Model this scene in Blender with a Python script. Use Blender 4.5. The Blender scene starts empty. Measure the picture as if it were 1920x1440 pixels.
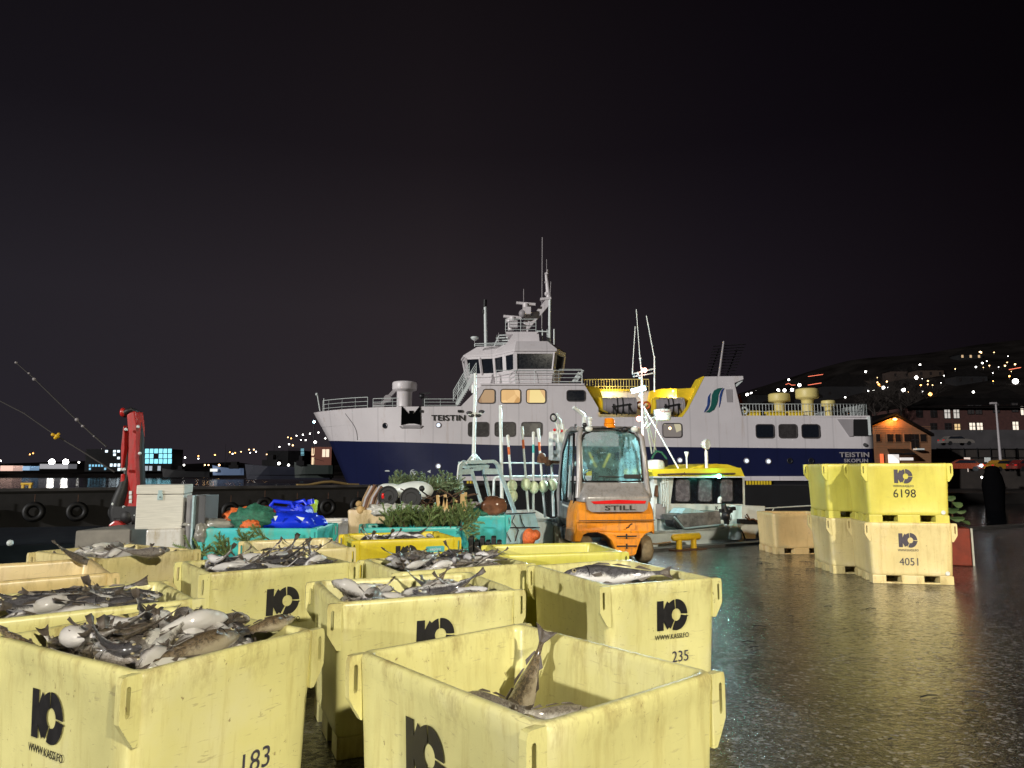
import bpy, bmesh, math, random
from mathutils import Vector, Matrix, noise
PI = math.pi
SC = bpy.context.scene
COL = SC.collection
R = math.radians

# ------------------------------------------------------------------ camera
CAM_H, FPX, PITCH = 1.65, 1330.0, math.atan(162/1330.0)
cd = bpy.data.cameras.new('camera'); cam = bpy.data.objects.new('camera', cd); COL.objects.link(cam)
cd.sensor_width = 36; cd.lens = FPX/1920*36; cd.clip_start = 0.05; cd.clip_end = 4000
cam.location = (0, 0, CAM_H); cam.rotation_euler = (PI/2 + PITCH, 0, 0)
SC.camera = cam

# ------------------------------------------------------------------ night sky with town glow
w = bpy.data.worlds.new('World'); SC.world = w; w.use_nodes = True
nt = w.node_tree; nt.nodes.clear()
out = nt.nodes.new('ShaderNodeOutputWorld'); bg = nt.nodes.new('ShaderNodeBackground')
tc = nt.nodes.new('ShaderNodeTexCoord'); sp = nt.nodes.new('ShaderNodeSeparateXYZ')
rz = nt.nodes.new('ShaderNodeValToRGB'); rx = nt.nodes.new('ShaderNodeValToRGB')
mx = nt.nodes.new('ShaderNodeMix'); mx.data_type = 'RGBA'; mx.blend_type = 'MULTIPLY'; mx.inputs[0].default_value = 1
nt.links.new(tc.outputs['Generated'], sp.inputs[0])
nt.links.new(sp.outputs['Z'], rz.inputs[0])
ma = nt.nodes.new('ShaderNodeMath'); ma.operation = 'MULTIPLY_ADD'; ma.inputs[1].default_value = .5; ma.inputs[2].default_value = .5
nt.links.new(sp.outputs['X'], ma.inputs[0]); nt.links.new(ma.outputs[0], rx.inputs[0])
e = rz.color_ramp.elements
e[0].position = 0; e[0].color = (.0240, .0195, .0225, 1)
e[1].position = .62; e[1].color = (.0055, .0042, .0052, 1)
q = rz.color_ramp.elements.new(.22); q.color = (.0215, .0172, .0200, 1)
q = rz.color_ramp.elements.new(.42); q.color = (.0095, .0073, .0092, 1)
e = rx.color_ramp.elements
e[0].position = .12; e[0].color = (.75, .85, 1.0, 1)
e[1].position = .82; e[1].color = (.15, .12, .15, 1)
q = rx.color_ramp.elements.new(.45); q.color = (1.12, 1.08, 1.08, 1)
q = rx.color_ramp.elements.new(.65); q.color = (.52, .49, .60, 1)
nt.links.new(rz.outputs[0], mx.inputs[6]); nt.links.new(rx.outputs[0], mx.inputs[7])
nt.links.new(mx.outputs[2], bg.inputs[0]); bg.inputs[1].default_value = 1.0
nt.links.new(bg.outputs[0], out.inputs[0])

SC.view_settings.view_transform = 'Standard'; SC.view_settings.look = 'None'
SC.view_settings.exposure = 0.0; SC.view_settings.gamma = 1

def lamp(name, kind, loc, power, col, size=.2, aim=None, spot=None, blend=.5):
    l = bpy.data.lights.new(name, kind); l.energy = power; l.color = col
    if kind == 'SUN': l.angle = R(size)
    elif kind == 'SPOT': l.shadow_soft_size = size; l.spot_size = R(spot); l.spot_blend = blend
    else: l.shadow_soft_size = size
    o = bpy.data.objects.new(name, l); COL.objects.link(o); o.location = loc
    if aim is not None:
        o.rotation_euler = (Vector(aim) - Vector(loc)).to_track_quat('-Z', 'Y').to_euler()
    return o
# the quay is lit by harbour floodlights standing behind the photographer
SUN = lamp('harbour_floodlight_far', 'SUN', (-19, -13, 8), 2.45, (1.0, .97, .93), 1.2, aim=(-19+.74, -13+.67, 8-.25))
lamp('quay_floodlight', 'SPOT', (7.5, -9.5, 8.9), 14500, (1.0, .93, .74), .25, aim=(1.0, 7, 0), spot=75, blend=.6)
lamp('sodium_quay_lamp', 'SPOT', (12.5, 1.0, 5.2), 1700, (1.0, .50, .14), .2, aim=(6.0, 13.0, .1), spot=48, blend=.7)

# ------------------------------------------------------------------ pixel of the photograph -> point at a depth
cP, sP = math.cos(PITCH), math.sin(PITCH)
def ray(px, py):
    u = (px-960)/FPX; v = (720-py)/FPX
    return Vector((u, cP - v*sP, sP + v*cP))
def P(px, py, Y):
    d = ray(px, py); return Vector((0, 0, CAM_H)) + d*(Y/d.y)
# quay edge: a line on the ground at 28 degrees
EA = R(28); EU = Vector((math.cos(EA), math.sin(EA), 0)); EN = Vector((-math.sin(EA), math.cos(EA), 0))
EO = Vector((4.6, 16.1, 0))
def Q(px, py, v):
    """point where the pixel's ray meets the vertical plane parallel to the quay edge, v metres out"""
    d = ray(px, py); n = EN; c = Vector((0, 0, CAM_H))
    t = ((EO + EN*v - c).dot(n))/d.dot(n)
    return c + d*t

# ------------------------------------------------------------------ materials
def newmat(name):
    m = bpy.data.materials.new(name); m.use_nodes = True
    return m, m.node_tree, m.node_tree.nodes['Principled BSDF']
def N(nt, t, **kw):
    n = nt.nodes.new(t)
    for k, v in kw.items(): setattr(n, k, v)
    return n
def noise_node(nt, scale, detail=4, rough=.55, vec=None, dist=0):
    n = N(nt, 'ShaderNodeTexNoise'); n.inputs['Scale'].default_value = scale
    n.inputs['Detail'].default_value = detail; n.inputs['Roughness'].default_value = rough
    n.inputs['Distortion'].default_value = dist
    if vec is not None: nt.links.new(vec, n.inputs['Vector'])
    return n
def ramp(nt, fac, stops):
    r = N(nt, 'ShaderNodeValToRGB'); el = r.color_ramp.elements
    el[0].position, el[0].color = stops[0][0], (*stops[0][1], 1)
    el[1].position, el[1].color = stops[-1][0], (*stops[-1][1], 1)
    for p, c in stops[1:-1]:
        x = el.new(p); x.color = (*c, 1)
    nt.links.new(fac, r.inputs[0]); return r
def mixc(nt, fac, a, b, blend='MIX'):
    m = N(nt, 'ShaderNodeMix', data_type='RGBA', blend_type=blend)
    for sock, v in ((m.inputs[0], fac), (m.inputs[6], a), (m.inputs[7], b)):
        if hasattr(v, 'is_linked'): nt.links.new(v, sock)
        elif isinstance(v, (int, float)): sock.default_value = v
        else: sock.default_value = (*v, 1)
    return m.outputs[2]
def bump(nt, b, h, strength=.3, dist=.01):
    x = N(nt, 'ShaderNodeBump'); x.inputs['Strength'].default_value = strength; x.inputs['Distance'].default_value = dist
    nt.links.new(h, x.inputs['Height']); nt.links.new(x.outputs[0], b.inputs['Normal'])
def coord(nt, scale=(1, 1, 1), out='Object'):
    t = N(nt, 'ShaderNodeTexCoord'); m = N(nt, 'ShaderNodeMapping'); m.inputs['Scale'].default_value = scale
    nt.links.new(t.outputs[out], m.inputs['Vector']); return m.outputs[0]

def plain(name, col, rough=.5, metal=0, var=.18, nscale=6, bmp=.0, coat=0, stretch=(1, 1, 1), spec=.5):
    m, nt, b = newmat(name); b.inputs['Specular IOR Level'].default_value = spec
    v = coord(nt, stretch)
    n = noise_node(nt, nscale, 5, .6, v)
    c2 = tuple(x*(1-var) for x in col); c1 = tuple(min(1, x*(1+var*.6)) for x in col)
    r = ramp(nt, n.outputs[0], [(.3, c2), (.7, c1)])
    nt.links.new(r.outputs[0], b.inputs['Base Color'])
    b.inputs['Roughness'].default_value = rough; b.inputs['Metallic'].default_value = metal
    b.inputs['Coat Weight'].default_value = coat
    rr = N(nt, 'ShaderNodeMapRange'); rr.inputs[3].default_value = max(.03, rough-.12); rr.inputs[4].default_value = min(1, rough+.15)
    nt.links.new(n.outputs[0], rr.inputs[0]); nt.links.new(rr.outputs[0], b.inputs['Roughness'])
    if bmp: bump(nt, b, noise_node(nt, nscale*6, 3, .6, v).outputs[0], bmp, .004)
    return m
def emis(name, col, s):
    m, nt, b = newmat(name)
    b.inputs['Base Color'].default_value = (*[min(1, c*.8) for c in col], 1)
    b.inputs['Emission Color'].default_value = (*col, 1); b.inputs['Emission Strength'].default_value = s
    return m

def tub_plastic(name, col, dirt=1.0, rough=.33):
    m, nt, b = newmat(name)
    oi = N(nt, 'ShaderNodeObjectInfo')
    t = N(nt, 'ShaderNodeTexCoord')
    off = N(nt, 'ShaderNodeVectorMath', operation='ADD')
    sc = N(nt, 'ShaderNodeMath', operation='MULTIPLY'); sc.inputs[1].default_value = 37
    nt.links.new(oi.outputs['Random'], sc.inputs[0])
    nt.links.new(t.outputs['Object'], off.inputs[0]); nt.links.new(sc.outputs[0], off.inputs[1])
    def mp(s):
        q = N(nt, 'ShaderNodeMapping'); q.inputs['Scale'].default_value = s
        nt.links.new(off.outputs[0], q.inputs['Vector']); return q.outputs[0]
    big = noise_node(nt, 1.9, 4, .6, mp((1, 1, 1)))
    c = ramp(nt, big.outputs[0], [(.3, tuple(x*.86 for x in col)), (.55, col), (.8, (min(1, col[0]*1.02), min(1, col[1]*1.03), min(1, col[2]*1.35)))])
    streak = noise_node(nt, 9, 6, .7, mp((1.6, 1.6, .16)))
    s1 = ramp(nt, streak.outputs[0], [(.52, (0, 0, 0)), (.68, (.36*dirt,)*3)])
    c1 = mixc(nt, s1.outputs[0], c.outputs[0], (col[0]*.60, col[1]*.50, col[2]*.32))
    sp_ = noise_node(nt, 26, 5, .72, mp((1, 1, .7)))
    s2 = ramp(nt, sp_.outputs[0], [(.648, (0, 0, 0)), (.69, (.75*dirt,)*3)])
    c2 = mixc(nt, s2.outputs[0], c1, (.22, .145, .06))
    scr = noise_node(nt, 40, 3, .6, mp((.25, .25, 1.6)), dist=1.2)
    s3 = ramp(nt, scr.outputs[0], [(.64, (0, 0, 0)), (.70, (.45*dirt,)*3)])
    c3 = mixc(nt, s3.outputs[0], c2, (.33, .27, .15))
    # slime and grime worn in below the rim and along the foot
    sz = N(nt, 'ShaderNodeSeparateXYZ'); nt.links.new(t.outputs['Object'], sz.inputs[0])
    zr = ramp(nt, sz.outputs['Z'], [(.02, (.9,)*3), (.20, (0,)*3), (.66, (0,)*3), (.86, (.75,)*3), (.90, (1.0,)*3)])
    gn = noise_node(nt, 6.5, 6, .75, mp((1, 1, .35)))
    gr = ramp(nt, gn.outputs[0], [(.50, (0, 0, 0)), (.66, (.85*dirt,)*3)])
    gm = N(nt, 'ShaderNodeMath', operation='MULTIPLY'); nt.links.new(zr.outputs[0], gm.inputs[0]); nt.links.new(gr.outputs[0], gm.inputs[1])
    c4 = mixc(nt, gm.outputs[0], c3, (.30, .215, .075))
    nt.links.new(c4, b.inputs['Base Color'])
    rr = N(nt, 'ShaderNodeMapRange'); rr.inputs[3].default_value = rough-.1; rr.inputs[4].default_value = rough+.22
    nt.links.new(big.outputs[0], rr.inputs[0]); nt.links.new(rr.outputs[0], b.inputs['Roughness'])
    b.inputs['Subsurface Weight'].default_value = 0
    b.inputs['Coat Weight'].default_value = .25; b.inputs['Coat Roughness'].default_value = .25
    hb = N(nt, 'ShaderNodeMath', operation='MULTIPLY_ADD'); hb.inputs[1].default_value = 2.5
    nt.links.new(big.outputs[0], hb.inputs[0]); nt.links.new(sp_.outputs[0], hb.inputs[2])
    bump(nt, b, hb.outputs[0], .25, .006)
    return m

def fish_skin(name, back, belly, spots, lo=-.035, hi=.045):
    m, nt, b = newmat(name)
    t = N(nt, 'ShaderNodeTexCoord'); s = N(nt, 'ShaderNodeSeparateXYZ')
    nt.links.new(t.outputs['Object'], s.inputs[0])
    oi = N(nt, 'ShaderNodeObjectInfo')
    off = N(nt, 'ShaderNodeVectorMath', operation='ADD'); sc = N(nt, 'ShaderNodeMath', operation='MULTIPLY'); sc.inputs[1].default_value = 11
    nt.links.new(oi.outputs['Random'], sc.inputs[0]); nt.links.new(t.outputs['Object'], off.inputs[0]); nt.links.new(sc.outputs[0], off.inputs[1])
    n1 = noise_node(nt, 7, 6, .7, off.outputs[0], dist=.4); n2 = noise_node(nt, 30, 5, .7, off.outputs[0], dist=.8)
    ad = N(nt, 'ShaderNodeMath', operation='MULTIPLY_ADD'); ad.inputs[1].default_value = .20
    nt.links.new(n1.outputs[0], ad.inputs[0]); nt.links.new(s.outputs['Z'], ad.inputs[2])
    mr = N(nt, 'ShaderNodeMapRange'); mr.inputs[1].default_value = lo+.095; mr.inputs[2].default_value = hi+.078
    nt.links.new(ad.outputs[0], mr.inputs[0])
    base = mixc(nt, mr.outputs[0], belly, back)
    sp2 = ramp(nt, n2.outputs[0], [(.46, (0, 0, 0)), (.56, (.95, .95, .95))])
    mm = N(nt, 'ShaderNodeMath', operation='MULTIPLY'); nt.links.new(mr.outputs[0], mm.inputs[0]); nt.links.new(sp2.outputs[0], mm.inputs[1])
    c = mixc(nt, mm.outputs[0], base, spots)
    dk = N(nt, 'ShaderNodeMapRange'); dk.inputs[3].default_value = .80; dk.inputs[4].default_value = 1.30
    nt.links.new(oi.outputs['Random'], dk.inputs[0])
    hs = N(nt, 'ShaderNodeHueSaturation'); nt.links.new(dk.outputs[0], hs.inputs['Value']); nt.links.new(c, hs.inputs['Color'])
    nt.links.new(hs.outputs[0], b.inputs['Base Color'])
    b.inputs['Roughness'].default_value = .28; b.inputs['Specular IOR Level'].default_value = .6
    b.inputs['Coat Weight'].default_value = .9; b.inputs['Coat Roughness'].default_value = .07
    vo = N(nt, 'ShaderNodeTexVoronoi'); vo.inputs['Scale'].default_value = 260; nt.links.new(t.outputs['Object'], vo.inputs['Vector'])
    hb = N(nt, 'ShaderNodeMath', operation='MULTIPLY_ADD'); hb.inputs[1].default_value = 3.0
    nt.links.new(n2.outputs[0], hb.inputs[0]); nt.links.new(vo.outputs[0], hb.inputs[2])
    bump(nt, b, hb.outputs[0], .6, .006)
    return m

M = {}
M['tub_cream'] = tub_plastic('tub_cream_plastic', (.70, .655, .285))
M['tub_pale'] = tub_plastic('tub_pale_plastic', (.70, .60, .29))
M['tub_yellow'] = tub_plastic('tub_yellow_plastic', (.78, .62, .03), .6)
M['tub_lime'] = tub_plastic('tub_lime_plastic', (.66, .615, .115), .5)
M['tub_peach'] = tub_plastic('tub_peach_plastic', (.72, .56, .27), .9)
M['tub_teal'] = tub_plastic('tub_teal_plastic', (.06, .50, .47), .5)
M['tub_blue'] = tub_plastic('tub_light_blue_plastic', (.42, .66, .72), .6)
M['tub_beige'] = tub_plastic('tub_beige_plastic', (.72, .56, .34), .7)
M['tub_white'] = tub_plastic('tub_white_plastic', (.62, .60, .56), .9)
M['ink'] = plain('black_print', (.012, .011, .012), .45, var=.3, nscale=30)
M['ink_grey'] = plain('worn_print', (.06, .055, .08), .5, var=.35, nscale=40)
M['cod'] = fish_skin('cod_skin', (.135, .105, .070), (.66, .64, .60), (.035, .028, .020))
M['grey_fish'] = fish_skin('haddock_skin', (.075, .070, .078), (.72, .70, .71), (.03, .027, .03), -.03, .03)
M['pale_fish'] = fish_skin('whitefish_skin', (.24, .21, .185), (.66, .63, .61), (.12, .10, .085), -.05, .05)
M['fin'] = plain('fin_membrane', (.105, .085, .070), .35, var=.4, nscale=60, bmp=.3, stretch=(1, 1, 4))
M['cod_brown'] = fish_skin('brown_cod_skin', (.185, .130, .070), (.46, .39, .28), (.045, .030, .016), -.09, .0)
M['eye_white'] = plain('fish_eye_iris', (.38, .33, .20), .1, var=.3, nscale=60)
M['pupil'] = plain('fish_pupil', (.004, .004, .008), .05)
M['gut'] = plain('fish_gill_red', (.42, .02, .03), .2, var=.5, nscale=30, bmp=.3)
M['mass'] = plain('fish_mass', (.10, .085, .08), .3, var=.7, nscale=14, bmp=.5)
def ship_paint(name, col, rust=.5):
    m, nt, b = newmat(name); v = coord(nt); n = noise_node(nt, .35, 4, .6, v); st = noise_node(nt, 1.5, 6, .75, coord(nt, (1.6, 1.6, .10)))
    c = ramp(nt, n.outputs[0], [(.3, tuple(x*.90 for x in col)), (.7, col)]); s_ = ramp(nt, st.outputs[0], [(.56, (0, 0, 0)), (.74, (rust,)*3)])
    w_ = N(nt, 'ShaderNodeTexWave'); w_.bands_direction = 'X'; w_.inputs['Scale'].default_value = .13; nt.links.new(v, w_.inputs['Vector'])
    sm = ramp(nt, w_.outputs['Fac'], [(.0, (.85,)*3), (.012, (1, 1, 1)), (1.0, (1, 1, 1))])
    c2 = mixc(nt, s_.outputs[0], c.outputs[0], (col[0]*.62, col[1]*.52, col[2]*.42)); c3 = mixc(nt, 1.0, c2, sm.outputs[0], 'MULTIPLY')
    nt.links.new(c3, b.inputs['Base Color']); b.inputs['Roughness'].default_value = .4
    bump(nt, b, noise_node(nt, .8, 2, .5, v).outputs[0], .25, .06); return m
M['white_paint'] = ship_paint('ship_white_paint', (.77, .725, .745), .6)
M['ship_grey'] = plain('ship_grey_paint', (.36, .335, .35), .5, var=.08, nscale=1.5)
M['blue_paint'] = ship_paint('ship_blue_paint', (.009, .013, .058), .3)
M['navy_aft'] = plain('antifouling_black', (.010, .010, .014), .5)
M['ship_yellow'] = plain('ship_yellow_paint', (.85, .62, .03), .45, var=.08, nscale=1.2)
M['ship_cream'] = plain('ship_cream_paint', (.72, .60, .22), .45, var=.08, nscale=1.2)
M['dark_glass'] = plain('dark_ship_glass', (.012, .015, .022), .06, var=.2)
M['grey_glass'] = plain('blind_behind_glass', (.050, .045, .045), .25, var=.25, nscale=3)
M['black'] = plain('black_rubber', (.012, .012, .013), .55, var=.3, nscale=12)
M['black_gloss'] = plain('black_gloss', (.012, .012, .014), .18)
M['warm_room'] = emis('lit_cabin_warm', (1.0, .66, .28), 1.0)
M['pale_room'] = emis('lit_cabin_pale', (1.0, .85, .60), .75)
M['lamp_white'] = emis('lamp_white', (1.0, .96, .90), 9)
M['lamp_cool'] = emis('lamp_cool_white', (.50, .80, 1.0), 14)
M['lamp_orange'] = emis('lamp_orange', (1.0, .42, .10), 9)
M['lamp_red'] = emis('lamp_red', (1.0, .12, .04), 8)
M['lamp_green'] = emis('lamp_green', (.12, 1.0, .75), 30)
M['lamp_warm'] = emis('lamp_warm', (1.0, .62, .28), 6)
M['steel'] = plain('brushed_galvanised_steel', (.46, .62, .66), .34, .2, var=.2, nscale=20, bmp=.1)
M['white_metal'] = plain('white_painted_metal', (.72, .78, .77), .35, var=.15, nscale=12)
M['dark_metal'] = plain('dark_metal', (.05, .05, .055), .4, .6, var=.4, nscale=15, bmp=.2)
M['rust'] = plain('rusty_metal', (.16, .075, .04), .7, .2, var=.5, nscale=14, bmp=.4)
def worn(name, col, chip=(.05, .04, .035), rough=.32):
    m, nt, b = newmat(name); v = coord(nt); n = noise_node(nt, 4, 5, .65, v); c = ramp(nt, n.outputs[0], [(.3, tuple(x*.80 for x in col)), (.7, col)])
    ch = noise_node(nt, 34, 5, .75, v, dist=.5); r1 = ramp(nt, ch.outputs[0], [(.63, (0, 0, 0)), (.66, (.8,)*3)]); c1 = mixc(nt, r1.outputs[0], c.outputs[0], chip)
    dr = noise_node(nt, 9, 6, .7, coord(nt, (1.5, 1.5, .25))); r2 = ramp(nt, dr.outputs[0], [(.50, (0, 0, 0)), (.72, (.55,)*3)]); c2 = mixc(nt, r2.outputs[0], c1, (.10, .08, .06))
    nt.links.new(c2, b.inputs['Base Color']); rr = ramp(nt, dr.outputs[0], [(.3, (rough-.1,)*3), (.7, (rough+.25,)*3)]); nt.links.new(rr.outputs[0], b.inputs['Roughness'])
    b.inputs['Coat Weight'].default_value = .35; b.inputs['Coat Roughness'].default_value = .15; bump(nt, b, ch.outputs[0], .12, .003); return m
M['orange_paint'] = worn('forklift_orange_paint', (.93, .33, .012))
M['grey_paint'] = worn('forklift_grey_paint', (.33, .32, .32))
M['slate_paint'] = worn('forklift_slate_paint', (.10, .125, .14))
M['tyre_mud'] = plain('muddy_tyre', (.21, .165, .095), .85, var=.35, nscale=12, bmp=.5)
M['red_lens'] = plain('red_lens', (.72, .02, .02), .12, var=.1)
M['orange_lens'] = plain('orange_lens', (.95, .28, .01), .12, var=.15, nscale=20)
M['crane_red'] = worn('crane_red_paint', (.50, .020, .016))
M['tan_concrete'] = plain('grey_concrete', (.20, .185, .16), .8, var=.25, nscale=5, bmp=.3)
M['chest'] = plain('brushed_white_chest', (.66, .64, .58), .5, var=.16, nscale=7, stretch=(.6, .6, 9), bmp=.1)
M['bollard'] = plain('yellow_bollard_paint', (.85, .52, .02), .4, var=.12, nscale=14, bmp=.3)
M['needles'] = plain('spruce_needles', (.24, .33, .12), .55, var=.45, nscale=9)
M['leaf'] = plain('broad_leaf_green', (.09, .17, .07), .5, var=.4, nscale=8)
M['wood'] = plain('split_firewood', (.55, .36, .15), .7, var=.4, nscale=9, bmp=.3, stretch=(1, 1, .2))
M['twig'] = plain('brown_twig', (.11, .06, .035), .8, var=.4, nscale=9)
M['blue_plastic'] = plain('blue_plastic', (.01, .04, .75), .28, var=.15, nscale=5, coat=.3)
M['net_green'] = plain('green_net', (.03, .16, .10), .7, var=.5, nscale=30, bmp=.6)
M['net_orange'] = plain('orange_net', (.75, .16, .035), .6, var=.4, nscale=25, bmp=.5)
M['pot_red'] = plain('brick_red_plastic', (.30, .05, .03), .6, var=.25, nscale=8, bmp=.2)
M['float'] = plain('pale_green_float', (.72, .80, .52), .45, var=.25, nscale=10, bmp=.3)
M['lime_strip'] = plain('lime_strip', (.45, .65, .05), .6, var=.5, nscale=9)
M['navy_sign'] = plain('sign_blue', (.10, .45, .45), .4)
M['night_twig'] = plain('night_twig', (.022, .016, .013), .9)
M['void'] = plain('tarred_post', (.003, .003, .0035), .95, spec=0)
M['card'] = plain('cardboard', (.33, .22, .12), .8, var=.3, nscale=8)
# ------------------------------------------------------------------ mesh builder
WM = {}                                   # world matrix of each object, kept by hand
def wm(o): return WM.get(o.name, Matrix.Identity(4))
class MB:
    def __init__(s): s.v = []; s.f = []; s.m = []; s.sm = []
    def add(s, vs, fs, mi=0, smooth=False):
        b = len(s.v); s.v += [Vector(x) for x in vs]
        for f in fs: s.f.append([b+i for i in f]); s.m.append(mi); s.sm.append(smooth)
        return s
    def box(s, lo, hi, mi=0, mat=None, bev=0):
        x0, y0, z0 = lo; x1, y1, z1 = hi
        if bev:
            bm = bmesh.new(); bmesh.ops.create_cube(bm, size=1)
            for v in bm.verts: v.co = Vector(((x0+x1)/2+v.co.x*(x1-x0), (y0+y1)/2+v.co.y*(y1-y0), (z0+z1)/2+v.co.z*(z1-z0)))
            bmesh.ops.bevel(bm, geom=bm.edges[:], offset=bev, segments=2, profile=.6, affect='EDGES')
            bm.verts.index_update()
            vs = [v.co.copy() for v in bm.verts]; fs = [[v.index for v in f.verts] for f in bm.faces]; bm.free()
        else:
            vs = [Vector(p) for p in ((x0,y0,z0),(x1,y0,z0),(x1,y1,z0),(x0,y1,z0),(x0,y0,z1),(x1,y0,z1),(x1,y1,z1),(x0,y1,z1))]
            fs = [(0,3,2,1),(4,5,6,7),(0,1,5,4),(1,2,6,5),(2,3,7,6),(3,0,4,7)]
        if mat is not None: vs = [mat @ v for v in vs]
        return s.add(vs, fs, mi)
    def cyl(s, a, b, r, r2=None, n=10, mi=0, caps=True):
        a = Vector(a); b = Vector(b); r2 = r if r2 is None else r2
        d = (b-a).normalized(); u = d.orthogonal().normalized(); w_ = d.cross(u)
        vs = []
        for c, rr in ((a, r), (b, r2)):
            for i in range(n):
                t = 2*PI*i/n; vs.append(c + (u*math.cos(t)+w_*math.sin(t))*rr)
        fs = [(i, (i+1) % n, n+(i+1) % n, n+i) for i in range(n)]
        s.add(vs, fs, mi, True)
        if caps: s.add(vs, [tuple(range(n-1, -1, -1)), tuple(range(n, 2*n))], mi)
        return s
    def tube(s, pts, r, n=8, mi=0):
        pts = [Vector(p) for p in pts]; rs = r if isinstance(r, (list, tuple)) else [r]*len(pts)
        vs = []; u = None
        for i, p in enumerate(pts):
            d = (pts[min(i+1, len(pts)-1)]-pts[max(i-1, 0)]).normalized()
            u = d.orthogonal().normalized() if u is None else (u - d*u.dot(d)).normalized()
            w_ = d.cross(u)
            for k in range(n):
                t = 2*PI*k/n; vs.append(p+(u*math.cos(t)+w_*math.sin(t))*rs[i])
        fs = [(i*n+k, i*n+(k+1) % n, (i+1)*n+(k+1) % n, (i+1)*n+k) for i in range(len(pts)-1) for k in range(n)]
        s.add(vs, fs, mi, True)
        s.add(vs, [tuple(range(n-1, -1, -1)), tuple(range((len(pts)-1)*n, len(pts)*n))], mi)
        return s
    def sph(s, c, r, mi=0, seg=12, ring=8, sc=(1, 1, 1), rot=None):
        c = Vector(c); vs = []; fs = []
        for i in range(1, ring):
            a = PI*i/ring
            for j in range(seg):
                t = 2*PI*j/seg; p = Vector((math.sin(a)*math.cos(t)*sc[0], math.sin(a)*math.sin(t)*sc[1], math.cos(a)*sc[2]))*r
                vs.append(c + (rot @ p if rot else p))
        tp = Vector((0, 0, r*sc[2])); top = len(vs); vs.append(c+(rot @ tp if rot else tp)); vs.append(c-(rot @ tp if rot else tp))
        for i in range(ring-2):
            for j in range(seg): fs.append((i*seg+j, (i+1)*seg+j, (i+1)*seg+(j+1) % seg, i*seg+(j+1) % seg))
        for j in range(seg):
            fs.append((top, j, (j+1) % seg)); fs.append((top+1, (ring-2)*seg+(j+1) % seg, (ring-2)*seg+j))
        return s.add(vs, fs, mi, True)
    def lathe(s, c, prof, n=20, mi=0, axis=None):
        c = Vector(c); vs = []
        q = Vector((0, 0, 1)).rotation_difference(Vector(axis)) if axis is not None else None
        for r, z in prof:
            for i in range(n):
                t = 2*PI*i/n; p = Vector((r*math.cos(t), r*math.sin(t), z)); vs.append(c+(q @ p if q else p))
        fs = [(i*n+k, i*n+(k+1) % n, (i+1)*n+(k+1) % n, (i+1)*n+k) for i in range(len(prof)-1) for k in range(n)]
        s.add(vs, fs, mi, True)
        s.add(vs, [tuple(range(n-1, -1, -1)), tuple(range((len(prof)-1)*n, len(prof)*n))], mi)
        return s
    def torus(s, c, axis, R_, r, n=24, k=10, mi=0):
        c = Vector(c); q = Vector((0, 0, 1)).rotation_difference(Vector(axis)); vs = []
        for i in range(n):
            a = 2*PI*i/n
            for j in range(k):
                t = 2*PI*j/k; vs.append(c + q @ Vector(((R_+r*math.cos(t))*math.cos(a), (R_+r*math.cos(t))*math.sin(a), r*math.sin(t))))
        fs = [(i*k+j, ((i+1) % n)*k+j, ((i+1) % n)*k+(j+1) % k, i*k+(j+1) % k) for i in range(n) for j in range(k)]
        return s.add(vs, fs, mi, True)
    def prism(s, pts, d, mi=0):
        """pts: 3D outline, extruded by vector d"""
        pts = [Vector(p) for p in pts]; d = Vector(d); n = len(pts)
        vs = pts+[p+d for p in pts]
        return s.add(vs, [tuple(range(n-1, -1, -1)), tuple(range(n, 2*n))]+[(i, (i+1) % n, n+(i+1) % n, n+i) for i in range(n)], mi)
    def loft(s, rings, mi=0, closed=True, caps=True, smooth=True):
        n = len(rings[0]); vs = [Vector(p) for r in rings for p in r]
        m = n if closed else n-1
        fs = [(i*n+k, i*n+(k+1) % n, (i+1)*n+(k+1) % n, (i+1)*n+k) for i in range(len(rings)-1) for k in range(m)]
        s.add(vs, fs, mi, smooth)
        if caps: s.add(vs, [tuple(range(n-1, -1, -1)), tuple(range((len(rings)-1)*n, len(rings)*n))], mi)
        return s
    def bar(s, a, b, wd, ht, mi=0):
        """square bar from a to b; wd across (horizontal), ht the other way"""
        a = Vector(a); b = Vector(b); d = (b-a).normalized()
        u = d.cross(Vector((0, 0, 1)));
        if u.length < .05: u = Vector((1, 0, 0))
        u.normalize(); w_ = u.cross(d).normalized()
        o = [(-1, -1), (1, -1), (1, 1), (-1, 1)]
        vs = [c + u*i*wd/2 + w_*j*ht/2 for c in (a, b) for i, j in o]
        return s.add(vs, [(3,2,1,0),(4,5,6,7),(0,1,5,4),(1,2,6,5),(2,3,7,6),(3,0,4,7)], mi)
    def text(s, body, size, mat, mi=0, depth=.002, sx=1.0, align='CENTER', shear=0, bold=0):
        cu = bpy.data.curves.new('t', 'FONT'); cu.body = body; cu.size = size; cu.extrude = depth/2
        cu.align_x = align; cu.align_y = 'CENTER'; cu.shear = shear; cu.offset = bold*size; cu.space_character = 1+bold*2.5; cu.resolution_u = 3
        o = bpy.data.objects.new('t', cu); COL.objects.link(o)
        dg = bpy.context.evaluated_depsgraph_get(); me = bpy.data.meshes.new_from_object(o.evaluated_get(dg))
        vs = [mat @ Vector((v.co.x*sx, v.co.y, v.co.z)) for v in me.vertices]
        s.add(vs, [tuple(p.vertices) for p in me.polygons], mi)
        bpy.data.objects.remove(o); bpy.data.curves.remove(cu); bpy.data.meshes.remove(me)
        return s
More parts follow.
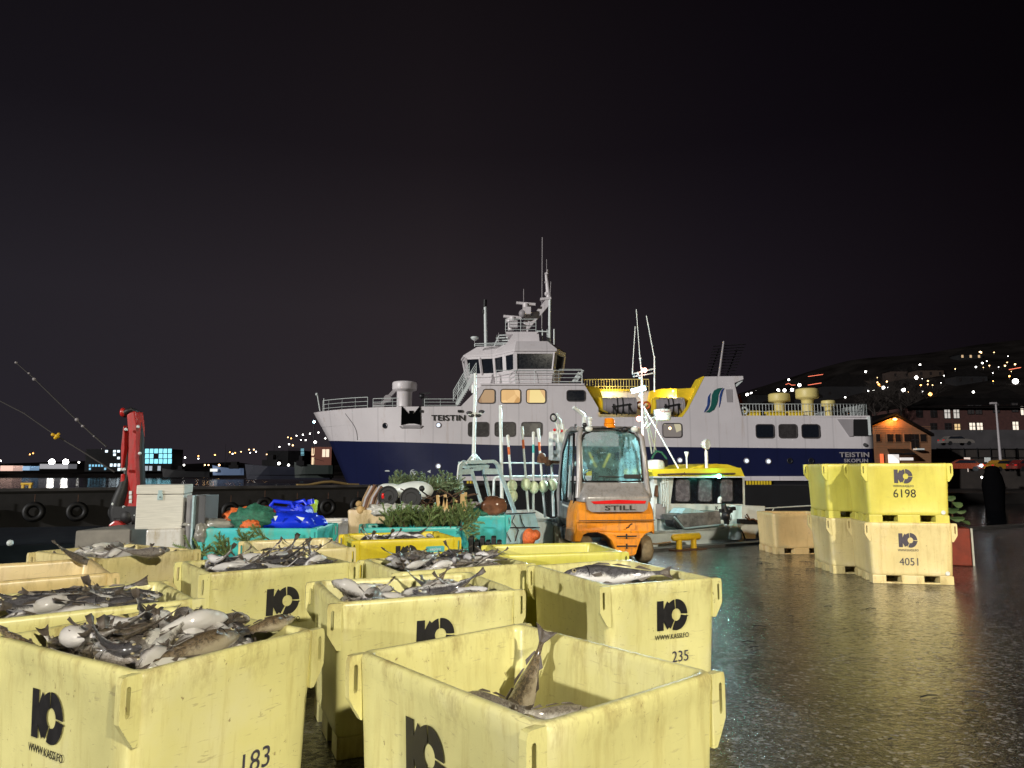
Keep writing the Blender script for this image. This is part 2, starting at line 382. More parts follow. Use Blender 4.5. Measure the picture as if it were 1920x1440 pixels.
    def build(s, name, mats, parent=None, origin=None):
        me = bpy.data.meshes.new(name)
        if not isinstance(mats, (list, tuple)): mats = [mats]
        if parent is not None: W = wm(parent)
        else:
            if origin is None:
                zs = min(v.z for v in s.v); cx = (min(v.x for v in s.v)+max(v.x for v in s.v))/2; cy = (min(v.y for v in s.v)+max(v.y for v in s.v))/2
                origin = (cx, cy, zs)
            W = Matrix.Translation(origin)
        Wi = W.inverted()
        me.from_pydata([Wi @ v for v in s.v], [], s.f)
        for m in mats: me.materials.append(M[m] if isinstance(m, str) else m)
        me.polygons.foreach_set('material_index', s.m); me.polygons.foreach_set('use_smooth', s.sm); me.update()
        bm = bmesh.new(); bm.from_mesh(me); bmesh.ops.recalc_face_normals(bm, faces=bm.faces); bm.to_mesh(me); bm.free()
        o = bpy.data.objects.new(name, me); COL.objects.link(o)
        if parent is not None: o.parent = parent
        else: o.matrix_world = W
        WM[o.name] = W
        return o
def tag(o, label=None, cat=None, group=None, kind=None):
    if label: o['label'] = label
    if cat: o['category'] = cat
    if group: o['group'] = group
    if kind: o['kind'] = kind
    return o
def empty(name, loc, rz=0, label=None, cat=None, group=None):
    o = bpy.data.objects.new(name, None); COL.objects.link(o); o.empty_display_size = .2
    o.location = loc; o.rotation_euler = (0, 0, rz)
    WM[o.name] = Matrix.Translation(loc) @ Matrix.Rotation(rz, 4, 'Z')
    return tag(o, label, cat, group)
def copy_tree(o, parent=None):
    c = o.copy(); COL.objects.link(c)
    if parent is not None: c.parent = parent
    for ch in [x for x in bpy.data.objects if x.parent == o]: copy_tree(ch, c)
    return c
def frame(origin, xdir, ydir):
    x = Vector(xdir).normalized(); z = x.cross(Vector(ydir)).normalized(); y = z.cross(x)
    m = Matrix((x, y, z)).transposed().to_4x4(); m.translation = Vector(origin); return m

# ------------------------------------------------------------------ ground, water, quay, far pier
def asphalt():
    m, nt, b = newmat('wet_asphalt')
    v = coord(nt)
    ag = noise_node(nt, 60, 5, .8, v); vo = N(nt, 'ShaderNodeTexVoronoi'); vo.inputs['Scale'].default_value = 120; nt.links.new(v, vo.inputs['Vector'])
    pud = noise_node(nt, .55, 5, .6, v, dist=.5)
    big = noise_node(nt, 2.2, 4, .6, v)
    c = ramp(nt, ag.outputs[0], [(.32, (.010, .009, .010)), (.50, (.028, .025, .027)), (.57, (.16, .15, .155)), (.66, (.62, .60, .61))])  # brightest stops paint the glint of wet grit into the colour
    pr = ramp(nt, pud.outputs[0], [(.44, (0, 0, 0)), (.60, (1, 1, 1))])
    col = mixc(nt, pr.outputs[0], c.outputs[0], mixc(nt, .25, c.outputs[0], (.012, .011, .011)))
    nt.links.new(col, b.inputs['Base Color'])
    r = N(nt, 'ShaderNodeMapRange'); r.inputs[3].default_value = .22; r.inputs[4].default_value = .14
    nt.links.new(pr.outputs[0], r.inputs[0]); nt.links.new(r.outputs[0], b.inputs['Roughness'])
    b.inputs['Specular IOR Level'].default_value = .22
    bs = N(nt, 'ShaderNodeMapRange'); bs.inputs[3].default_value = .42; bs.inputs[4].default_value = .24
    nt.links.new(pr.outputs[0], bs.inputs[0])
    v3 = N(nt, 'ShaderNodeTexVoronoi'); v3.inputs['Scale'].default_value = 42; nt.links.new(v, v3.inputs['Vector'])
    peb_glint = N(nt, 'ShaderNodeSeparateXYZ'); nt.links.new(v3.outputs['Color'], peb_glint.inputs[0]); pm = ramp(nt, peb_glint.outputs['X'], [(.80, (0, 0, 0)), (.98, (.9,)*3)])
    md = noise_node(nt, 14, 5, .75, v); mdr = ramp(nt, md.outputs[0], [(.38, (.22,)*3), (.62, (.80,)*3)])
    col2 = mixc(nt, pm.outputs[0], mixc(nt, 1.0, col, mdr.outputs[0], 'MULTIPLY'), (.22, .215, .225)); nt.links.new(col2, b.inputs['Base Color'])  # bright pebbles double as painted specks of light on the ground
    h = N(nt, 'ShaderNodeMath', operation='MULTIPLY_ADD'); h.inputs[1].default_value = .5
    vs_ = N(nt, 'ShaderNodeMath', operation='ADD'); nt.links.new(vo.outputs[0], vs_.inputs[0]); nt.links.new(v3.outputs[0], vs_.inputs[1])
    nt.links.new(vs_.outputs[0], h.inputs[0]); nt.links.new(ag.outputs[0], h.inputs[2])
    h2 = N(nt, 'ShaderNodeMath', operation='MULTIPLY_ADD'); h2.inputs[1].default_value = .5
    nt.links.new(big.outputs[0], h2.inputs[0]); nt.links.new(h.outputs[0], h2.inputs[2])
    bp = N(nt, 'ShaderNodeBump'); bp.inputs['Distance'].default_value = .016
    nt.links.new(bs.outputs[0], bp.inputs['Strength']); nt.links.new(h2.outputs[0], bp.inputs['Height']); nt.links.new(bp.outputs[0], b.inputs['Normal'])
    # the water film lying on the stones: sharper reflections, gently rippled
    b.inputs['Coat IOR'].default_value = 1.48
    v4 = N(nt, 'ShaderNodeTexVoronoi'); v4.inputs['Scale'].default_value = 26; nt.links.new(coord(nt, (1, 1.6, 1)), v4.inputs['Vector']); s4 = N(nt, 'ShaderNodeSeparateXYZ'); nt.links.new(v4.outputs['Color'], s4.inputs[0])
    pt_ = noise_node(nt, 1.1, 4, .6, v); sm4 = N(nt, 'ShaderNodeMath', operation='ADD'); nt.links.new(s4.outputs['X'], sm4.inputs[0]); nt.links.new(pt_.outputs[0], sm4.inputs[1])
    cw_ = ramp(nt, sm4.outputs[0], [(.55, (.10,)*3), (1.0, (1.0,)*3)]); nt.links.new(cw_.outputs[0], b.inputs['Coat Weight'])
    cr_ = ramp(nt, noise_node(nt, 3.2, 5, .65, v).outputs[0], [(.35, (.05,)*3), (.65, (.13,)*3)]); nt.links.new(cr_.outputs[0], b.inputs['Coat Roughness'])
    rp = noise_node(nt, 11, 5, .7, coord(nt, (.6, 1.2, 1)), dist=.4); hh = N(nt, 'ShaderNodeMath', operation='MULTIPLY_ADD'); hh.inputs[1].default_value = .30
    nt.links.new(h.outputs[0], hh.inputs[0]); nt.links.new(rp.outputs[0], hh.inputs[2])
    b2 = N(nt, 'ShaderNodeBump'); b2.inputs['Strength'].default_value = .42; b2.inputs['Distance'].default_value = .012
    nt.links.new(hh.outputs[0], b2.inputs['Height']); nt.links.new(b2.outputs[0], b.inputs['Coat Normal'])
    return m
M['asphalt'] = asphalt()
mb = MB()
# the quay: a slab whose far edge is the quay line
a_ = EO - EU*60; b_ = EO + EU*90
mb.prism([a_, (-60, -40, 0), (100, -40, 0), b_], (0, 0, -3.6))
tag(mb.build('quay_ground', 'asphalt', origin=(0, 0, 0)), kind='structure')
# edge beam and steel lip of the quay
mb = MB(); l0 = EO - EU*30; l1 = EO + EU*60
off = EN*-.28
mb.prism([l0+off, l1+off, l1+EN*.05, l0+EN*.05], (0, 0, .045))
tag(mb.build('quay_edge', plain('edge_concrete', (.085, .08, .075), .35, var=.5, nscale=3, bmp=.4), origin=tuple(EO)), kind='structure')

def water_mat():
    m, nt, b = newmat('harbour_water')
    b.inputs['Base Color'].default_value = (.003, .005, .007, 1); b.inputs['Roughness'].default_value = .10
    b.inputs['IOR'].default_value = 1.33
    v = coord(nt, (1, .55, 1)); n = noise_node(nt, .9, 5, .6, v, dist=.3)
    bump(nt, b, n.outputs[0], .55, .12); return m
M['water'] = water_mat()
mb = MB(); WZ = -2.2
mb.add([(-900, -60, WZ), (900, -60, WZ), (900, 900, WZ), (-900, 900, WZ)], [(0, 1, 2, 3)])
tag(mb.build('harbour_water', 'water', origin=(0, 0, WZ)), kind='structure')

# far pier with tyre fenders
M['pier'] = plain('pier_concrete', (.034, .032, .031), .75, var=.45, nscale=1.1, bmp=.5)
M['pier_top'] = plain('pier_top_concrete', (.085, .08, .08), .6, var=.6, nscale=.8, bmp=.3)
PZ = .5
pa = Vector((-26.5, 40, 0)); pb = Vector((-11.4, 49, 0)); pd = (pb-pa).normalized()
p0 = pa - pd*45; p1 = pa + pd*29.5
p2 = Vector((p1.x+34, p1.y+1.0, 0))
pn = Vector((-pd.y, pd.x, 0))
root = empty('pier', (p0.x+20, p0.y+10, WZ), 0, 'dark concrete pier hung with old tyres across the black harbour water', 'pier')
mb = MB(); mb.prism([p2+Vector((0,0,-4)), p2+Vector((0,3.0,-4)), p1+Vector((-1.2,3.0,-4)), p1+Vector((.02,0,-4))], (0, 0, 4+PZ-.01)); mb.build('ferry_berth_wall', plain('berth_wall_black', (.007, .007, .008), .9, var=.5, nscale=1), root)
mb = MB(); mb.prism([p0+Vector((0,0,-4)), p1+Vector((0,0,-4)), p1+Vector((-1.5,3.0,-4)), p0+pn*7+Vector((0,0,-4))], (0, 0, 4+PZ))
for i in range(30):        # cracked concrete bays on its face
    q = p0 + pd*(i*2.5+1)
mb.build('wall', 'pier', root)
mb = MB(); mb.prism([p0-pn*.12, p1-pn*.12, p1+pn*.5, p0+pn*.5], (0, 0, .16)); 
for v in mb.v: v.z += PZ+.004
mb.build('kerb', 'pier_top', root)
random.seed(4)
proto = None
for i in range(34):
    c = p0 + pd*(i*2.05+6) - pn*.24; c.z = PZ-1.05-random.uniform(0, .35)
    if c.x > p1.x-.8: break
    if proto is None or True:
        t = empty('tyre_fender', (c.x, c.y, c.z-.55), 0, 'worn black tyre hung on the dark pier wall', 'tyre', 'tyres hung along the pier wall')
        if proto is None:
            mb = MB(); mb.torus(c, -pn, .40, .155, 26, 10); o = mb.build('tyre', 'black', t)
            k = MB(); k.cyl(c+Vector((0, 0, .5)), c+Vector((0, 0, .95)), .018, n=6); o2 = k.build('chain', 'rust', t); proto = (o, o2)
        else:
            for s_ in proto:
                d = s_.copy(); COL.objects.link(d); d.parent = t
for px, py, y_, sx in ((52, 921, 39.5, .9), ):
    c = P(px-3, py+5, 40.3); c.z = PZ+.16
    mb = MB(); mb.cyl(c+Vector((-.32, 0, .24)), c+Vector((.32, 0, .24)), .07); mb.box((c.x-.27, c.y-.06, c.z), (c.x-.14, c.y+.06, c.z+.2)); mb.box((c.x+.14, c.y-.06, c.z), (c.x+.27, c.y+.06, c.z+.2))
    tag(mb.build('mooring_bollard', 'bollard'), 'small yellow bollard on top of the far pier at left', 'bollard')
c = P(592, 913, 48.3)
mb = MB(); pts = [c+pd*t+Vector((0, 0, .22+.12*math.sin(t*1.7))) for t in (-1.2, -.6, 0, .5, 1.1, 1.7, 2.3, 3.0)]
mb.tube(pts, .09); mb.box((c.x-1.3, c.y-.1, c.z-.03), (c.x-.4, c.y+.2, c.z+.2))
tag(mb.build('mooring_rope', plain('ochre_rope', (.35, .24, .09), .8)), 'ochre rope and timber lying on the pier top near the ferry bow', 'rope')
# ------------------------------------------------------------------ fish tubs
TUB_H = .885
def wall_ring(w_, d, r, z, rec=0, n=6):
    """rounded rectangle with a shallow recessed panel in the middle of every side"""
    c = rrect(w_, d, r, z, n); out_ = []; m = n+1
    for s in range(4):
        a = c[s*m:(s+1)*m]; b = c[((s+1) % 4)*m]; out_ += a; p = a[-1]; dr = (b-p).normalized(); nr = Vector((dr.y, -dr.x, 0)); L = (b-p).length
        for t, k in ((.085, 0), (.105, 1), (L/2, 1), (L-.105, 1), (L-.085, 0)): out_.append(p+dr*t-nr*rec*k)
    return out_
def rrect(w_, d, r, z, n=6):
    pts = []
    for cx, cy, a0 in ((w_/2-r, d/2-r, 0), (-w_/2+r, d/2-r, 90), (-w_/2+r, -d/2+r, 180), (w_/2-r, -d/2+r, 270)):
        for i in range(n+1):
            a = R(a0+90*i/n); pts.append(Vector((cx+r*math.cos(a), cy+r*math.sin(a), z)))
    return pts
TAP = .030
def tub_parts(root, F, w_, d, h, mat, t=.046, handles=True, solid=False):
    def T(mb):
        mb.v = [F @ v for v in mb.v]; return mb
    mb = MB(); r = .085
    def wd(z, ins=0):
        k = TAP*(1-z/h); return w_-2*k-2*ins, d-2*k-2*ins
    rings = []
    for z, ins, rr in ((.115, .035, .05), (.118, .012, .058), (.135, .0, .06), (.17, .0, .06), (.19, 0, .06), (.35, 0, .06), (.55, 0, .058), (h-.10, 0, .056), (h-.075, 0, .056), (h-.022, -.002, .055), (h-.006, .004, .052), (h, .014, .048), (h, t-.012, .045), (h-.008, t-.002, .042), (h-.03, t+.002, .042), (.5, t+.012, .06), (.2, t+.02, .07), (.185, t+.06, .05)):
        a, b = wd(z, ins); rings.append(wall_ring(a, b, rr, z, .006 if .18 < z < h-.09 and ins == 0 else 0))
    # slight bulge and waviness of rotation-moulded walls
    for R_ in rings:
        for p in R_:
            n_ = noise.noise(Vector((p.x*2.1, p.y*2.1, p.z*2.5))+F.translation)*.003
            L_ = math.hypot(p.x, p.y); p.x += p.x/L_*n_; p.y += p.y/L_*n_
            if p.z > h-.03: p.z += noise.noise(Vector((p.x*3, p.y*3, 7))+F.translation)*.005
    mb.loft(rings)
    T(mb).build('body', mat, root)
    # pallet base with two fork pockets on each side
    mb = MB(); a, b = wd(.10, .003); fw = .29*a
    ha, hb = a/2, b/2
    for x0, x1 in ((-ha, -ha+.17*a), (-.14*a, .14*a), (ha-.17*a, ha)):
        for y0, y1 in ((-hb, -hb+.20*b), (-.12*b, .12*b), (hb-.20*b, hb)):
            mb.box((x0, y0, .001), (x1, y1, .122), bev=.006)
    for y0 in (-hb+.004, -.05, hb-.104): mb.box((-ha+.003, y0, .003), (ha-.003, y0+.10, .024), bev=.004)
    T(mb).build('pallet_base', mat, root)
    mb = MB(); mb.cyl((w_/2-.115, -d/2+.024, .165), (w_/2-.115, -d/2+.010, .165), .024, n=16); mb.torus((w_/2-.115, -d/2+.012, .165), (0, 1, 0), .026, .005, 18, 5); T(mb).build('drain_plug', 'white_metal', root)
    if handles:
        for sx in (-1, 1):
            for sy in (-1, 1):
                x0 = w_/2-.030; Y = sy*(d/2-.019)
                o_ = [(x0, h-.004), (w_/2+.03, h-.004), (w_/2+.046, h-.008), (w_/2+.052, h-.03), (w_/2+.052, h-.12), (w_/2+.050, h-.175), (w_/2+.024, h-.220), (w_/2-.008, h-.27), (x0, h-.27), (x0, h-.10)]
                i_ = [(w_/2+.012, h-.050), (w_/2+.017, h-.042), (w_/2+.026, h-.042), (w_/2+.031, h-.05), (w_/2+.031, h-.12), (w_/2+.030, h-.150), (w_/2+.024, h-.158), (w_/2+.017, h-.156), (w_/2+.012, h-.148), (w_/2+.012, h-.10)]
                vs = []; n = len(o_)
                for yy in (Y-.017, Y+.017):
                    for q in (o_, i_): vs += [Vector((sx*x, yy, z)) for x, z in q]
                fs = []
                for k in range(n):
                    j = (k+1) % n
                    fs += [(k, j, n+j, n+k), (2*n+k, 3*n+k, 3*n+j, 2*n+j), (k, 2*n+k, 2*n+j, j), (n+k, n+j, 3*n+j, 3*n+k)]
                m2 = MB(); m2.add(vs, fs); T(m2).build('handle', mat, root)

def logo_shape(mb, m, s):
    """bold K joined to a split ring; m maps the plane, s is the height"""
    def poly(pts, dz=0): mb.prism([m @ Vector(((x-.62)*s, (y-.5)*s, dz)) for x, y in pts], m.to_3x3() @ Vector((0, 0, .0012)))
    poly([(0, 0), (.27, 0), (.27, .30), (.42, .02), (.52, .12), (.40, .5), (.52, .88), (.42, .98), (.27, .70), (.27, 1), (0, 1)])
    c = (.80, .5)
    for a0, a1 in ((100, 240), (249, 354), (1, 93)):
        n = 14; o_ = []; i_ = []
        for k in range(n+1):
            a = R(a0+(a1-a0)*k/n); i2 = R(a0+5+(a1-a0-2)*k/n)
            o_.append((c[0]+.50*math.cos(a)*.94, c[1]+.53*math.sin(a))); i_.append((c[0]+.19*math.cos(i2), c[1]+.21*math.sin(i2)))
        for k in range(n): poly([o_[k], o_[k+1], i_[k+1], i_[k]], .0004)
    poly([(1.22, .47), (1.32, .44), (1.22, .38)], .0008)

def decal_frame(F, w_, d, h, face, px, py):
    """where the photograph's pixel falls on the tub's face -> a frame lying on that face"""
    if face == 'AB': n = Vector((0, -1, -TAP/h)); o_ = Vector((0, -d/2+.0010, h)); xd = Vector((1, 0, 0)); yd = Vector((0, -TAP, h))
    else: n = Vector((-1, 0, -TAP/h)); o_ = Vector((-w_/2+.0010, 0, h)); xd = Vector((0, -1, 0)); yd = Vector((-TAP, 0, h))
    Q_ = F.to_3x3(); n = Q_ @ n; o_ = F @ o_; dr = ray(px, py); c = Vector((0, 0, CAM_H))
    t = (o_-c).dot(n)/dr.dot(n); p = c+dr*t
    return frame(p, Q_ @ xd, Q_ @ yd)

TUBS = {}
def tub(key, c, yaw, w_, d, mat, label, decals=(), z=0, h=TUB_H, group='fish tubs on the quay', handles=True):
    F = Matrix.Translation((c[0], c[1], z)) @ Matrix.Rotation(R(yaw), 4, 'Z')
    root = empty('fish_tub', (c[0], c[1], z), R(yaw), label, 'tub', group)
    tub_parts(root, F, w_, d, h, mat, handles=handles)
    for kind, face, px, py, s, *rest in decals:
        m = decal_frame(F, w_, d, h, face, px, py); mb = MB()
        ink = rest[1] if len(rest) > 1 else 'ink'
        if kind == 'logo':
            logo_shape(mb, m, s); mb.build('logo', ink, root)
            mb = MB(); mb.text('WWW.KASSI.FO', s*.235, m @ Matrix.Translation((0, -s*.73, .001)), depth=.001, sx=.82, mi=0)
            mb.build('web_address', ink, root)
        elif kind == 'num':
            mb.text(rest[0], s, m @ Matrix.Translation((0, 0, .001)), depth=.001, sx=.92); mb.build('number', ink, root)
        elif kind == 'sign':
            mb.prism([m @ Vector((x*s*5.2, y*s*1.6, 0)) for x, y in ((-.5, -.4), (-.42, -.5), (.42, -.5), (.5, -.4), (.5, .4), (.42, .5), (-.42, .5), (-.5, .4))], m.to_3x3() @ Vector((0, 0, .002)))
            mb.text('sæplast', s*1.1, m @ Matrix.Translation((0, 0, .0035)), mi=1, depth=.001); mb.build('maker_plate', ['navy_sign', 'white_paint'], root)
        elif kind == 'patch':
            for i in range(3): mb.prism([m @ Vector((x+(i-1)*s*.9, y, 0)) for x, y in ((-s*.4, -s*.6), (s*.4, -s*.55), (s*.38, s*.6), (-s*.42, s*.5))], m.to_3x3() @ Vector((0, 0, .001)))
            mb.build('sticker_residue', plain('sticker_glue', (.50, .46, .20), .6, var=.5, nscale=30), root)
    TUBS[key] = (F, w_, d, h, z)
    return root
L_ = 'logo'
tub('T1', (-1.681, 3.49), 58.4, .91, 1.16, 'tub_cream', 'large pale yellow tub heaped with big cod at the front left, its side numbered 183',
    [(L_, 'AD', 88, 1344, .20), ('num', 'AB', 478, 1428, .13, '183', 'ink_grey')])
tub('T2', (.062, 2.976), 39.8, .91, 1.16, 'tub_cream', 'nearly empty pale yellow tub nearest the camera with one fish tail standing up inside', [(L_, 'AD', 795, 1412, .20)])
tub('T3', (-.672, 4.895), 23.9, 1.16, .91, 'tub_cream', 'stained yellow tub with a pinkish fish head at its left corner', [(L_, 'AB', 816, 1191, .19)])
tub('T4', (.813, 5.571), 23.8, .91, 1.16, 'tub_cream', 'clean pale yellow tub numbered 235 with a big grey fish lying across its top',
    [(L_, 'AB', 1260, 1153, .20), ('num', 'AB', 1276, 1231, .105, '235', 'ink_grey'), ('patch', 'AB', 1275, 1102, .055)])
tub('T5', (-2.078, 6.132), 35.9, 1.16, .91, 'tub_cream', 'pale yellow tub of small grey fish with its whole black logo in view', [(L_, 'AB', 530, 1127, .205)])
tub('T6', (-.569, 6.16), 28.6, 1.16, .91, 'tub_cream', 'pale yellow tub heaped with small fish before the vivid yellow tub')
tub('T7', (.397, 7.194), 13.0, 1.16, .91, 'tub_lime', 'bright lemon tub almost empty in front of the forklift')
tub('T8', (-1.345, 8.573), 22.5, 1.16, .91, 'tub_yellow', 'vivid yellow tub with a blue maker plate and half covered black logo', [(L_, 'AB', 762, 1040, .20), ('sign', 'AB', 816, 1029.5, .042)])
tub('T9', (-2.279, 7.597), 25.8, .91, 1.16, 'tub_pale', 'pale tub of thin grey fish in front of the turquoise tub with the blue jerrycans')
tub('T10', (-3.816, 6.98), 60.4, .91, 1.16, 'tub_pale', 'pale tub with light bellied fish below the white storage chest')
tub('T11', (-3.72, 5.66), 37, .91, 1.16, 'tub_peach', 'peach coloured tub with bare inside walls at the left edge')
tub('T12', (-2.626, 4.383), 38.7, 1.16, .91, 'tub_cream', 'pale yellow tub of large grey fish right behind the front left cod tub')
# the stack on the right
G2 = 'tubs stacked on the right of the quay'
tub('S1', (5.93, 11.05), -9.5, 1.16, .91, 'tub_pale', 'cream tub numbered 4051 at the bottom of the front stack', [(L_, 'AB', 1702, 1013, .20, None, 'ink_grey'), ('num', 'AB', 1706, 1054, .155, '4051', 'ink_grey')], group=G2)
tub('S1u', (5.93, 11.05), -9.5, 1.16, .91, 'tub_lime', 'lime yellow tub numbered 6198 on top of the front stack', [(L_, 'AB', 1693, 893, .20, None, 'ink_grey'), ('num', 'AB', 1696, 926, .175, '6198', 'ink')], z=.872, group=G2)
tub('S2', (5.74, 12.06), -4, 1.16, .91, 'tub_pale', 'cream tub without a number at the bottom of the rear stack', group=G2)
tub('S2u', (5.72, 12.07), -4, 1.16, .91, 'tub_lime', 'plain yellow tub on top of the rear stack', z=.872, group=G2)
tub('S3', (5.72, 14.75), 2, 1.12, .91, 'tub_peach', 'single peach tub standing at the quay edge left of the stacks', h=.80, group=G2, handles=False)

# ------------------------------------------------------------------ turquoise and other waste tubs
GW = 'tubs of rubbish and spruce near the boat'
tub('TE1', (-3.05, 9.15), -1.5, 1.35, .95, 'tub_teal', 'turquoise tub with blue jerrycans and nets piled in it', h=.96, group=GW)
tub('TE2', (-1.38, 10.0), 12, 1.35, .80, 'tub_teal', 'turquoise tub full of cut spruce sprigs', h=.90, group=GW)
tub('TE3', (-.62, 11.5), 8, 1.0, .85, 'tub_teal', 'turquoise tub with a brown dribble down its side beside the boat frame', h=.97, group=GW)
tub('TE4', (-1.70, 11.15), 5, 1.55, .90, 'tub_beige', 'beige bin crammed with plastic film, black lids and firewood', h=1.07, group=GW, handles=False)
tub('TE5', (-3.25, 12.2), 20, 1.05, .8, 'tub_white', 'dirty white tub half hidden behind the turquoise tubs', h=.82, group=GW)

# ------------------------------------------------------------------ fish
HPROF = [(0, .012), (.015, .030), (.05, .052), (.10, .073), (.16, .090), (.23, .104), (.32, .115), (.42, .112), (.52, .098), (.62, .080), (.72, .060), (.81, .041), (.89, .026), (.95, .021), (1.0, .026)]
def ipl(t, tab):
    for (a, x), (b, y) in zip(tab, tab[1:]):
        if t <= b: return x+(y-x)*(t-a)/(b-a)
    return tab[-1][1]
def fish_body(bend, deep, seed, belly=1.0):
    """unit-length fish: head at +x, dorsal up (z); returns MB and the spine"""
    rnd = random.Random(seed); mb = MB(); n = 14; ts = [i/26 for i in range(27)]; rings = []
    def spine(t): return Vector((.5-t*.93, bend*(t-.35)**2*(1 if t > .35 else .5), -.012*math.sin(t*PI)))
    for t in ts:
        hh = ipl(t, HPROF)*deep; ww = hh*(.86 if t < .3 else .86-.55*((t-.3)/.7)); c = spine(t); ring = []
        d = (spine(min(1, t+.01))-spine(max(0, t-.01))).normalized(); sd = Vector((0, 0, 1)).cross(d).normalized()
        for k in range(n):
            a = 2*PI*k/n; z = math.sin(a); y = math.cos(a)
            zz = hh*z*(1.0 if z > 0 else 1.02*belly if .2 < t < .55 else 1)
            yy = ww*y*(1+.12*(1 if z < 0 else -1)*abs(z))
            if t < .2: zz *= .92; 
            if .205 < t < .25: yy *= 1.05
            ring.append(c+sd*yy+Vector((0, 0, zz)))
        rings.append(ring)
    mb.loft(rings, 0)
    def fin(pts, th=.006):
        ps = []
        for x, z, y in pts:
            t = (.5-x)/.93; c = spine(min(1.1, t)); ps.append(Vector((x, c.y+y, z)))
        mb.prism([p-Vector((0, th/2, 0)) for p in ps], (0, th, 0), 1)
    j = lambda: rnd.uniform(-.006, .006)
    fin([(.22, .105*deep, 0), (.16, .128*deep+j(), .01), (.06, .118*deep, 0), (.05, .10*deep, 0)])
    fin([(.03, .100*deep, 0), (-.02, .114*deep+j(), .012), (-.14, .082*deep, 0), (-.15, .068*deep, 0)])
    fin([(-.18, .062*deep, 0), (-.22, .086*deep+j(), .01), (-.33, .036*deep, 0), (-.33, .024, 0)])
    fin([(.02, -.095*deep, 0), (-.05, -.122*deep+j(), 0), (-.16, -.070*deep, 0), (-.15, -.055, 0)])
    fin([(-.18, -.055*deep, 0), (-.23, -.082*deep+j(), 0), (-.32, -.035, 0), (-.32, -.022, 0)])
    # tail: two curled lobes, thick at the root
    c = spine(1); ys = bend*.18
    tf = .10 if seed == 9 else .046
    for k in range(2):
        sgn = 1 if k else -1; m = []
        for u in range(5):
            q = u/4; row = []
            for v in range(4):
                s_ = v/3
                x = c.x+.015-(.135 if seed == 9 else .10)*s_*(1-.12*math.cos(q*PI*.9)); z = sgn*q*(.018+tf*s_); y = c.y+ys*s_*s_+.018*math.sin(q*3+seed)*s_
                row.append((x, y, z))
            m.append(row)
        vs = []; 
        for th in (-1, 1):
            for row in m:
                for v, p in enumerate(row): vs.append(Vector(p)+Vector((0, th*(.006-.0012*v), 0)))
        fs = []
        for u in range(4):
            for v in range(3):
                a = u*4+v; fs.append((a, a+1, a+5, a+4)); a += 20; fs.append((a, a+4, a+5, a+1))
        for v in range(3): fs.append((16+v, 17+v, 37+v, 36+v)); 
        for u in range(4): fs.append((u*4+3, u*4+7, u*4+27, u*4+23))
        mb.add(vs, fs, 1, True)
    # pectoral fins, mouth line, gill edge
    for sy in (-1, 1):
        p = spine(.27); w0 = ipl(.27, HPROF)*deep*.86
        a = p+Vector((0, sy*w0*.98, -.01)); fl = rnd.uniform(.25, .8)
        b = a+Vector((-.085, sy*.055*fl, .010)); c2 = a+Vector((-.10, sy*.05*fl, -.02)); d2 = a+Vector((-.03, sy*.004, -.024))
        mb.prism([a, b, c2, d2], (0, sy*.004, 0), 1)
        pts = []
        for k in range(7):
            t = .004+.075*k/6; h_ = ipl(t, HPROF)*deep; q = spine(t); pts.append(q+Vector((0, sy*h_*.86*.97, -.014-.012*k/6)))
        mb.tube(pts, .0028, 5, 2)
        pts = []
        for k in range(8):
            a_ = R(-62+118*k/7); t = .232+.018*math.cos(a_*1.4); h_ = ipl(t, HPROF)*deep; q = spine(t)
            pts.append(q+Vector((0, sy*h_*.905*math.cos(a_), h_*.93*math.sin(a_))))
        mb.tube(pts, .0034, 5, 2)
    return mb, spine
PROTO = []
for i, (bend, deep, mat) in enumerate([(.25, 1.0, 'cod'), (-.45, 1.05, 'cod'), (.7, .95, 'grey_fish'), (-.15, .9, 'grey_fish'), (.1, .86, 'grey_fish'), (-.6, .92, 'grey_fish'), (.35, 1.15, 'pale_fish'), (-.3, 1.08, 'pale_fish'), (.05, 1.0, 'cod_brown'), (.12, 1.12, 'cod_brown')]):
    mb, spn = fish_body(bend, deep, i, 1.15 if mat == 'pale_fish' else 1.0)
    ob = mb.build('fish', [mat, 'fin', 'pupil'], origin=(0, 0, 0))
    ed = MB(); t = .105; h_ = ipl(t, HPROF)*deep; c = spn(t)
    rt = Matrix.Rotation(0, 3, 'X')
    ed.sph(c+Vector((0, h_*.86*.82, h_*.40)), .024, 0, 12, 8, (1, .75, 1)); ed.sph(c+Vector((0, h_*.86*.82+.0135, h_*.40)), .0115, 1, 10, 6, (1, .8, 1))
    eye = ed.build('eye', ['eye_white', 'pupil'], ob)
    ed = MB(); ed.sph(c+Vector((0, -h_*.86*.82, h_*.40)), .024, 0, 12, 8, (1, .75, 1)); ed.sph(c+Vector((0, -h_*.86*.82-.0135, h_*.40)), .0115, 1, 10, 6, (1, .8, 1))
    eye2 = ed.build('eye', ['eye_white', 'pupil'], ob)
    PROTO.append([ob, eye, eye2, mat, deep])
USED = set()
def put_fish(kind, mat4, label, group, eyes=True, cat='fish'):
    ob, e1, e2, mt, deep = PROTO[kind]
    f = ob.copy(); COL.objects.link(f); f.matrix_world = mat4
    if eyes:
        for e_ in (e1, e2):
            c = e_.copy(); COL.objects.link(c); c.parent = f
    tag(f, label, cat, group); return f

def fish_mat(F, x, y, z, yaw, tilt, roll, L):
    return F @ Matrix.Translation((x, y, z)) @ Matrix.Rotation(yaw, 4, 'Z') @ Matrix.Rotation(-tilt, 4, 'Y') @ Matrix.Rotation(roll, 4, 'X') @ Matrix.Scale(L, 4)

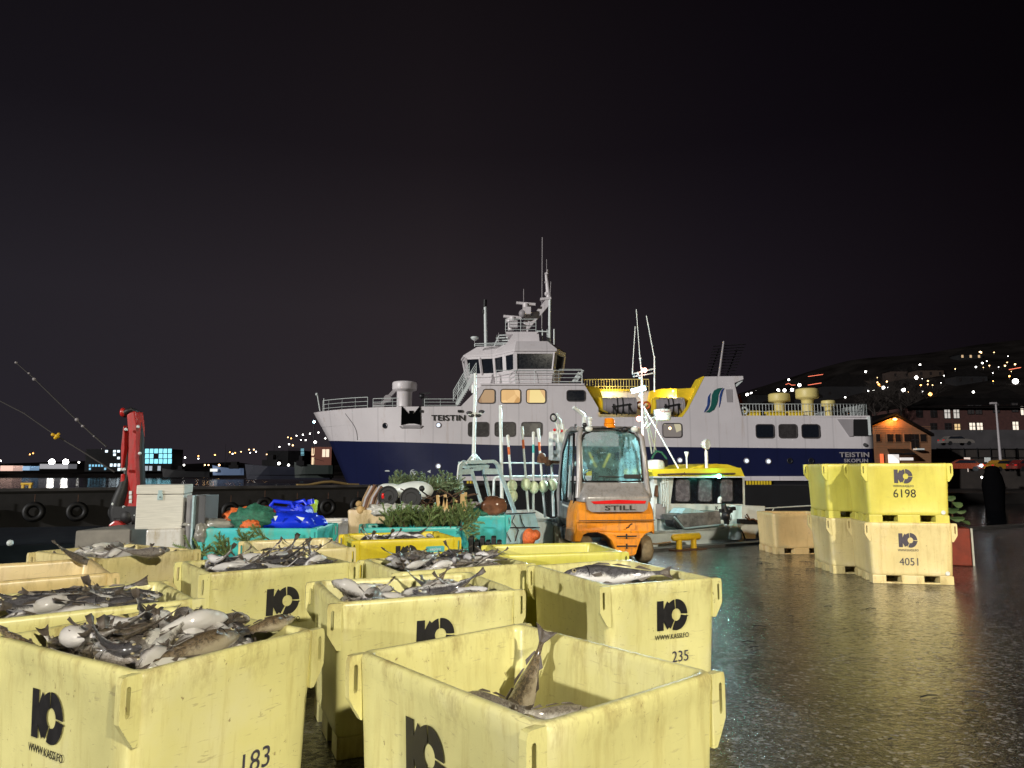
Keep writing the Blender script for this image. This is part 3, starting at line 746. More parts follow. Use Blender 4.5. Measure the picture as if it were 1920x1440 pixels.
def heap(key, n, L0, L1, kinds, base, label, group, seed, mound=.05, eyes=True, yaw0=0, yspread=.6, region=None, rolls=(90,), special=()):
    F, w_, d, h, z0 = TUBS[key]; F = F.copy()
    rnd = random.Random(seed); g = .03; iw, idd = w_/2-.06, d/2-.06
    nx, ny = int(2*iw/g)+1, int(2*idd/g)+1
    H_ = [[h-base+.03*noise.noise(Vector((i*.2, j*.2, seed))) for j in range(ny)] for i in range(nx)]
    # a lumpy mass of fish backs below the ones on top
    mb = MB(); vs = []; kx, ky = 26, 22
    for i in range(kx):
        for j in range(ky):
            x = -iw+2*iw*i/(kx-1); y = -idd+2*idd*j/(ky-1)
            vs.append(F @ Vector((x, y, h-base-.035+.035*noise.noise(Vector((x*9, y*16, seed))))))
    mb.add(vs, [(i*ky+j, (i+1)*ky+j, (i+1)*ky+j+1, i*ky+j+1) for i in range(kx-1) for j in range(ky-1)], 0, True)
    o = mb.build('buried_fish', 'mass'); tag(o, 'mass of fish backs filling the tub below the top layer, '+group, 'fish', None, 'stuff')
    def hp(x, y):
        i = int((x+iw)/g); j = int((y+idd)/g)
        return H_[min(nx-1, max(0, i))][min(ny-1, max(0, j))]
    for k in range(n):
        best = None
        for tr in range(14):
            L = rnd.uniform(L0, L1); kd = rnd.choice(kinds); yaw = rnd.gauss(R(yaw0), yspread)+(PI if rnd.random() < .5 else 0)
            cx, cy = math.cos(yaw), math.sin(yaw)
            mxx = max(.02, iw-abs(cx)*L*.50-abs(cy)*.075*L-.02); mxy = max(.02, idd-abs(cy)*L*.50-abs(cx)*.075*L-.02)
            if region: x = rnd.uniform(region[0], region[1])*iw; y = rnd.uniform(region[2], region[3])*idd
            else: x = rnd.uniform(-mxx, mxx); y = rnd.uniform(-mxy, mxy)
            hs = []; 
            for s_ in (.42, .3, .18, .05, -.08, -.2, -.32, -.42):
                hs.append(hp(x+cx*s_*L, y+cy*s_*L))
            zh = sorted(hs[:4])[2]; zt = sorted(hs[4:])[2]
            lo = (zh+zt)/2
            if best is None or lo < best[0]: best = (lo, L, kd, yaw, x, y, zh, zt)
        lo, L, kd, yaw, x, y, zh, zt = best
        tilt = max(-.10, min(.10, math.atan2(zh-zt, L*.5)))
        deep = PROTO[kd][4]; b = .075*L*deep
        roll = R(rnd.choice(rolls)+rnd.gauss(0, 7))*(1 if rnd.random() < .5 else -1)
        thick = b*abs(math.sin(roll))+.105*L*deep*abs(math.cos(roll))
        z = lo+thick*.72
        lim = h+mound-thick*.9
        if z > lim: z = lim+rnd.uniform(-.02, .01)
        put_fish(kd, fish_mat(F, x, y, z, yaw, tilt, roll, L), label, group, eyes)
        cx, cy = math.cos(yaw), math.sin(yaw)
        for s_ in [i*.05-.45 for i in range(19)]:
            hh = ipl(.5-s_, HPROF)*L*deep
            for q in (-.8, -.4, 0, .4, .8):
                px_ = x+cx*s_*L-cy*q*hh; py_ = y+cy*s_*L+cx*q*hh
                i = int((px_+iw)/g); j = int((py_+idd)/g)
                if 0 <= i < nx and 0 <= j < ny:
                    top = z+tilt*s_*L+thick*(hh/(.115*L*deep))*math.sqrt(1-q*q*.8)*.8
                    H_[i][j] = max(H_[i][j], top)
heap('T1', 62, .34, .50, [0, 1, 7, 6, 3, 7, 6, 2, 6], .12, 'wet fish in the heap of the front left tub with the bold logo', 'big cod heaped in the front left tub', 11, .03, rolls=(85, 70, 100, 130), yaw0=60)
heap('T12', 26, .38, .56, [3, 4, 5, 6, 2, 5], .09, 'large grey fish in the tub right behind the front left cod tub', 'large grey fish in the second tub on the left', 5, .03, rolls=(35, 80), yaw0=10, yspread=.4)
heap('T10', 18, .36, .50, [6, 7, 6, 0], .09, 'pale bellied fish in the tub below the white chest', 'pale fish in the tub below the white chest', 8, .06, rolls=(120, 90))
heap('T3', 28, .34, .50, [7, 3, 6, 5, 7, 2, 6], .12, 'grey fish lying in the stained tub behind the nearly empty one', 'fish in the stained tub', 21, .0, rolls=(90, 120))
heap('T5', 52, .30, .46, [2, 3, 4, 5, 6, 7], .07, 'small grey fish heaped in the tub with its whole logo in view', 'small fish heaped in the tub with its whole logo in view', 31, .06, yspread=1.0)
heap('T6', 54, .30, .46, [2, 3, 6, 5, 4, 7, 6], .07, 'small grey fish heaped in the tub before the vivid yellow one', 'small fish heaped before the vivid yellow tub', 41, .08, eyes=True, yspread=1.0)
heap('T8', 30, .30, .46, [2, 3, 4, 5], .07, 'small grey fish in the vivid yellow tub', 'small fish in the vivid yellow tub', 51, .055, eyes=False, yspread=.8)
heap('T9', 18, .34, .48, [2, 3, 4, 5, 7], .12, 'thin grey fish in the pale tub before the turquoise one', 'thin fish in the pale tub before the turquoise one', 61, .035, eyes=False, yspread=.8)
heap('T4', 4, .5, .6, [3, 4], .15, 'grey fish lying under the big one in the tub numbered 235', 'fish in the tub numbered 235', 71, -.02, rolls=(40,), yspread=.3, yaw0=10)
heap('T7', 4, .42, .5, [0, 3], .30, 'dark fish at the bottom of the lemon tub before the forklift', 'fish in the lemon tub', 81, -.1, region=(-.8, -.1, -.5, .6))
heap('T2', 6, .5, .6, [6, 7], .46, 'pale fish at the bottom of the nearly empty front tub', 'fish at the bottom of the nearly empty tub', 91, -.22, region=(-.45, .5, -.5, .35), rolls=(150, 170))
heap('T11', 3, .42, .5, [3, 0], .32, 'dark fish lying in the peach tub at the left edge', 'fish in the peach tub', 95, -.16, region=(-.3, .6, -.2, .6))

def fish_at(kind, px, py, dist, head, L, roll, label, cat='fish', up=0):
    """one named fish: its middle on the pixel's ray at a distance, head direction as a world vector"""
    c = P(px, py, dist); hd = Vector(head).normalized()
    y = Vector((0, 0, 1)).cross(hd);
    if y.length < .1: y = Vector((0, 1, 0))
    y.normalize(); z = hd.cross(y)
    m = Matrix((hd, y, z)).transposed().to_4x4(); m.translation = c
    m = m @ Matrix.Rotation(R(roll), 4, 'X') @ Matrix.Scale(L, 4)
    f = put_fish(kind, m, label, None); return f
AB1 = Vector((math.cos(R(58.4)), math.sin(R(58.4)), 0))
def dz(px, py, z):
    d = ray(px, py); t = (z-CAM_H)/d.z; return d.y*t
def fz_at(kind, px, py, z, head, L, roll, label):
    return fish_at(kind, px, py, dz(px, py, z), head, L, roll, label)
fz_at(9, 366, 1210, .90, AB1+Vector((-.02, 0, .02)), .46, -55, 'brown cod with a round staring eye at the front rim of the front left heap')
fz_at(8, 497, 1172, .90, AB1+Vector((.02, 0, .03)), .36, -50, 'glossy brown cod with its snout at the right corner of the front left heap')
fz_at(6, 340, 1168, .93, AB1+Vector((.30, -.1, .02)), .44, -105, 'long white bellied fish lying on top of the front left heap')
fz_at(1, 238, 1192, .90, Vector((-.75, -.45, .0)), .42, -75, 'stout grey cod pointing to the left front corner on the front left heap')
fz_at(6, 165, 1199, .90, Vector((-.85, .53, .0)), .44, 105, 'white fish lying at the left side of the front left heap')
fz_at(8, 30, 1200, .87, Vector((.45, .5, -.6)), .34, 60, 'fish with its dark tail raised at the left end of the front left heap')
fz_at(9, 985, 1290, .66, Vector((-.45, -.15, -1)), .50, 50, 'brown fish standing on its head with its tail up in the nearly empty tub')
fz_at(6, 925, 1318, .60, Vector((-1, .1, .1)), .36, 15, 'small white fish head looking left in the nearly empty tub')
fz_at(7, 1045, 1338, .60, Vector((1, .1, -.05)), .36, -25, 'small white fish pointing right in the nearly empty tub')
fz_at(4, 1155, 1076, .875, Vector((-1, -.05, .0)), .80, 20, 'big grey speckled fish lying across the top of the tub numbered 235')
fz_at(7, 670, 1110, .86, Vector((-.9, .3, .30)), .40, 160, 'pinkish round headed fish at the left corner of the stained tub')
fz_at(8, 815, 1098, .84, Vector((-.5, .2, -.6)), .36, 30, 'fish with a brown tail sticking up at the rim of the stained tub')
fz_at(6, 262, 1038, .91, Vector((1, .2, .03)), .44, 100, 'round white belly up fish on the tub below the white chest')
fz_at(0, 135, 1042, .92, Vector((.75, .1, -.35)), .38, 100, 'brown fish with its tail raised at the left of the tub below the chest')
fz_at(3, 120, 1128, .89, Vector((-1, -.55, .0)), .60, -40, 'long dark grey fish along the left half of the second tub')
for p in PROTO:
    for o in p[:3]: bpy.data.objects.remove(o)
# ------------------------------------------------------------------ the ferry, broadside 60 m away
FY = 60.0; BM = 11.0; YC = FY+BM/2
def fx(px): return (px-960)/FPX*FY/ (cP - 0) if False else P(px, 860, FY).x
def fz(py): return P(960, py, FY).z
ferry = empty('ferry', (3, YC, WZ), 0, 'white and dark blue car ferry lying across the harbour with lit cabin windows', 'ferry')
def stem(z):      # x of the bow at height z
    tab = [(-2.4, -13.6), (.3, -15.0), (4.4, -17.0), (6.92, -18.35), (8, -18.6)]
    return ipl(z, tab)
def half(t, z):   # half beam along the bow, fuller higher up
    k = 1.6+1.5*max(0, min(1, (z+2)/9)); base = 1-(1-t)**k
    low = .80+.20*max(0, min(1, (z+2)/6)) if t < 1 else 1
    return BM/2*base*(low+(1-low)*t)
XM = -5.0; XS = fx(1643)
def zsheer(x): return ipl(x, [(-18.6, 6.95), (-14, 6.98), (-10.6, 7.02), (-4.1, 7.06), (19.6, 7.06), (40, 7.06)])
def zblue(x): return ipl(x, [(-18, 4.42), (-13, 4.15), (-4, 3.86), (0, 3.74), (25, 3.50), (40, 3.44)])
def hull_ring(z_of, nb=22):
    pts = []
    for i in range(nb+1):
        t = i/nb; z0 = z_of(-12); sx = stem(z0); x = sx+(XM-sx)*t; z = z_of(x); pts.append(Vector((x, YC-half(t, z), z)))
    for x in (0, 6.0, 7.4, 16, 24, XS-.9, XS-.1): pts.append(Vector((x, FY+ (0 if x < XS-1 else .12), z_of(x))))
    pts.append(Vector((XS, FY+1.0, z_of(XS)))); pts.append(Vector((XS, FY+BM-1.0, z_of(XS))))
    back = [Vector((p.x, 2*YC-p.y, p.z)) for p in reversed(pts[:-2]) ][:-1]
    return pts+back
def lerpz(f, a, b): return lambda x: a(x)*(1-f)+b(x)*f
zb0 = lambda x: -2.6
zb1 = lambda x: ipl(x, [(-19, -.2), (-6, -.1), (-4.2, .98), (40, .98)])
def shell(name, fa, fb, n, mat):
    mb = MB(); mb.loft([hull_ring(lerpz(i/n, fa, fb)) for i in range(n+1)], caps=False); return mb.build(name, mat, ferry)
shell('lower_hull', zb0, zb1, 3, 'navy_aft')
hull_blue = shell('blue_hull', zb1, zblue, 5, 'blue_paint')
# white topsides: full height forward and amidships
ztopw = lambda x: 6.16 if x > 5 else zsheer(x)
ztopw2 = lambda x: ipl(x, [(-19, 6.95), (-10.6, 7.02), (-4.1, 7.06), (6.0, 7.06), (7.4, 6.14), (40, 6.14)])
white = shell('white_topsides', zblue, ztopw2, 6, 'white_paint')
mb = MB(); rg = hull_ring(lambda x: 5.6); mb.add(rg, [tuple(range(len(rg)))]); mb.build('deck', plain('deck_green_grey', (.10, .11, .10), .6), ferry)
# rubbing strake
mb = MB(); mb.box((fx(868), FY-.30, .80), (XS-1.0, FY+.1, 1.17)); mb.prism([(fx(868), FY-.30, .80), (fx(868), FY-.3, 1.17), (fx(868)-.6, FY, 1.1), (fx(868)-.4, FY, .85)], (0, .25, 0))
mb.build('rubbing_strake', 'white_paint', ferry)
mb = MB()
for x0, n_ in ((fx(876), 3), (fx(1396), 9)):
    for i in range(n_): mb.box((x0+i*.24, FY-.26, .38), (x0+i*.24+.15, FY-.18, .78))
mb.build('draught_blocks', 'ship_yellow', ferry)
# bow weld seam and hawse details
def fpl(mb, pts, y, d, mi=0):     # outline given in photo pixels on the plane y
    mb.prism([P(px, py, y) for px, py in pts], (0, d, 0), mi)
mb = MB(); pts = []
for k in range(9):
    t = .285+.02*math.sin(k*.5); z = 4.3+(6.6-4.3)*k/8; s0 = stem(z); x = s0+(XM-s0)*t; pts.append((x, YC-half(t, z)-.012, z))
mb.tube(pts, .022, 5); mb.build('weld_seam', 'dark_metal', ferry)
M['window_rubber'] = plain('window_rubber', (.07, .06, .06), .5)
# windows
def window(px0, py0, px1, py1, y, mat, slant=0, name='window'):
    f = MB(); a = P(px0, py1, y-.03); b = P(px1, py0, y-.03); s_ = slant
    x0, x1, z0, z1 = a.x, b.x, a.z, b.z
    def ring(k, yy): 
        pts = []; r = .16
        for cx, cz, a0 in ((x1-r, z1-r, 0), (x0+r+s_, z1-r, 90), (x0+r, z0+r, 180), (x1-r, z0+r, 270)):
            for i in range(4): aa = R(a0+30*i); pts.append(Vector((cx+(r+k)*math.cos(aa), yy, cz+(r+k)*math.sin(aa))))
        return pts
    f.loft([ring(0, y-.02), ring(.07, y-.02), ring(.09, y-.045), ring(.02, y-.045), ring(0, y-.02)], caps=False, smooth=False)
    fr = f.build(name, 'window_rubber', ferry)
    g = MB(); g.add(ring(.01, y-.022), [tuple(range(16))]); g.build('pane', mat, fr)
    return fr
M['room_warm'] = None
def room_mat(name, c1, c2, s, sc=1.4):
    m, nt, b = newmat(name); v = coord(nt, (1, .01, .6)); n = N(nt, 'ShaderNodeTexVoronoi'); n.feature = 'F1'; n.inputs['Scale'].default_value = sc; nt.links.new(v, n.inputs['Vector'])
    r = ramp(nt, n.outputs['Color'], [(.2, c1), (.6, c2)]); r.color_ramp.interpolation = 'LINEAR'
    b.inputs['Base Color'].default_value = (.02, .02, .02, 1); nt.links.new(r.outputs[0], b.inputs['Emission Color']); b.inputs['Emission Strength'].default_value = s
    b.inputs['Roughness'].default_value = .15; return m
M['room_warm'] = room_mat('warm_lit_window', (.62, .34, .12), (.95, .62, .28), .95)
M['room_blind'] = room_mat('blind_lit_window', (.42, .26, .15), (.55, .36, .20), .85, .8)
M['room_yellow'] = room_mat('yellow_lit_window', (.95, .78, .32), (.72, .45, .20), 1.0, 1.1)
M['room_stair'] = room_mat('stair_lit_window', (.80, .72, .45), (.22, .19, .17), .9, 1.3)
for x0, x1 in ((879, 915), (929, 965), (979, 1015)): window(x0, 793, x1, 817, FY, 'grey_glass')
window(897, 731, 927, 755, FY, 'room_blind', .45); window(940, 731, 975, 755, FY, 'room_warm'); window(988, 731, 1022, 755, FY, 'room_yellow')
window(1064, 733, 1096, 751, FY, 'dark_glass')
window(1244, 795, 1277, 819, FY, 'room_stair')
window(1419, 797, 1450, 820, FY, 'dark_glass'); window(1462, 797, 1493, 820, FY, 'grey_glass'); window(1505, 797, 1535, 820, FY, 'dark_glass')
# portholes
for px, py, lit in ((822, 797, 1), (722, 798, 0), (822, 874, 1), (1275, 863, 1), (1400, 864, 1), (1441, 865, 1), (1481, 864, 0), (1521, 864, 0)):
    y = FY
    if px < 830: 
        for it in range(6):
            q = P(px, py, y); s0 = stem(q.z); t = min(1, max(0, (q.x-s0)/(XM-s0))); y = YC-half(t, q.z)
    q = P(px, py, y-.03); m_ = MB(); m_.torus(q, (0, 1, 0), .20, .05, 18, 6); pt = m_.build('porthole', 'ship_grey' if lit else 'dark_metal', ferry)
    g = MB(); g.cyl(q+Vector((0, .05, 0)), q+Vector((0, -.01, 0)), .19, n=16); g.build('pane', 'lamp_port' if lit else 'dark_glass', pt) if False else g.build('pane', emis('porthole_light', (.75, .85, 1.0), 1.0) if lit else 'dark_glass', pt)
# white marks near the waterline (bow thruster signs)
def hull_pt(px, py):
    y = FY
    for it in range(8):
        q = P(px, py, y); s0 = stem(q.z); t = min(1, max(0, (q.x-s0)/(XM-s0))); y = YC-half(t, q.z)
    return P(px, py, y-.04)
mb = MB(); q = hull_pt(774.5, 886); mb.torus(q, (0, 1, 0), .23, .03, 20, 5)
for a in range(4): mb.bar(q, q+Vector((math.cos(a*PI/2+.7)*.23, 0, math.sin(a*PI/2+.7)*.23)), .03, .10)
for px, s in ((745, 1), (804, -1)):
    q = hull_pt(px, 884); mb.prism([q+Vector((-.14*s, 0, .14)), q+Vector((.14*s, 0, 0)), q+Vector((-.14*s, 0, -.14))], (0, .03, 0))
q = hull_pt(728, 883); mb.sph(q, .3, sc=(1, .1, .22))
mb.build('thruster_marks', 'white_metal', ferry)
# names
def ferry_text(body, px, py, size, mat, sx=1.3, name='name'):
    q = hull_pt(px, py) if px < 900 else P(px, py, FY-.03)
    t = MB(); xd = Vector((1, 0, 0))
    if px < 870:
        a = hull_pt(px-25, py); b = hull_pt(px+25, py); xd = b-a
    t.text(body, size, frame(q+Vector((0, -.03, 0)), xd, (0, 0, 1)), sx=sx, depth=.02, bold=.022); t.build(name, mat, ferry)
ferry_text('TEISTIN', 841, 784, .66, 'ink', 1.22); ferry_text('TEISTIN', 1602, 853, .56, 'ship_grey', 1.25); ferry_text('SKOPUN', 1605, 864, .42, 'ship_grey', 1.2, 'home_port')
# anchor pocket
mb = MB(); A0 = hull_pt(752, 760); A1 = hull_pt(789, 797)
y0 = min(A0.y, A1.y)-.06
def apx(px, py): return hull_pt(px, py)+Vector((0, -.05, 0))
for poly in ([(753, 761), (770, 780), (770, 793), (752, 797)], [(788, 760), (789, 797), (772, 793), (772, 780)], [(767, 770), (775, 770), (774, 794), (768, 794)]):
    mb.prism([apx(*p) for p in poly], (0, .25, 0))
mb.build('anchor_pocket', 'void', ferry)
mb = MB(); mb.tube([apx(750, 799), apx(752, 802), apx(788, 802), apx(792, 798)], .05, 6); mb.prism([apx(755, 797), apx(788, 797), apx(788, 800), apx(755, 800)], (0, .2, 0)); mb.build('anchor', 'ship_grey', ferry)
# rails
def rail(name, pts, h, mat, posts=1.4, lines=2, r=.03, dense=0, pr=None, parent=None):
    mb = MB(); pts = [Vector(p) for p in pts]
    for k in range(lines+1):
        hh = h*(1-k/(lines+.6)); mb.tube([p+Vector((0, 0, hh)) for p in pts], r if k == 0 else r*.7, 5)
    for a, b in zip(pts, pts[1:]):
        n = max(1, int((b-a).length/(dense or posts)))
        for i in range(n+1):
            p = a.lerp(b, i/n); mb.cyl(p, p+Vector((0, 0, h)), (pr or r*.8), n=5)
    return mb.build(name, mat, parent or ferry)
def deck_pt(px, off=.25):
    q = hull_pt(px, 764); return Vector((q.x, q.y+off, 7.0))
rail('bow_rail', [deck_pt(p) for p in (604, 615, 640, 665, 688)], .95, 'white_metal', 1.3)
rail('bow_rail', [deck_pt(p, .3) for p in (698, 715, 735, 745)], .8, 'white_metal', .9)
rail('bow_rail', [deck_pt(p, .3) for p in (795, 825, 855)], .7, 'white_metal', 1.6)
mb = MB(); q = deck_pt(600, .1); mb.cyl(q, q+Vector((-.3, 0, 1.5)), .06); mb.sph(q+Vector((-.35, 0, 1.55)), .14); mb.cyl(q+Vector((.3, .2, 0)), q+Vector((.25, .2, 1.2)), .04); mb.build('bow_post', 'white_metal', ferry)
def mushroom(px0, px1, pyt, pyb, mat, y=62.5, hr=.62):
    a = P(px0, pyt, y); b = P(px1, pyb, y); c = Vector(((a.x+b.x)/2, y, b.z)); h = a.z-b.z; r = (b.x-a.x)/2
    m_ = MB(); m_.lathe(c, [(r*hr*1.05, -.3), (r*hr, .02), (r*hr, h*.55), (r*hr*1.1, h*.62), (r*.98, h*.66), (r, h*.70), (r, h*.92), (r*.95, h*.98), (r*.8, h)], 24)
    return m_
mushroom(736, 781, 716, 762, 'white_metal', 63).build('ventilator', 'white_paint', ferry)
mb = MB(); c = P(738, 748, 63); mb.bar(c+Vector((-1.1, 0, -.6)), c+Vector((.3, 0, 1.0)), .3, .3); mb.cyl(c+Vector((-.5, -.3, 0)), c+Vector((-.5, .3, 0)), .35); mb.box((c.x-1.8, 62.8, 6.9), (c.x-.8, 63.6, 7.6))
mb.build('windlass', 'ship_grey', ferry)
mb = MB(); c = P(797, 745, 63); mb.box((c.x-.25, 62.9, 6.9), (c.x+.25, 63.2, c.z+.1)); mb.bar(c+Vector((-.5, 0, .3)), c+Vector((.5, 0, .4)), .15, .15); mb.sph(c+Vector((-.3, 0, .1)), .25); mb.build('deck_winch', 'dark_metal', ferry)
for px in (790, 861, 865):
    mb = MB(); q = apx(px, 771); mb.box((q.x-.12, q.y-.03, q.z-.1), (q.x+.12, q.y+.1, q.z+.1)); mb.build('fairlead', 'black', ferry)
# ---- superstructure, forward block (flush with the hull side)
mb = MB(); y = FY+.004
mb.prism([P(862, 764, y), P(905, 720, y), P(1095, 720, y), P(1122, 765, y), P(1122, 790, y), P(862, 790, y)], (0, BM-.01, 0))
blk = mb.build('deckhouse', 'white_paint', ferry)
mb = MB(); mb.prism([P(901, 719, FY-.12), P(1096, 719, FY-.12), P(1096, 722, FY-.12), P(901, 722, FY-.12)], (0, 11.2, 0)); mb.build('bridge_deck', 'white_paint', ferry)
zD = P(960, 719, FY).z
rail('bridge_rail', [(fx(930), FY+.15, zD), (fx(1040), FY+.15, zD), (fx(1094), FY+.15, zD)], 1.15, 'white_metal', 1.3, 3, .028)
rail('stair_rail', [P(850, 752, 61), P(880, 700, 61)], .9, 'white_metal', .7, 3, .035)
rail('stair_rail', [P(858, 757, 60.3), P(893, 700, 60.3)], .9, 'white_metal', .7, 3, .035)
mb = MB()
for k in range(16):
    a = P(858+33*k/15, 757-56*k/15, 60.3); mb.box((a.x-.15, 60.2, a.z-.03), (a.x+.15, 61.1, a.z+.03))
mb.bar(P(856, 759, 60.2), P(891, 702, 60.2), .08, .25); mb.bar(P(856, 759, 61.1), P(891, 702, 61.1), .08, .25)
mb.build('ladder', 'white_metal', ferry)
# ---- wheelhouse: an octagonal house with outward leaning glass and a wing over the near side
def whouse():
    zb, zs, zt, zr = zD, fz(693), fz(661), fz(640)
    # plan outlines (x, y), clockwise from the near left
    wing = [(fx(966), 60.2), (fx(1042), 60.2), (fx(1062), 62.2), (fx(1062), 68.8), (fx(1042), 70.8), (fx(966), 70.8), (fx(925), 68.2), (fx(868), 67.6), (fx(860), 65.5), (fx(868), 63.4), (fx(925), 62.8)]
    c = Vector((fx(975), YC, 0))
    def ring(k, z, dx=0): return [Vector((c.x+(x-c.x)*k+dx, c.y+(yy-c.y)*(k if k > 1 else .5+.5*k), z)) for x, yy in wing]
    b = MB(); b.loft([ring(.90, zb), ring(.955, zs)], smooth=False); hs = b.build('wheelhouse', 'white_paint', ferry)
    b = MB(); b.loft([ring(.955, zs+.002), ring(1.01, zt)], caps=False, smooth=False)
    b.build('bridge_glass', 'dark_glass', hs)
    # mullions and sill / head bands
    b = MB(); lo = ring(.962, zs-.03); hi = ring(1.018, zt+.03); n = len(lo)
    for i in range(n):
        j = (i+1) % n; L = (lo[j]-lo[i]).length; k = 1 if L < 2.4 else (2 if L < 4.0 else 3 if L < 6 else 4)
        if i == 0: k = 1
        for q in range(k): 
            f = q/k; b.bar(lo[i].lerp(lo[j], f), hi[i].lerp(hi[j], f), .34, .16)
        b.bar(lo[i]-Vector((0, 0, .05)), lo[j]-Vector((0, 0, .05)), .12, .34); b.bar(hi[i]+Vector((0, 0, .05)), hi[j]+Vector((0, 0, .05)), .14, .34)
    b.build('window_frames', 'white_paint', hs)
    b = MB(); b.loft([ring(1.05, zt+.12), ring(1.055, zt+.30), ring(.80, zr+.15)], smooth=False); b.build('roof', 'white_paint', hs)
    # wing front (the panel below the big near window)
    b = MB(); x0, x1 = fx(966), fx(1042)
    b.prism([(x0+.45, 60.62, zb+.01), (x1-.5, 60.62, zb+.01), (x1-.12, 60.36, zs), (x0+.1, 60.36, zs)], (0, .2, 0)); b.build('wing_panel', 'ship_grey', hs)
    # upper house and radar platform
    ub, ut = zr+.13, fz(627)
    b = MB(); b.prism([P(945, 650, 62.5), P(963, 626, 62.5), P(1010, 626, 62.5), P(1012, 645, 62.5)], (0, 6, 0)); b.build('upper_house', 'white_paint', hs)
    b = MB()
    for px in (994, 1010): q = P(px, 652, 60.9); b.sph(q, .10)
    b.build('vent_holes', 'black', hs)
    return hs
wh = whouse()
rail('roof_rail', [P(890, 650, 62.5), P(944, 648, 62.5)], .25, 'white_metal', 1.5, 1, .05, parent=wh)
# masts and antennas
def pole(name, a, b, r, r2=None, mat='white_metal', parent=None):
    m_ = MB(); m_.cyl(a, b, r, r2, n=8); return m_.build(name, mat, parent or ferry)
py_ = 64.0
mb = MB()
mb.bar(P(984, 622, py_), P(990, 592, py_), .55, .55)
mb.bar(P(984, 618, py_), P(1029, 565, py_), .5, .55); mb.bar(P(985, 592, py_), P(1012, 590, py_), .35, .5); mb.bar(P(1008, 592, py_), P(1029, 562, py_), .4, .5)
mb.bar(P(1013, 562, py_), P(1033, 560, py_), .6, .22)
mb.tube([P(1029, 562, py_), P(1026, 530, py_), P(1024, 515, py_), P(1028, 506, py_)], [.22, .18, .14, .08], 8)
mb.bar(P(1021, 514, py_), P(1027, 513, py_), .3, .15); mb.bar(P(1021, 530, py_), P(1027, 529, py_), .3, .15); mb.sph(P(1025, 551, py_), .22)
mb.build('mast', 'white_paint', ferry)
mb = MB(); mb.prism([P(948, 622, 62.6), P(952, 627, 62.6), P(1005, 627, 62.6), P(1010, 622, 62.6)], (0, 3, 0)); mb.cyl(P(958, 620, 63.5), P(958, 603, 63.5), .28); mb.cyl(P(957, 604, 63.5), P(957, 598, 63.5), .4)
mb.build('radar_platform', 'white_paint', ferry)
rail('platform_rail', [P(948, 622, 62.7), P(1005, 622, 62.7)], 1.15, 'white_metal', 1.1, 3, .035)
for a, b in (((944, 593), (978, 596)), ((968, 568), (1004, 571))):
    m_ = MB(); m_.bar(P(*a, 63.3), P(*b, 63.3), .22, .22); mid = P((a[0]+b[0])/2, (a[1]+b[1])/2, 63.3); m_.cyl(mid, mid-Vector((0, 0, .5)), .3); m_.box((mid.x-.3, 63.0, mid.z-1.0), (mid.x+.45, 63.6, mid.z-.35)); m_.build('radar_scanner', 'white_paint', ferry)
mb = MB(); mb.sph(P(980, 588, 63.2), .36, sc=(1, .8, 1.1)); mb.build('searchlight', 'ship_grey', ferry)
for a, b, r, mt in (((1017, 445), (1016, 616), .045, 'ship_grey'), ((1025, 486), (1025, 510), .03, 'ship_grey'), ((1031, 562), (1030, 655), .13, 'white_metal'), ((1033, 528), (1031, 562), .035, 'ship_grey'),
        ((1017, 617), (1017, 655), .06, 'white_metal'), ((1026, 618), (1027, 655), .05, 'white_metal'), ((1039, 617), (1039, 665), .07, 'white_metal'), ((982, 542), (982, 566), .035, 'ship_grey'),
        ((910, 575), (911, 650), .15, 'white_metal'), ((890, 632), (890, 650), .03, 'ship_grey'), ((935, 624), (935, 645), .03, 'ship_grey')):
    pole('antenna', P(*b, 63.8), P(*a, 63.8), r, mat=mt)
pole('mast_lantern', P(909, 576, 63.8), P(909.5, 562, 63.8), .17, mat='black'); pole('mast_lantern', P(907, 588, 63.8), P(907, 581, 63.8), .14, mat='black')
mb = MB(); mb.lathe(P(890, 633, 63.8), [(.05, -.3), (.3, -.15), (.38, 0), (.3, .08), (.05, .12)], 14); mb.build('satellite_dome', 'white_metal', ferry)
mb = MB(); mb.bar(P(1006, 621, 63.8), P(1030, 622, 63.8), .1, .1)
for k in range(4): mb.bar(P(930, 644-k*5, 63.8+k*.3), P(955, 643-k*5, 63.8+k*.3), .1, .1)
mb.bar(P(926, 650, 63.8), P(935, 630, 63.8), .1, .1); mb.build('signal_yard', 'white_metal', ferry)
# aft of the bridge: rails and the open deck with rafts
rail('bridge_rail', [(fx(1050), 60.6, zD), (fx(1094), 60.6, zD)], 1.3, 'white_metal', 1.0, 3, .03)
mb = MB(); mb.bar(P(1080, 716, 61), P(1093, 694, 61), .08, .2); mb.bar(P(1074, 716, 61.6), P(1086, 698, 61.6), .08, .2); mb.build('ladder', 'white_metal', ferry)
zY = fz(727)
mb = MB()
mb.box((fx(1096), 62.6, 6.2), (fx(1300), 63.2, zY))          # cream back wall of the recess
mb.build('raft_deck_wall', 'white_paint', ferry)
mb = MB(); mb.prism([P(1095, 722, FY+.02), P(1122, 768, FY+.02), P(1140, 775, FY+.4), P(1124, 727, FY+1.2)], (0, 1.0, 0)); mb.box((fx(1096), 62.3, zY-.02), (fx(1215), 63.4, zY+.16)); 
mb.prism([P(1215, 760, 61.6), P(1220, 733, 61.6), P(1240, 729, 61.6), P(1290, 729, 61.6), P(1290, 760, 61.6)], (0, .9, 0)); mb.prism([P(1268, 760, 61), P(1268, 729, 61), P(1310, 727, 61), P(1288, 775, 61)], (0, .5, 0))
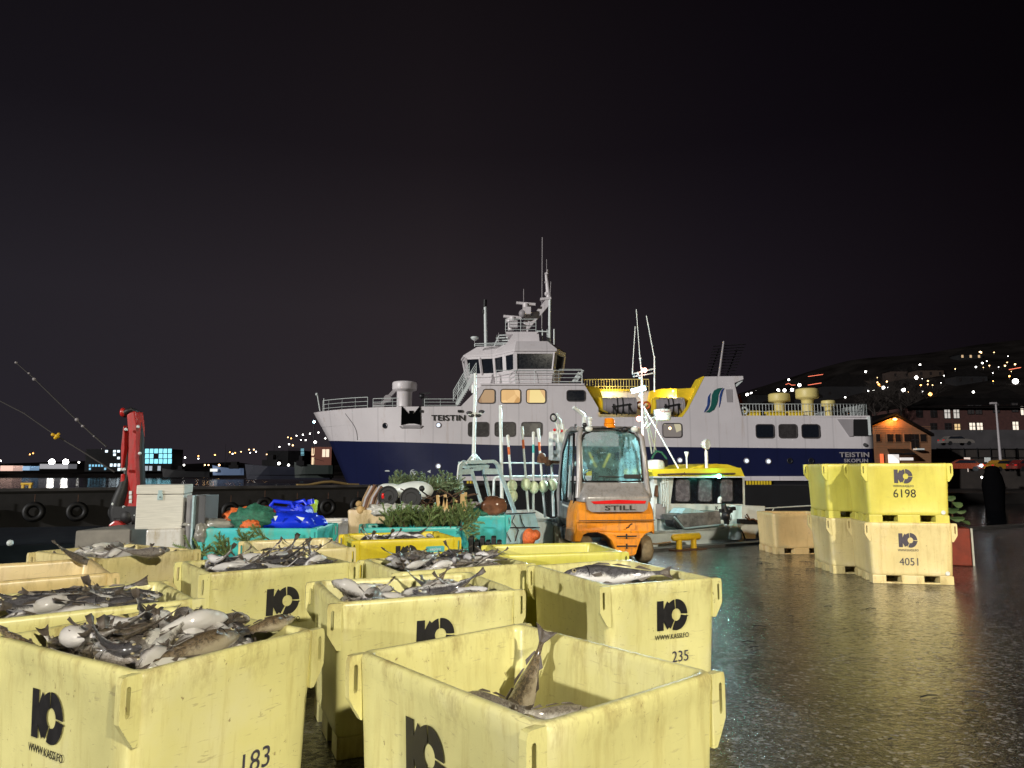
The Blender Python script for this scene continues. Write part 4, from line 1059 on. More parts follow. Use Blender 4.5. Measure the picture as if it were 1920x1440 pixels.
mb.prism([P(1116, 770, 60.6), P(1118, 745, 60.6), P(1128, 745, 60.6), P(1130, 774, 60.6)], (0, .5, 0)); mb.prism([P(1222, 775, 60.4), P(1222, 748, 60.4), P(1236, 744, 60.4), P(1236, 775, 60.4)], (0, .4, 0)); 
mb.build('yellow_casing', 'ship_yellow', ferry)
rail('yellow_rail', [(fx(1097), 62.3, zY), (fx(1230), 62.3, zY)], 1.02, 'ship_cream', 1.4, 1, .05, dense=.24, pr=.03)
for px0, px1 in ((1129, 1192), (1228, 1281)):
    r = MB(); a = P(px0, 761, 60.9); b = P(px1, 761, 60.9)
    r.cyl(a, b, .72, n=22); 
    for k in range(6): 
        q = a.lerp(b, .08+.84*k/5); r.torus(q, (1, 0, 0), .72, .03, 22, 5)
    cn = r.build('life_raft', 'ship_grey', ferry)
    r = MB()
    for f in (.42, .58): q = a.lerp(b, f); r.torus(q, (1, 0, 0), .75, .045, 22, 6)
    for f in (.3, .75): q = a.lerp(b, f); r.bar(q+Vector((0, -.78, -.8)), q+Vector((0, -.78, .1)), .1, .1); 
    r.bar(a.lerp(b, .25)+Vector((0, -.8, -.15)), a.lerp(b, .8)+Vector((0, -.8, .1)), .08, .1); r.build('raft_strap', 'black', cn)
    r = MB(); q = a+Vector((-.02, 0, 0)); r.cyl(q-Vector((.12, 0, 0)), q, .70, n=22); r.build('raft_end', 'ship_yellow', cn)
for px in (1200, 1212): 
    m_ = MB(); m_.torus(P(px, 760, 60.6), (0, 1, 0), .28, .09); m_.build('life_ring', 'net_orange', ferry)
mb = MB(); mb.box((fx(1119), 61.4, fz(745)), (fx(1131), 62.2, fz(733))); mb.build('vent_box', 'ship_grey', ferry)
# ---- funnel casing
mb = MB(); mb.prism([P(1279, 783, FY+.03), P(1290, 768, FY+.03), P(1322, 706, FY+.03), P(1393, 705, FY+.03), P(1394, 711, FY+.03), P(1377, 718, FY+.03), P(1392, 782, FY+.03)], (0, 2.2, 0))
fn = mb.build('funnel', 'white_paint', ferry)
mb = MB(); mb.prism([P(1278, 783, FY+.10), P(1289, 768, FY+.10), P(1321, 705.5, FY+.10), P(1318, 705.5, FY+.10), P(1284, 768, FY+.10), P(1274, 783, FY+.10)], (0, 2.6, 0)); mb.prism([P(1290, 760, 62.4), P(1300, 731, 62.4), P(1322, 706, 62.4), P(1325, 760, 62.4)], (0, .3, 0))
mb.build('funnel_side', 'ship_yellow', fn)
mb = MB(); mb.bar(P(1379, 724, FY+.2), P(1391, 713, FY+.2), .12, .18); mb.build('bracket', 'white_metal', fn)
mb = MB(); mb.prism([P(1361, 730, FY), P(1373, 730, FY), P(1374, 754, FY), P(1363, 754, FY)], (0, .06, 0)); mb.build('louvre', 'ship_grey', fn)
mb = MB(); mb.bar(P(1381, 740, 62), P(1387, 762, 62), .5, .5); mb.build('red_locker', 'pot_red', fn)
def emb(pts, name, mat): 
    m_ = MB(); fpl(m_, pts, FY-.012, .03); m_.build(name, mat, fn)
# ribbon-shaped company emblem: a green wave between two blue ones
def wave(u0, u1, top, bot):
    """left and right edges as S curves between heights"""
    L = []; Rr = []
    for k in range(15):
        f = k/14; py = top+(bot-top)*f; s_ = math.sin((f-.5)*PI)
        L.append((u0[0]+(u0[1]-u0[0])*f-1.5*math.sin(f*PI*2), py)); Rr.append((u1[0]+(u1[1]-u1[0])*f+1.5*math.sin(f*PI*2)*-1, py))
    return L, Rr
def ribbon(name, mat, left, right):
    m_ = MB()
    for (a, b), (c, d) in zip(zip(left, left[1:]), zip(right, right[1:])):
        m_.prism([P(*a, FY-.012), P(*c, FY-.012), P(*d, FY-.012), P(*b, FY-.012)], (0, .03, 0))
    m_.build(name, mat, fn)
M['emblem_green'] = plain('emblem_green', (.015, .12, .10), .4); M['emblem_blue'] = plain('emblem_blue', (.03, .07, .26), .4)
ribbon('emblem', 'emblem_green', [(1346, 728), (1339, 732), (1335, 740), (1334, 750), (1333, 760), (1329, 768), (1323, 773)], [(1355, 727), (1350, 733), (1347, 740), (1346, 750), (1344, 758), (1339, 768), (1330, 773.5)])
ribbon('emblem', 'emblem_blue', [(1332, 737), (1327.5, 744), (1326.5, 752), (1326, 760), (1322, 768), (1320, 773)], [(1332.5, 737), (1331, 744), (1331.5, 752), (1330, 760), (1327, 767), (1321, 773)])
ribbon('emblem', 'emblem_blue', [(1356, 728), (1352, 733), (1349, 742), (1349, 752), (1348, 763)], [(1358, 728), (1355, 735), (1353, 744), (1351, 755), (1348.5, 764)])
# dark slatted exhaust stacks above the funnel
ex = MB()
for k in range(11):
    py = 703-k*5.4; l = 1322+k*1.5; r_ = 1378+k*2.0
    if k > 12: r_ = 1378+12*2.0-(k-12)*14
    ex.bar(P(l, py, 62.4), P(r_, py-3.5, 62.4), .35, .03)
for px0, px1 in ((1345, 1352), (1362, 1378), (1330, 1344)): ex.bar(P(px0, 706, 62.6), P(px1+4, 655, 62.6), .10, .10)
ex.build('exhaust_grating', 'dark_metal', fn)
pole('exhaust_pipe', P(1348, 706, 62.0), P(1357, 640, 62.0), .12, .08, 'ship_grey', fn)
# ---- after deck
zA = 6.16
mb = MB(); mb.box((fx(1392), FY+.02, zA-.02), (fx(1636), FY+BM-.02, zA+.10)); mb.build('after_deck', 'white_paint', ferry)
rail('after_rail', [(fx(1392), FY+.15, zA+.1), (fx(1632), FY+.15, zA+.1), (fx(1632), FY+BM-.2, zA+.1)], 1.0, 'white_metal', 1.5, 1, .035, dense=.27, pr=.02)
rail('upper_after_rail', [(fx(1388), 64.5, fz(757)), (fx(1418), 64.5, fz(757))], 1.0, 'ship_cream', 1.5, 1, .035, dense=.27, pr=.02)
mb = MB(); mb.box((fx(1386), 64, zA), (fx(1420), 66, fz(757))); mb.build('deck_locker', 'ship_grey', ferry)
mushroom(1441, 1482, 738, 782, 0, 62.2, .50).build('ventilator', 'ship_cream', ferry)
mushroom(1492, 1536, 729, 782, 0, 62.0, .52).build('ventilator', 'ship_cream', ferry)
mushroom(1540, 1567, 751, 782, 0, 61.6, .52).build('ventilator', 'ship_cream', ferry)
for a, b in ((1393, 1426), (1440, 1472), (1480, 1505)):
    m_ = MB(); q0 = P(a, 781, FY+.5); q1 = P(b, 771, FY+.5); m_.box((q0.x, FY+.4, zA+.1), (q1.x, FY+1.4, q1.z+.05), bev=.06); m_.build('yellow_deck_box', 'ship_yellow', ferry)
m_ = MB(); m_.torus(P(1396, 770, FY+.3), (0, 1, 0), .27, .08); m_.build('life_ring', 'white_metal', ferry)
# stern opening, its dark recess painted as a flat black plate
mb = MB(); mb.prism([P(1570, 786, FY-.012), P(1600, 786, FY-.012), P(1600, 818, FY-.012), P(1592, 818, FY-.012)], (0, .03, 0)); mb.build('stern_bracket', 'ship_grey', ferry)
mb = MB(); mb.prism([P(1601, 786, FY-.014), P(1632, 786, FY-.014), P(1632, 817, FY-.014), P(1601, 817, FY-.014)], (0, .03, 0)); mb.build('stern_opening', 'black', ferry)
mb = MB(); mb.cyl(P(1636, 834, FY-.02), P(1636, 834, FY+.1), .2) if False else mb.cyl(P(1622, 834, FY-.03), P(1622, 834, FY+.1), .16); mb.build('fairlead', 'black', ferry)
mb = MB(); mb.box((fx(1631), FY-.03, 4.6), (fx(1636), FY+.2, zA)); mb.build('stern_post', 'white_metal', ferry)
# lamps burning on the ferry
m_ = MB(); m_.sph(P(1256, 803, FY-.0), .12); m_.build('cabin_lamp', 'lamp_warm', ferry)
lamp('ferry_deck_light', 'POINT', tuple(P(1262, 742, 61.2)), 170, (1, .85, .35), .15)
lamp('ferry_deck_light', 'POINT', (fx(1150), 61.6, zY-.4), 120, (1, .85, .4), .15)
m_ = MB(); m_.sph(P(1262, 733, 61.2), .10); m_.build('deck_lamp', 'lamp_warm', ferry)
# ------------------------------------------------------------------ far shore on the left
land = plain('night_hillside', (.014, .012, .0115), .95, var=.7, nscale=.06, spec=0)
M['land'] = land; M['dark_wall'] = plain('dark_far_wall', (.013, .013, .014), .8, var=.4, nscale=.2, spec=.1); M['grey_wall'] = plain('grey_far_wall', (.015, .0145, .016), .8, var=.3, nscale=.2, spec=.1)
mb = MB(); N_ = 60; vs = []
for i in range(N_):
    x = -420+i*8.5; h = 3+9*max(0, noise.noise(Vector((i*.13, 1, 0)))+.25)+(max(0, (x+170))*.17 if x > -170 else 0)
    vs += [(x, 392, WZ-.5), (x, 396, -.3), (x, 430, 1.0), (x, 520, h*.6), (x, 640, h)]
mb.add(vs, [(i*5+j, (i+1)*5+j, (i+1)*5+j+1, i*5+j+1) for i in range(N_-1) for j in range(4)], 0, True)
tag(mb.build('far_shore', 'land', origin=(-150, 400, WZ)), kind='structure')
def farbox(name, px0, py0, px1, py1, Y, mat, dep=14, mb=None):
    a = P(px0, py1, Y); b = P(px1, py0, Y); m_ = mb or MB(); m_.box((a.x, Y, a.z), (b.x, Y+dep, b.z)); return m_
def cells(px0, py0, px1, py1, nx, ny, Y, keep, fill=.72, seed=1):
    rnd = random.Random(seed); m_ = MB()
    for i in range(nx):
        for j in range(ny):
            if rnd.random() > keep: continue
            x0 = px0+(px1-px0)*(i+.14)/nx; x1 = px0+(px1-px0)*(i+.14+fill)/nx; y0 = py0+(py1-py0)*(j+.15)/ny; y1 = py0+(py1-py0)*(j+.15+fill)/ny
            a = P(x0, y1, Y-.15); b = P(x1, y0, Y-.15); m_.box((a.x, Y-.15, a.z), (b.x, Y-.05, b.z))
    return m_
b = empty('office_building', tuple(P(240, 884, 400)), 0, 'large glass office building with bright cyan windows on the far shore', 'building')
farbox('w', 158, 842, 322, 884, 400, 0).build('wall', 'dark_wall', b)
c_ = emis('cyan_window', (.25, .78, .95), 1.0); c2 = emis('pale_window', (.75, .90, 1.0), 1.1)
cells(262, 840, 322, 869, 7, 3, 400, .9, .86, 3).build('window', c_, b); cells(196, 843, 226, 862, 4, 3, 400, .7, .7, 5).build('window', c2, b)
cells(160, 870, 200, 882, 7, 2, 400, .5, .7, 6).build('window', emis('blue_window', (.20, .55, .80), .6), b); cells(205, 868, 255, 884, 7, 2, 400, .55, .7, 8).build('window', c2, b); cells(262, 872, 318, 883, 7, 1, 400, .5, .8, 9).build('window', emis('dim_window', (.5, .6, .7), .3), b)
for lbl, px0, py0, px1, py1, mt in (('pinkish white shed wall glowing as if lit at the left edge of the far shore', 0, 873, 25, 883, emis('pink_shed_glow', (1, .62, .50), .55)),
    ('small blue shed glowing as if lit on the far shore left of the floodlights', 42, 874, 56, 882, emis('blue_shed_glow', (.3, .5, .75), .5)),
    ('pale shed between the two floodlights on the far shore', 74, 870, 128, 879, emis('pale_shed_glow', (.5, .5, .55), .22))):
    tag(farbox('s', px0, py0, px1, py1, 396, 0, 8).build('quay_shed', mt), lbl, 'shed')  # shed walls glow by emission in place of light falling on them
def light(name, px, py, Y, r, mat, label, group, pole_h=0):
    q = P(px, py, Y); e_ = empty(name, (q.x, q.y, q.z-pole_h-r), 0, label, 'lamp', group)
    m_ = MB(); m_.sph(q, r, 0, 8, 6); m_.build('lamp_head', mat, e_)
    if pole_h: m_ = MB(); m_.cyl(q+Vector((0, .1, -pole_h)), q+Vector((0, .1, 0)), .12, n=5); m_.build('pole', 'dark_metal', e_)
fl = emis('floodlight_far', (1, .97, .92), 40)
light('floodlight', 97, 866, 398, 1.5, fl, 'left one of two dazzling white floodlights on the far shore', 'floodlights on the far shore', 4)
light('floodlight', 123, 866, 398, 1.45, fl, 'right one of two dazzling white floodlights on the far shore', 'floodlights on the far shore', 4)
G = 'small street lamps on the far shore'
L1 = 'small pale street lamp glowing on the far shore'
for i, (px, py, r, mt) in enumerate([(1, 864, .45, 'lamp_white'), (148, 867, .5, 'lamp_white'), (347, 858, .45, 'lamp_white'), (345, 872, .5, 'lamp_white'), (372, 855, .35, 'lamp_orange'), (372, 860, .35, 'lamp_white'), (384, 872, .4, 'lamp_warm'), (391, 872, .4, 'lamp_warm'),
    (403, 853, .4, 'lamp_orange'), (411, 872, .6, 'lamp_warm'), (431, 848, .35, 'lamp_orange'), (436, 851, .35, 'lamp_white'), (441, 849, .3, 'lamp_orange'), (467, 843, .35, 'lamp_warm'), (476, 843, .4, 'lamp_warm'), (469, 849, .3, 'lamp_white'), (480, 847, .35, 'lamp_white'), (524, 838, .35, 'lamp_white'),
    (542, 833, .4, 'lamp_white'), (549, 835, .45, 'lamp_warm'), (540, 820, .3, 'lamp_warm'), (546, 822, .35, 'lamp_orange'), (556, 817, .35, 'lamp_white'), (568, 815, .4, 'lamp_white'), (581, 813, .4, 'lamp_white'), (597, 811, .4, 'lamp_white'), (564, 825, .3, 'lamp_white'), (573, 825, .35, 'lamp_white'), (610, 822, .4, 'lamp_white'), (190, 843, .35, 'lamp_white'), (452, 847, .3, 'lamp_warm'), (500, 852, .3, 'lamp_warm'), (56, 852, .3, 'lamp_orange'), (62, 850, .3, 'lamp_orange')]):
    light('street_lamp', px, py, 410, r, mt, L1, G)
light('street_lamp', 589, 791, 200, .35, 'lamp_cool', 'tall cool street lamp just left of the ferry bow', None, 9)
light('street_lamp', 591, 829, 260, .5, 'lamp_white', 'bright lamp on the red shed left of the ferry bow', None, 4)
b = empty('shed', tuple(P(600, 872, 250)), 0, 'red shed with lit cream doors just left of the ferry bow', 'shed')
farbox('w', 583, 838, 622, 872, 250, 0, 12).build('wall', plain('shed_red', (.20, .06, .035), .7), b); 
m_ = cells(583, 838, 590, 872, 1, 2, 250, 1, .8); m_.build('window', emis('door_cream', (1, .72, .45), .7), b); cells(603, 840, 617, 856, 2, 1, 250, 1, .9).build('window', M['door_cream'] if 'door_cream' in M else emis('door_cream', (1, .80, .6), .7), b)
b = empty('warehouse', tuple(P(545, 872, 300)), 0, 'dark ribbed warehouse with a narrow cyan lit end on the far shore', 'building')
farbox('w', 500, 845, 570, 876, 300, 0, 20).build('wall', 'dark_wall', b); mr_ = MB()
for k in range(14): a = P(540+k*2.2, 872, 299.8); c = P(540+k*2.2+.8, 840, 299.8); mr_.box((a.x, 299.6, a.z), (c.x, 299.9, c.z))
mr_.build('ribs', 'grey_wall', b); cells(563, 840, 570, 870, 1, 5, 300, 1, .85).build('window', emis('cyan_tube', (.3, .7, .85), .6), b)
# trawlers lying on the far side
def trawler(px0, px1, pyd, pyw, Y, label, hullmat, house=(.5, .8, 12), mast=(.3, 40), lit=None):
    r_ = empty('trawler', tuple(P((px0+px1)/2, pyw, Y)), 0, label, 'boat', 'boats on the far side of the harbour')
    a = P(px0, pyd-6, Y); b = P(px1, pyd, Y); w_ = P(px0, pyw, Y); h = MB(); L = b.x-a.x; bw = L*.11
    rings = []
    for f in (0, .12, .3, .6, .9, 1):
        x = a.x+L*f; hb = bw*(.05 if f == 0 else .6 if f == .12 else 1 if f < 1 else .8); zt = a.z+(b.z-a.z)*min(1, f*2.2); 
        rings.append([Vector((x+L*.03*(1-f), Y+2-hb*.5, w_.z-.5)), Vector((x, Y+2-hb, zt)), Vector((x, Y+2+hb, zt)), Vector((x+L*.03*(1-f), Y+2+hb*.5, w_.z-.5))])
    h.loft(rings, smooth=False); h.build('hull', hullmat, r_)
    hh = MB(); x0 = a.x+L*house[0]; x1 = a.x+L*house[1]; zt = P(0, pyd-house[2], Y).z; hh.box((x0, Y, b.z-.1), (x1, Y+4, zt)); hh.box((x0+L*.05, Y+.5, zt), (x1-L*.06, Y+3.5, zt+1.6)); hh.build('wheelhouse', 'grey_wall', r_)
    m_ = MB(); xm = a.x+L*mast[0]; zt = P(0, pyd-mast[1], Y).z; m_.cyl((xm, Y+2, b.z), (xm, Y+2, zt), .10, .05); m_.cyl((xm, Y+2, b.z+2), (xm+3, Y+2, zt-2), .06); m_.build('mast', 'grey_wall', r_)
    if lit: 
        m_ = MB(); x0 = a.x+L*lit[0]; x1 = a.x+L*lit[1]; m_.box((x0, Y-.3, w_.z+1.2), (x1, Y-.1, b.z-.2)); m_.build('bow_glow', emis('hull_glow', (.9, .92, .9), .7), r_)  # glowing plate stands in for light on the white bow
    return r_
trawler(455, 618, 876, 896, 230, 'dark trawler with a grey wheelhouse lying left of the ferry bow', plain('trawler_navy', (.012, .014, .028), .5), (.22, .40, 14), (.33, 44))
trawler(395, 456, 878, 889, 330, 'small boat with a bright white bow and pale blue side on the far shore', plain('skiff_blue', (.16, .24, .42), .5), (.55, .85, 6), (.38, 46), (.0, .22))
trawler(300, 392, 884, 893, 340, 'low dark boat below the cyan office building', plain('barge_dark', (.01, .01, .012), .6), (.3, .5, 4), (.2, 8))
trawler(548, 622, 872, 893, 215, 'dark green work boat beside the ferry bow', plain('workboat_green', (.012, .022, .018), .6), (.1, .3, 8), (.5, 20))
light('work_lamp', 523, 869, 228, .45, 'lamp_white', 'white work lamp at the middle of the dark trawler', None)
light('work_lamp', 541, 872, 228, .35, 'lamp_white', 'lower white work lamp near the end of the dark trawler', None)

# ------------------------------------------------------------------ right shore: land, wooden house, brick block, hillside town
mb = MB(); 
mb.prism([(24, 96, WZ-2), (40, 84, WZ-2), (160, 84, WZ-2), (260, 200, WZ-2), (24, 200, WZ-2)], (0, 0, 3.4-.2)); 
tag(mb.build('shore_quay', plain('dark_street', (.012, .010, .009), .5, var=.5, nscale=.3), origin=(60, 90, WZ)), kind='structure')
SZ = 1.0
def hz(x, y):     # hillside height
    u = max(0, (y-150)/240); k = ipl(x, [(-40, 0), (30, 4), (75, 26), (130, 44), (190, 62), (320, 78), (600, 86)])
    return SZ-.3+k*min(1, u)**.8 + 2.2*noise.noise(Vector((x*.02, y*.02, 3)))*min(1, u*4)
mb = MB(); nx, ny = 64, 22; vs = []
for i in range(nx):
    for j in range(ny):
        x = -60+i*9.5; y = 150+j*14; vs.append((x, y, hz(x, y) if j < ny-1 else -5))
mb.add(vs, [(i*ny+j, (i+1)*ny+j, (i+1)*ny+j+1, i*ny+j+1) for i in range(nx-1) for j in range(ny-1)], 0, True)
tag(mb.build('hillside', 'land', origin=(150, 200, 0)), kind='structure')

# wooden house with orange lamp at the gable
HY = 98.0
M['wood_wall'] = plain('brown_clapboard', (.24, .12, .06), .7, var=.35, nscale=2.2, stretch=(.25, 1, 14), bmp=.4)
M['roof_dark'] = plain('dark_roofing', (.007, .006, .006), .85, var=.4, nscale=1, spec=.05)
M['night_pane'] = plain('unlit_window', (.014, .012, .012), .15)
M['stone_wall'] = plain('retaining_wall_stone', (.028, .022, .019), .9, var=.4, nscale=.7, bmp=.4)
hs = empty('wooden_house', tuple(P(1690, 880, HY)), 0, 'brown timber house with a broad gable lit orange by its wall lamp', 'house')
mb = MB(); mb.prism([P(1600, 884, HY), P(1600, 812, HY), P(1640, 796, HY), P(1681, 780, HY), P(1746, 816, HY), P(1746, 884, HY)], (0, 12, 0)); mb.build('wall', 'wood_wall', hs)
for k in range(24):
    pass
mb = MB(); mb.prism([P(1590, 812, HY-.8), P(1681, 777, HY-.8), P(1681, 773, HY-.8), P(1590, 808, HY-.8)], (0, 13.5, 0)); mb.prism([P(1681, 777, HY-.8), P(1752, 818, HY-.8), P(1752, 813, HY-.8), P(1681, 773, HY-.8)], (0, 13.5, 0)); mb.build('roof', 'roof_dark', hs)
mb = MB()
for k in range(26):
    py = 800+k*3.2; a = P(1642, py, HY-.05); b = P(1745, py, HY-.05); mb.box((a.x, HY-.07, a.z), (b.x, HY-.0, a.z+.06))
mb.build('clapboards', 'wood_wall', hs)
def hwin(px0, py0, px1, py1, Y, mat, parent, fr='grey_wall', bars=True):
    a = P(px0, py1, Y-.1); b = P(px1, py0, Y-.1); m_ = MB(); m_.box((a.x-.08, Y-.12, a.z-.08), (b.x+.08, Y+.02, b.z+.08)); w_ = m_.build('window', fr, parent)
    m_ = MB(); m_.box((a.x, Y-.16, a.z), (b.x, Y-.13, b.z)); m_.build('pane', mat, w_)
    if bars:
        m_ = MB(); cx = (a.x+b.x)/2; m_.box((cx-.05, Y-.19, a.z), (cx+.05, Y-.165, b.z)); zc = a.z+(b.z-a.z)*.62; m_.box((a.x, Y-.188, zc-.05), (b.x, Y-.167, zc+.05)); m_.build('glazing_bars', 'dark_metal', w_)
for a, b in ((1643, 1650), (1664, 1674), (1679, 1688), (1696, 1706), (1726, 1736)): hwin(a, 814, b, 828, HY-.05, 'night_pane', hs, 'wood_wall', False)
hwin(1709, 814, 1722, 842, HY-.05, 'night_pane', hs, 'wood_wall', True)
mb = MB(); mb.box((P(1711, 842, HY).x, HY-1.2, P(0, 844, HY).z), (P(1724, 842, HY).x, HY, P(0, 841, HY).z)); mb.build('balcony', 'white_metal', hs)
mb = MB(); mb.prism([P(1664, 843, HY), P(1704, 843, HY), P(1716, 852, HY-2.5), P(1668, 852, HY-2.5)], (0, 0, .15)); mb.build('porch_roof', 'grey_wall', hs)
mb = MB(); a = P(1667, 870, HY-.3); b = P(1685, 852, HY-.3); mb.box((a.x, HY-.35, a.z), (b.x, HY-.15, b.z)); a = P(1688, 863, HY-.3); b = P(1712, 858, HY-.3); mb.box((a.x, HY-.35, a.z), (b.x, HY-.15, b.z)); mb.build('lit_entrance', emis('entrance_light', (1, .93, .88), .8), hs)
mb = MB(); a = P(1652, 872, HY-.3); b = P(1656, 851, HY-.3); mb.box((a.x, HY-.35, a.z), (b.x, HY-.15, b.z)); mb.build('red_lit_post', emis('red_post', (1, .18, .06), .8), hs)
mb = MB(); mb.sph(P(1678, 786, HY-.5), .22, sc=(1.4, 1, .8)); mb.build('wall_lamp', 'lamp_orange', hs)
lamp('gable_lamp_light', 'POINT', tuple(P(1678, 788, HY-1.0)), 520, (1, .38, .06), .15)
# brick block behind
BY = 122.0
M['brick_dark'] = plain('dark_red_brick', (.055, .020, .017), .8, var=.3, nscale=2)
bb = empty('brick_block', tuple(P(1815, 830, BY)), 0, 'long dark red two storey building with small paned windows', 'building')
mb = MB(); mb.prism([P(1712, 842, BY), P(1712, 762, BY), P(1990, 758, BY), P(1990, 842, BY)], (0, 14, 0)); mb.build('wall', 'brick_dark', bb)
mb = MB(); mb.prism([P(1704, 764, BY-1), P(1745, 745, BY+5), P(1830, 737, BY+6), P(1990, 748, BY+6), P(1990, 760, BY-1)], (0, 1.5, 0)); mb.box((P(1706, 764, BY-1).x, BY-.9, P(0, 765, BY-1).z), (P(1990, 764, BY).x, BY, P(0, 762, BY-1).z)); mb.build('roof', 'roof_dark', bb)
wl = emis('lit_sash', (1, .88, .72), .8); wd_ = emis('half_lit_sash', (.8, .75, .7), .35); wy = emis('warm_sash', (1, .7, .35), .5)
for px, py, mt in ((1724, 774, 0), (1751, 774, 0), (1776, 776, wd_), (1793, 776, wd_), (1820, 768, 'grey_glass'), (1835, 768, 'grey_glass'), (1868, 765, 'grey_glass'), (1903, 764, 'grey_glass'), (1751, 802, 0), (1778, 802, 0), (1795, 803, wy), (1823, 801, wl), (1837, 801, wl), (1904, 799, wl), (1919, 770, wl)):
    hwin(px-4.5, py-8, px+4.5, py+8, BY, mt or 'night_pane', bb, 'grey_wall')
# plinth, retaining walls, railings
w1 = MB(); a = P(1745, 842, BY-1); b = P(1990, 806, BY-1); w1.box((a.x, BY-1.2, a.z-1), (b.x, BY-.2, b.z)); tag(w1.build('plinth_wall', plain('pale_plinth', (.05, .046, .05), .8, var=.3, nscale=.5)), 'pale grey wall running below the long brick building', 'wall')
w1 = MB(); a = P(1640, 893, 106); b = P(1990, 842, 106); w1.box((a.x+6, 106, a.z-2), (b.x, 108, b.z)); tag(w1.build('retaining_wall', 'stone_wall'), 'dark stone retaining wall behind the parked cars', 'wall')
r_ = empty('street_railing', tuple(P(1835, 855, 105.8)), 0, 'thin pale railing in front of the retaining wall', 'railing')
mb = MB(); a = P(1757, 855, 105.7); b = P(1990, 855, 105.7)
for z in (0, .9): mb.cyl(Vector((a.x, 105.7, a.z+z*1.4-.2)), Vector((b.x, 105.7, b.z+z*1.4-.2)), .05, n=5)
mb.build('rails', 'grey_wall', r_); mb = MB()
for px in range(1758, 1990, 25): q = P(px, 855, 105.7); mb.cyl(q-Vector((0, 0, .3)), q+Vector((0, 0, 1.2)), .07, n=5)
mb.build('posts', 'grey_wall', r_)
# lamp post
lp = empty('lamp_post', tuple(P(1876, 862, 100)), 0, 'tall pale leaning lamp post before the long brick building', 'lamp post')
mb = MB(); mb.tube([P(1876, 863, 100), P(1867, 756, 100)], [.20, .11], 8); mb.build('pole', 'ship_grey', lp); mb = MB(); q = P(1865, 757, 100); mb.box((q.x-.6, 99.8, q.z-.05), (q.x+.2, 100.2, q.z+.2)); mb.build('lamp_head', 'ship_grey', lp)
# cars on the shore street
def car(px, py, Y, rz, col, label, L=4.3, tail=False, head=False):
    q = P(px, py, Y); r_ = empty('parked_car', (q.x, q.y, q.z), rz, label, 'car', 'cars on the harbour street'); F = Matrix.Translation(q) @ Matrix.Rotation(rz, 4, 'Z')
    prof = [(-L/2, .35), (-L/2+.02, .75), (-L/2+.15, .92), (-L*.40, 1.02), (-L*.30, 1.42), (-L*.1, 1.50), (L*.08, 1.46), (L*.24, 1.02), (L*.42, .88), (L/2-.05, .68), (L/2, .35)]
    m_ = MB(); rings = []
    for y, k in ((-.84, .80), (-.86, .93), (-.70, 1), (.70, 1), (.86, .93), (.84, .80)):
        rings.append([F @ Vector((x, y if z < 1.0 else y*.86, .22+(z-.22)*(k if z > 1.1 else 1))) for x, z in prof])
    m_.loft(rings, smooth=False); m_.build('body', plain('car_paint', col, .25, coat=.6, var=.05), r_)
    m_ = MB()
    for s in (-1, 1): m_.prism([F @ Vector((x, s*.80, z)) for x, z in ((-L*.37, 1.03), (-L*.29, 1.36), (L*.06, 1.40), (L*.20, 1.03))], F.to_3x3() @ Vector((0, s*.05, 0)))
    m_.build('windows', 'dark_glass', r_)
    for x in (-L*.31, L*.31):
        for s in (-1, 1): m_ = MB(); m_.cyl(F @ Vector((x, s*.88, .32)), F @ Vector((x, s*.66, .32)), .32, n=14); m_.build('wheel', 'black', r_)
    m_ = MB(); m_.box((-L/2-.02, -.75, .72), (-L/2+.1, -.45, .88), mat=F); m_.box((-L/2-.02, .45, .72), (-L/2+.1, .75, .88), mat=F); m_.build('tail_light', 'lamp_red' if tail else 'red_lens', r_)
    m_ = MB(); m_.box((L/2-.12, -.72, .55), (L/2+.02, -.42, .72), mat=F); m_.box((L/2-.12, .42, .55), (L/2+.02, .72, .72), mat=F); m_.build('headlight', 'lamp_white' if head else 'white_metal', r_)
car(1803, 884, 88, R(158), (.24, .045, .02), 'red car with a glowing tail light behind the stacked tubs', tail=True)
car(1882, 884, 92, R(10), (.32, .17, .02), 'yellow car parked beside the foot of the tall lamp post')
car(1925, 884, 90, R(10), (.10, .015, .015), 'dark red car cut by the right edge of the photo')
car(1793, 835, 112, R(4), (.16, .145, .135), 'pale car parked above the retaining wall', 5.0)
for px, l in ((1814, 'white parcel of light behind the red car'), (1852, 'white sign behind the dark bollard shape')):
    m_ = MB(); q = P(px, 862, 95); m_.box((q.x-.38, 95, q.z-.3), (q.x+.38, 95.1, q.z+.3)); m_.cyl((q.x, 95.05, q.z-1.6), (q.x, 95.05, q.z-.3), .04)
    tag(m_.build('sign_and_glow_panel', emis('board_glow', (1, .85, .75), .4) if px < 1830 else 'white_metal'), {1814: 'small glowing panel standing for a patch of light above the red car', 1852: 'small pale board left of the yellow car'}[px], 'sign')  # left panel glows in place of a patch of light
light('lamp', 1840, 873, 86, .16, 'lamp_cool', 'cool white lamp low between the red and the yellow car', None)
light('lamp', 1841, 895, 84, .12, 'lamp_white', 'low white lamp on the shore wall under the parked cars', None)
m_ = MB(); q = P(1862, 905, 70); m_.lathe((q.x, 70, WZ), [(.8, 0), (.9, 1.5), (.98, 2.4), (.86, 3.0), (.8, 3.3), (.62, 3.7), (.66, 3.9), (.5, 4.2), (.2, 4.3)], 18); m_.box((q.x-.9, 69.0, 3.6-WZ*0), (q.x+.4, 69.3, 3.72)) if False else None
tag(m_.build('dolphin_post', 'void', origin=(q.x, 70, WZ)), 'black rounded mooring post before the yellow car', 'post')
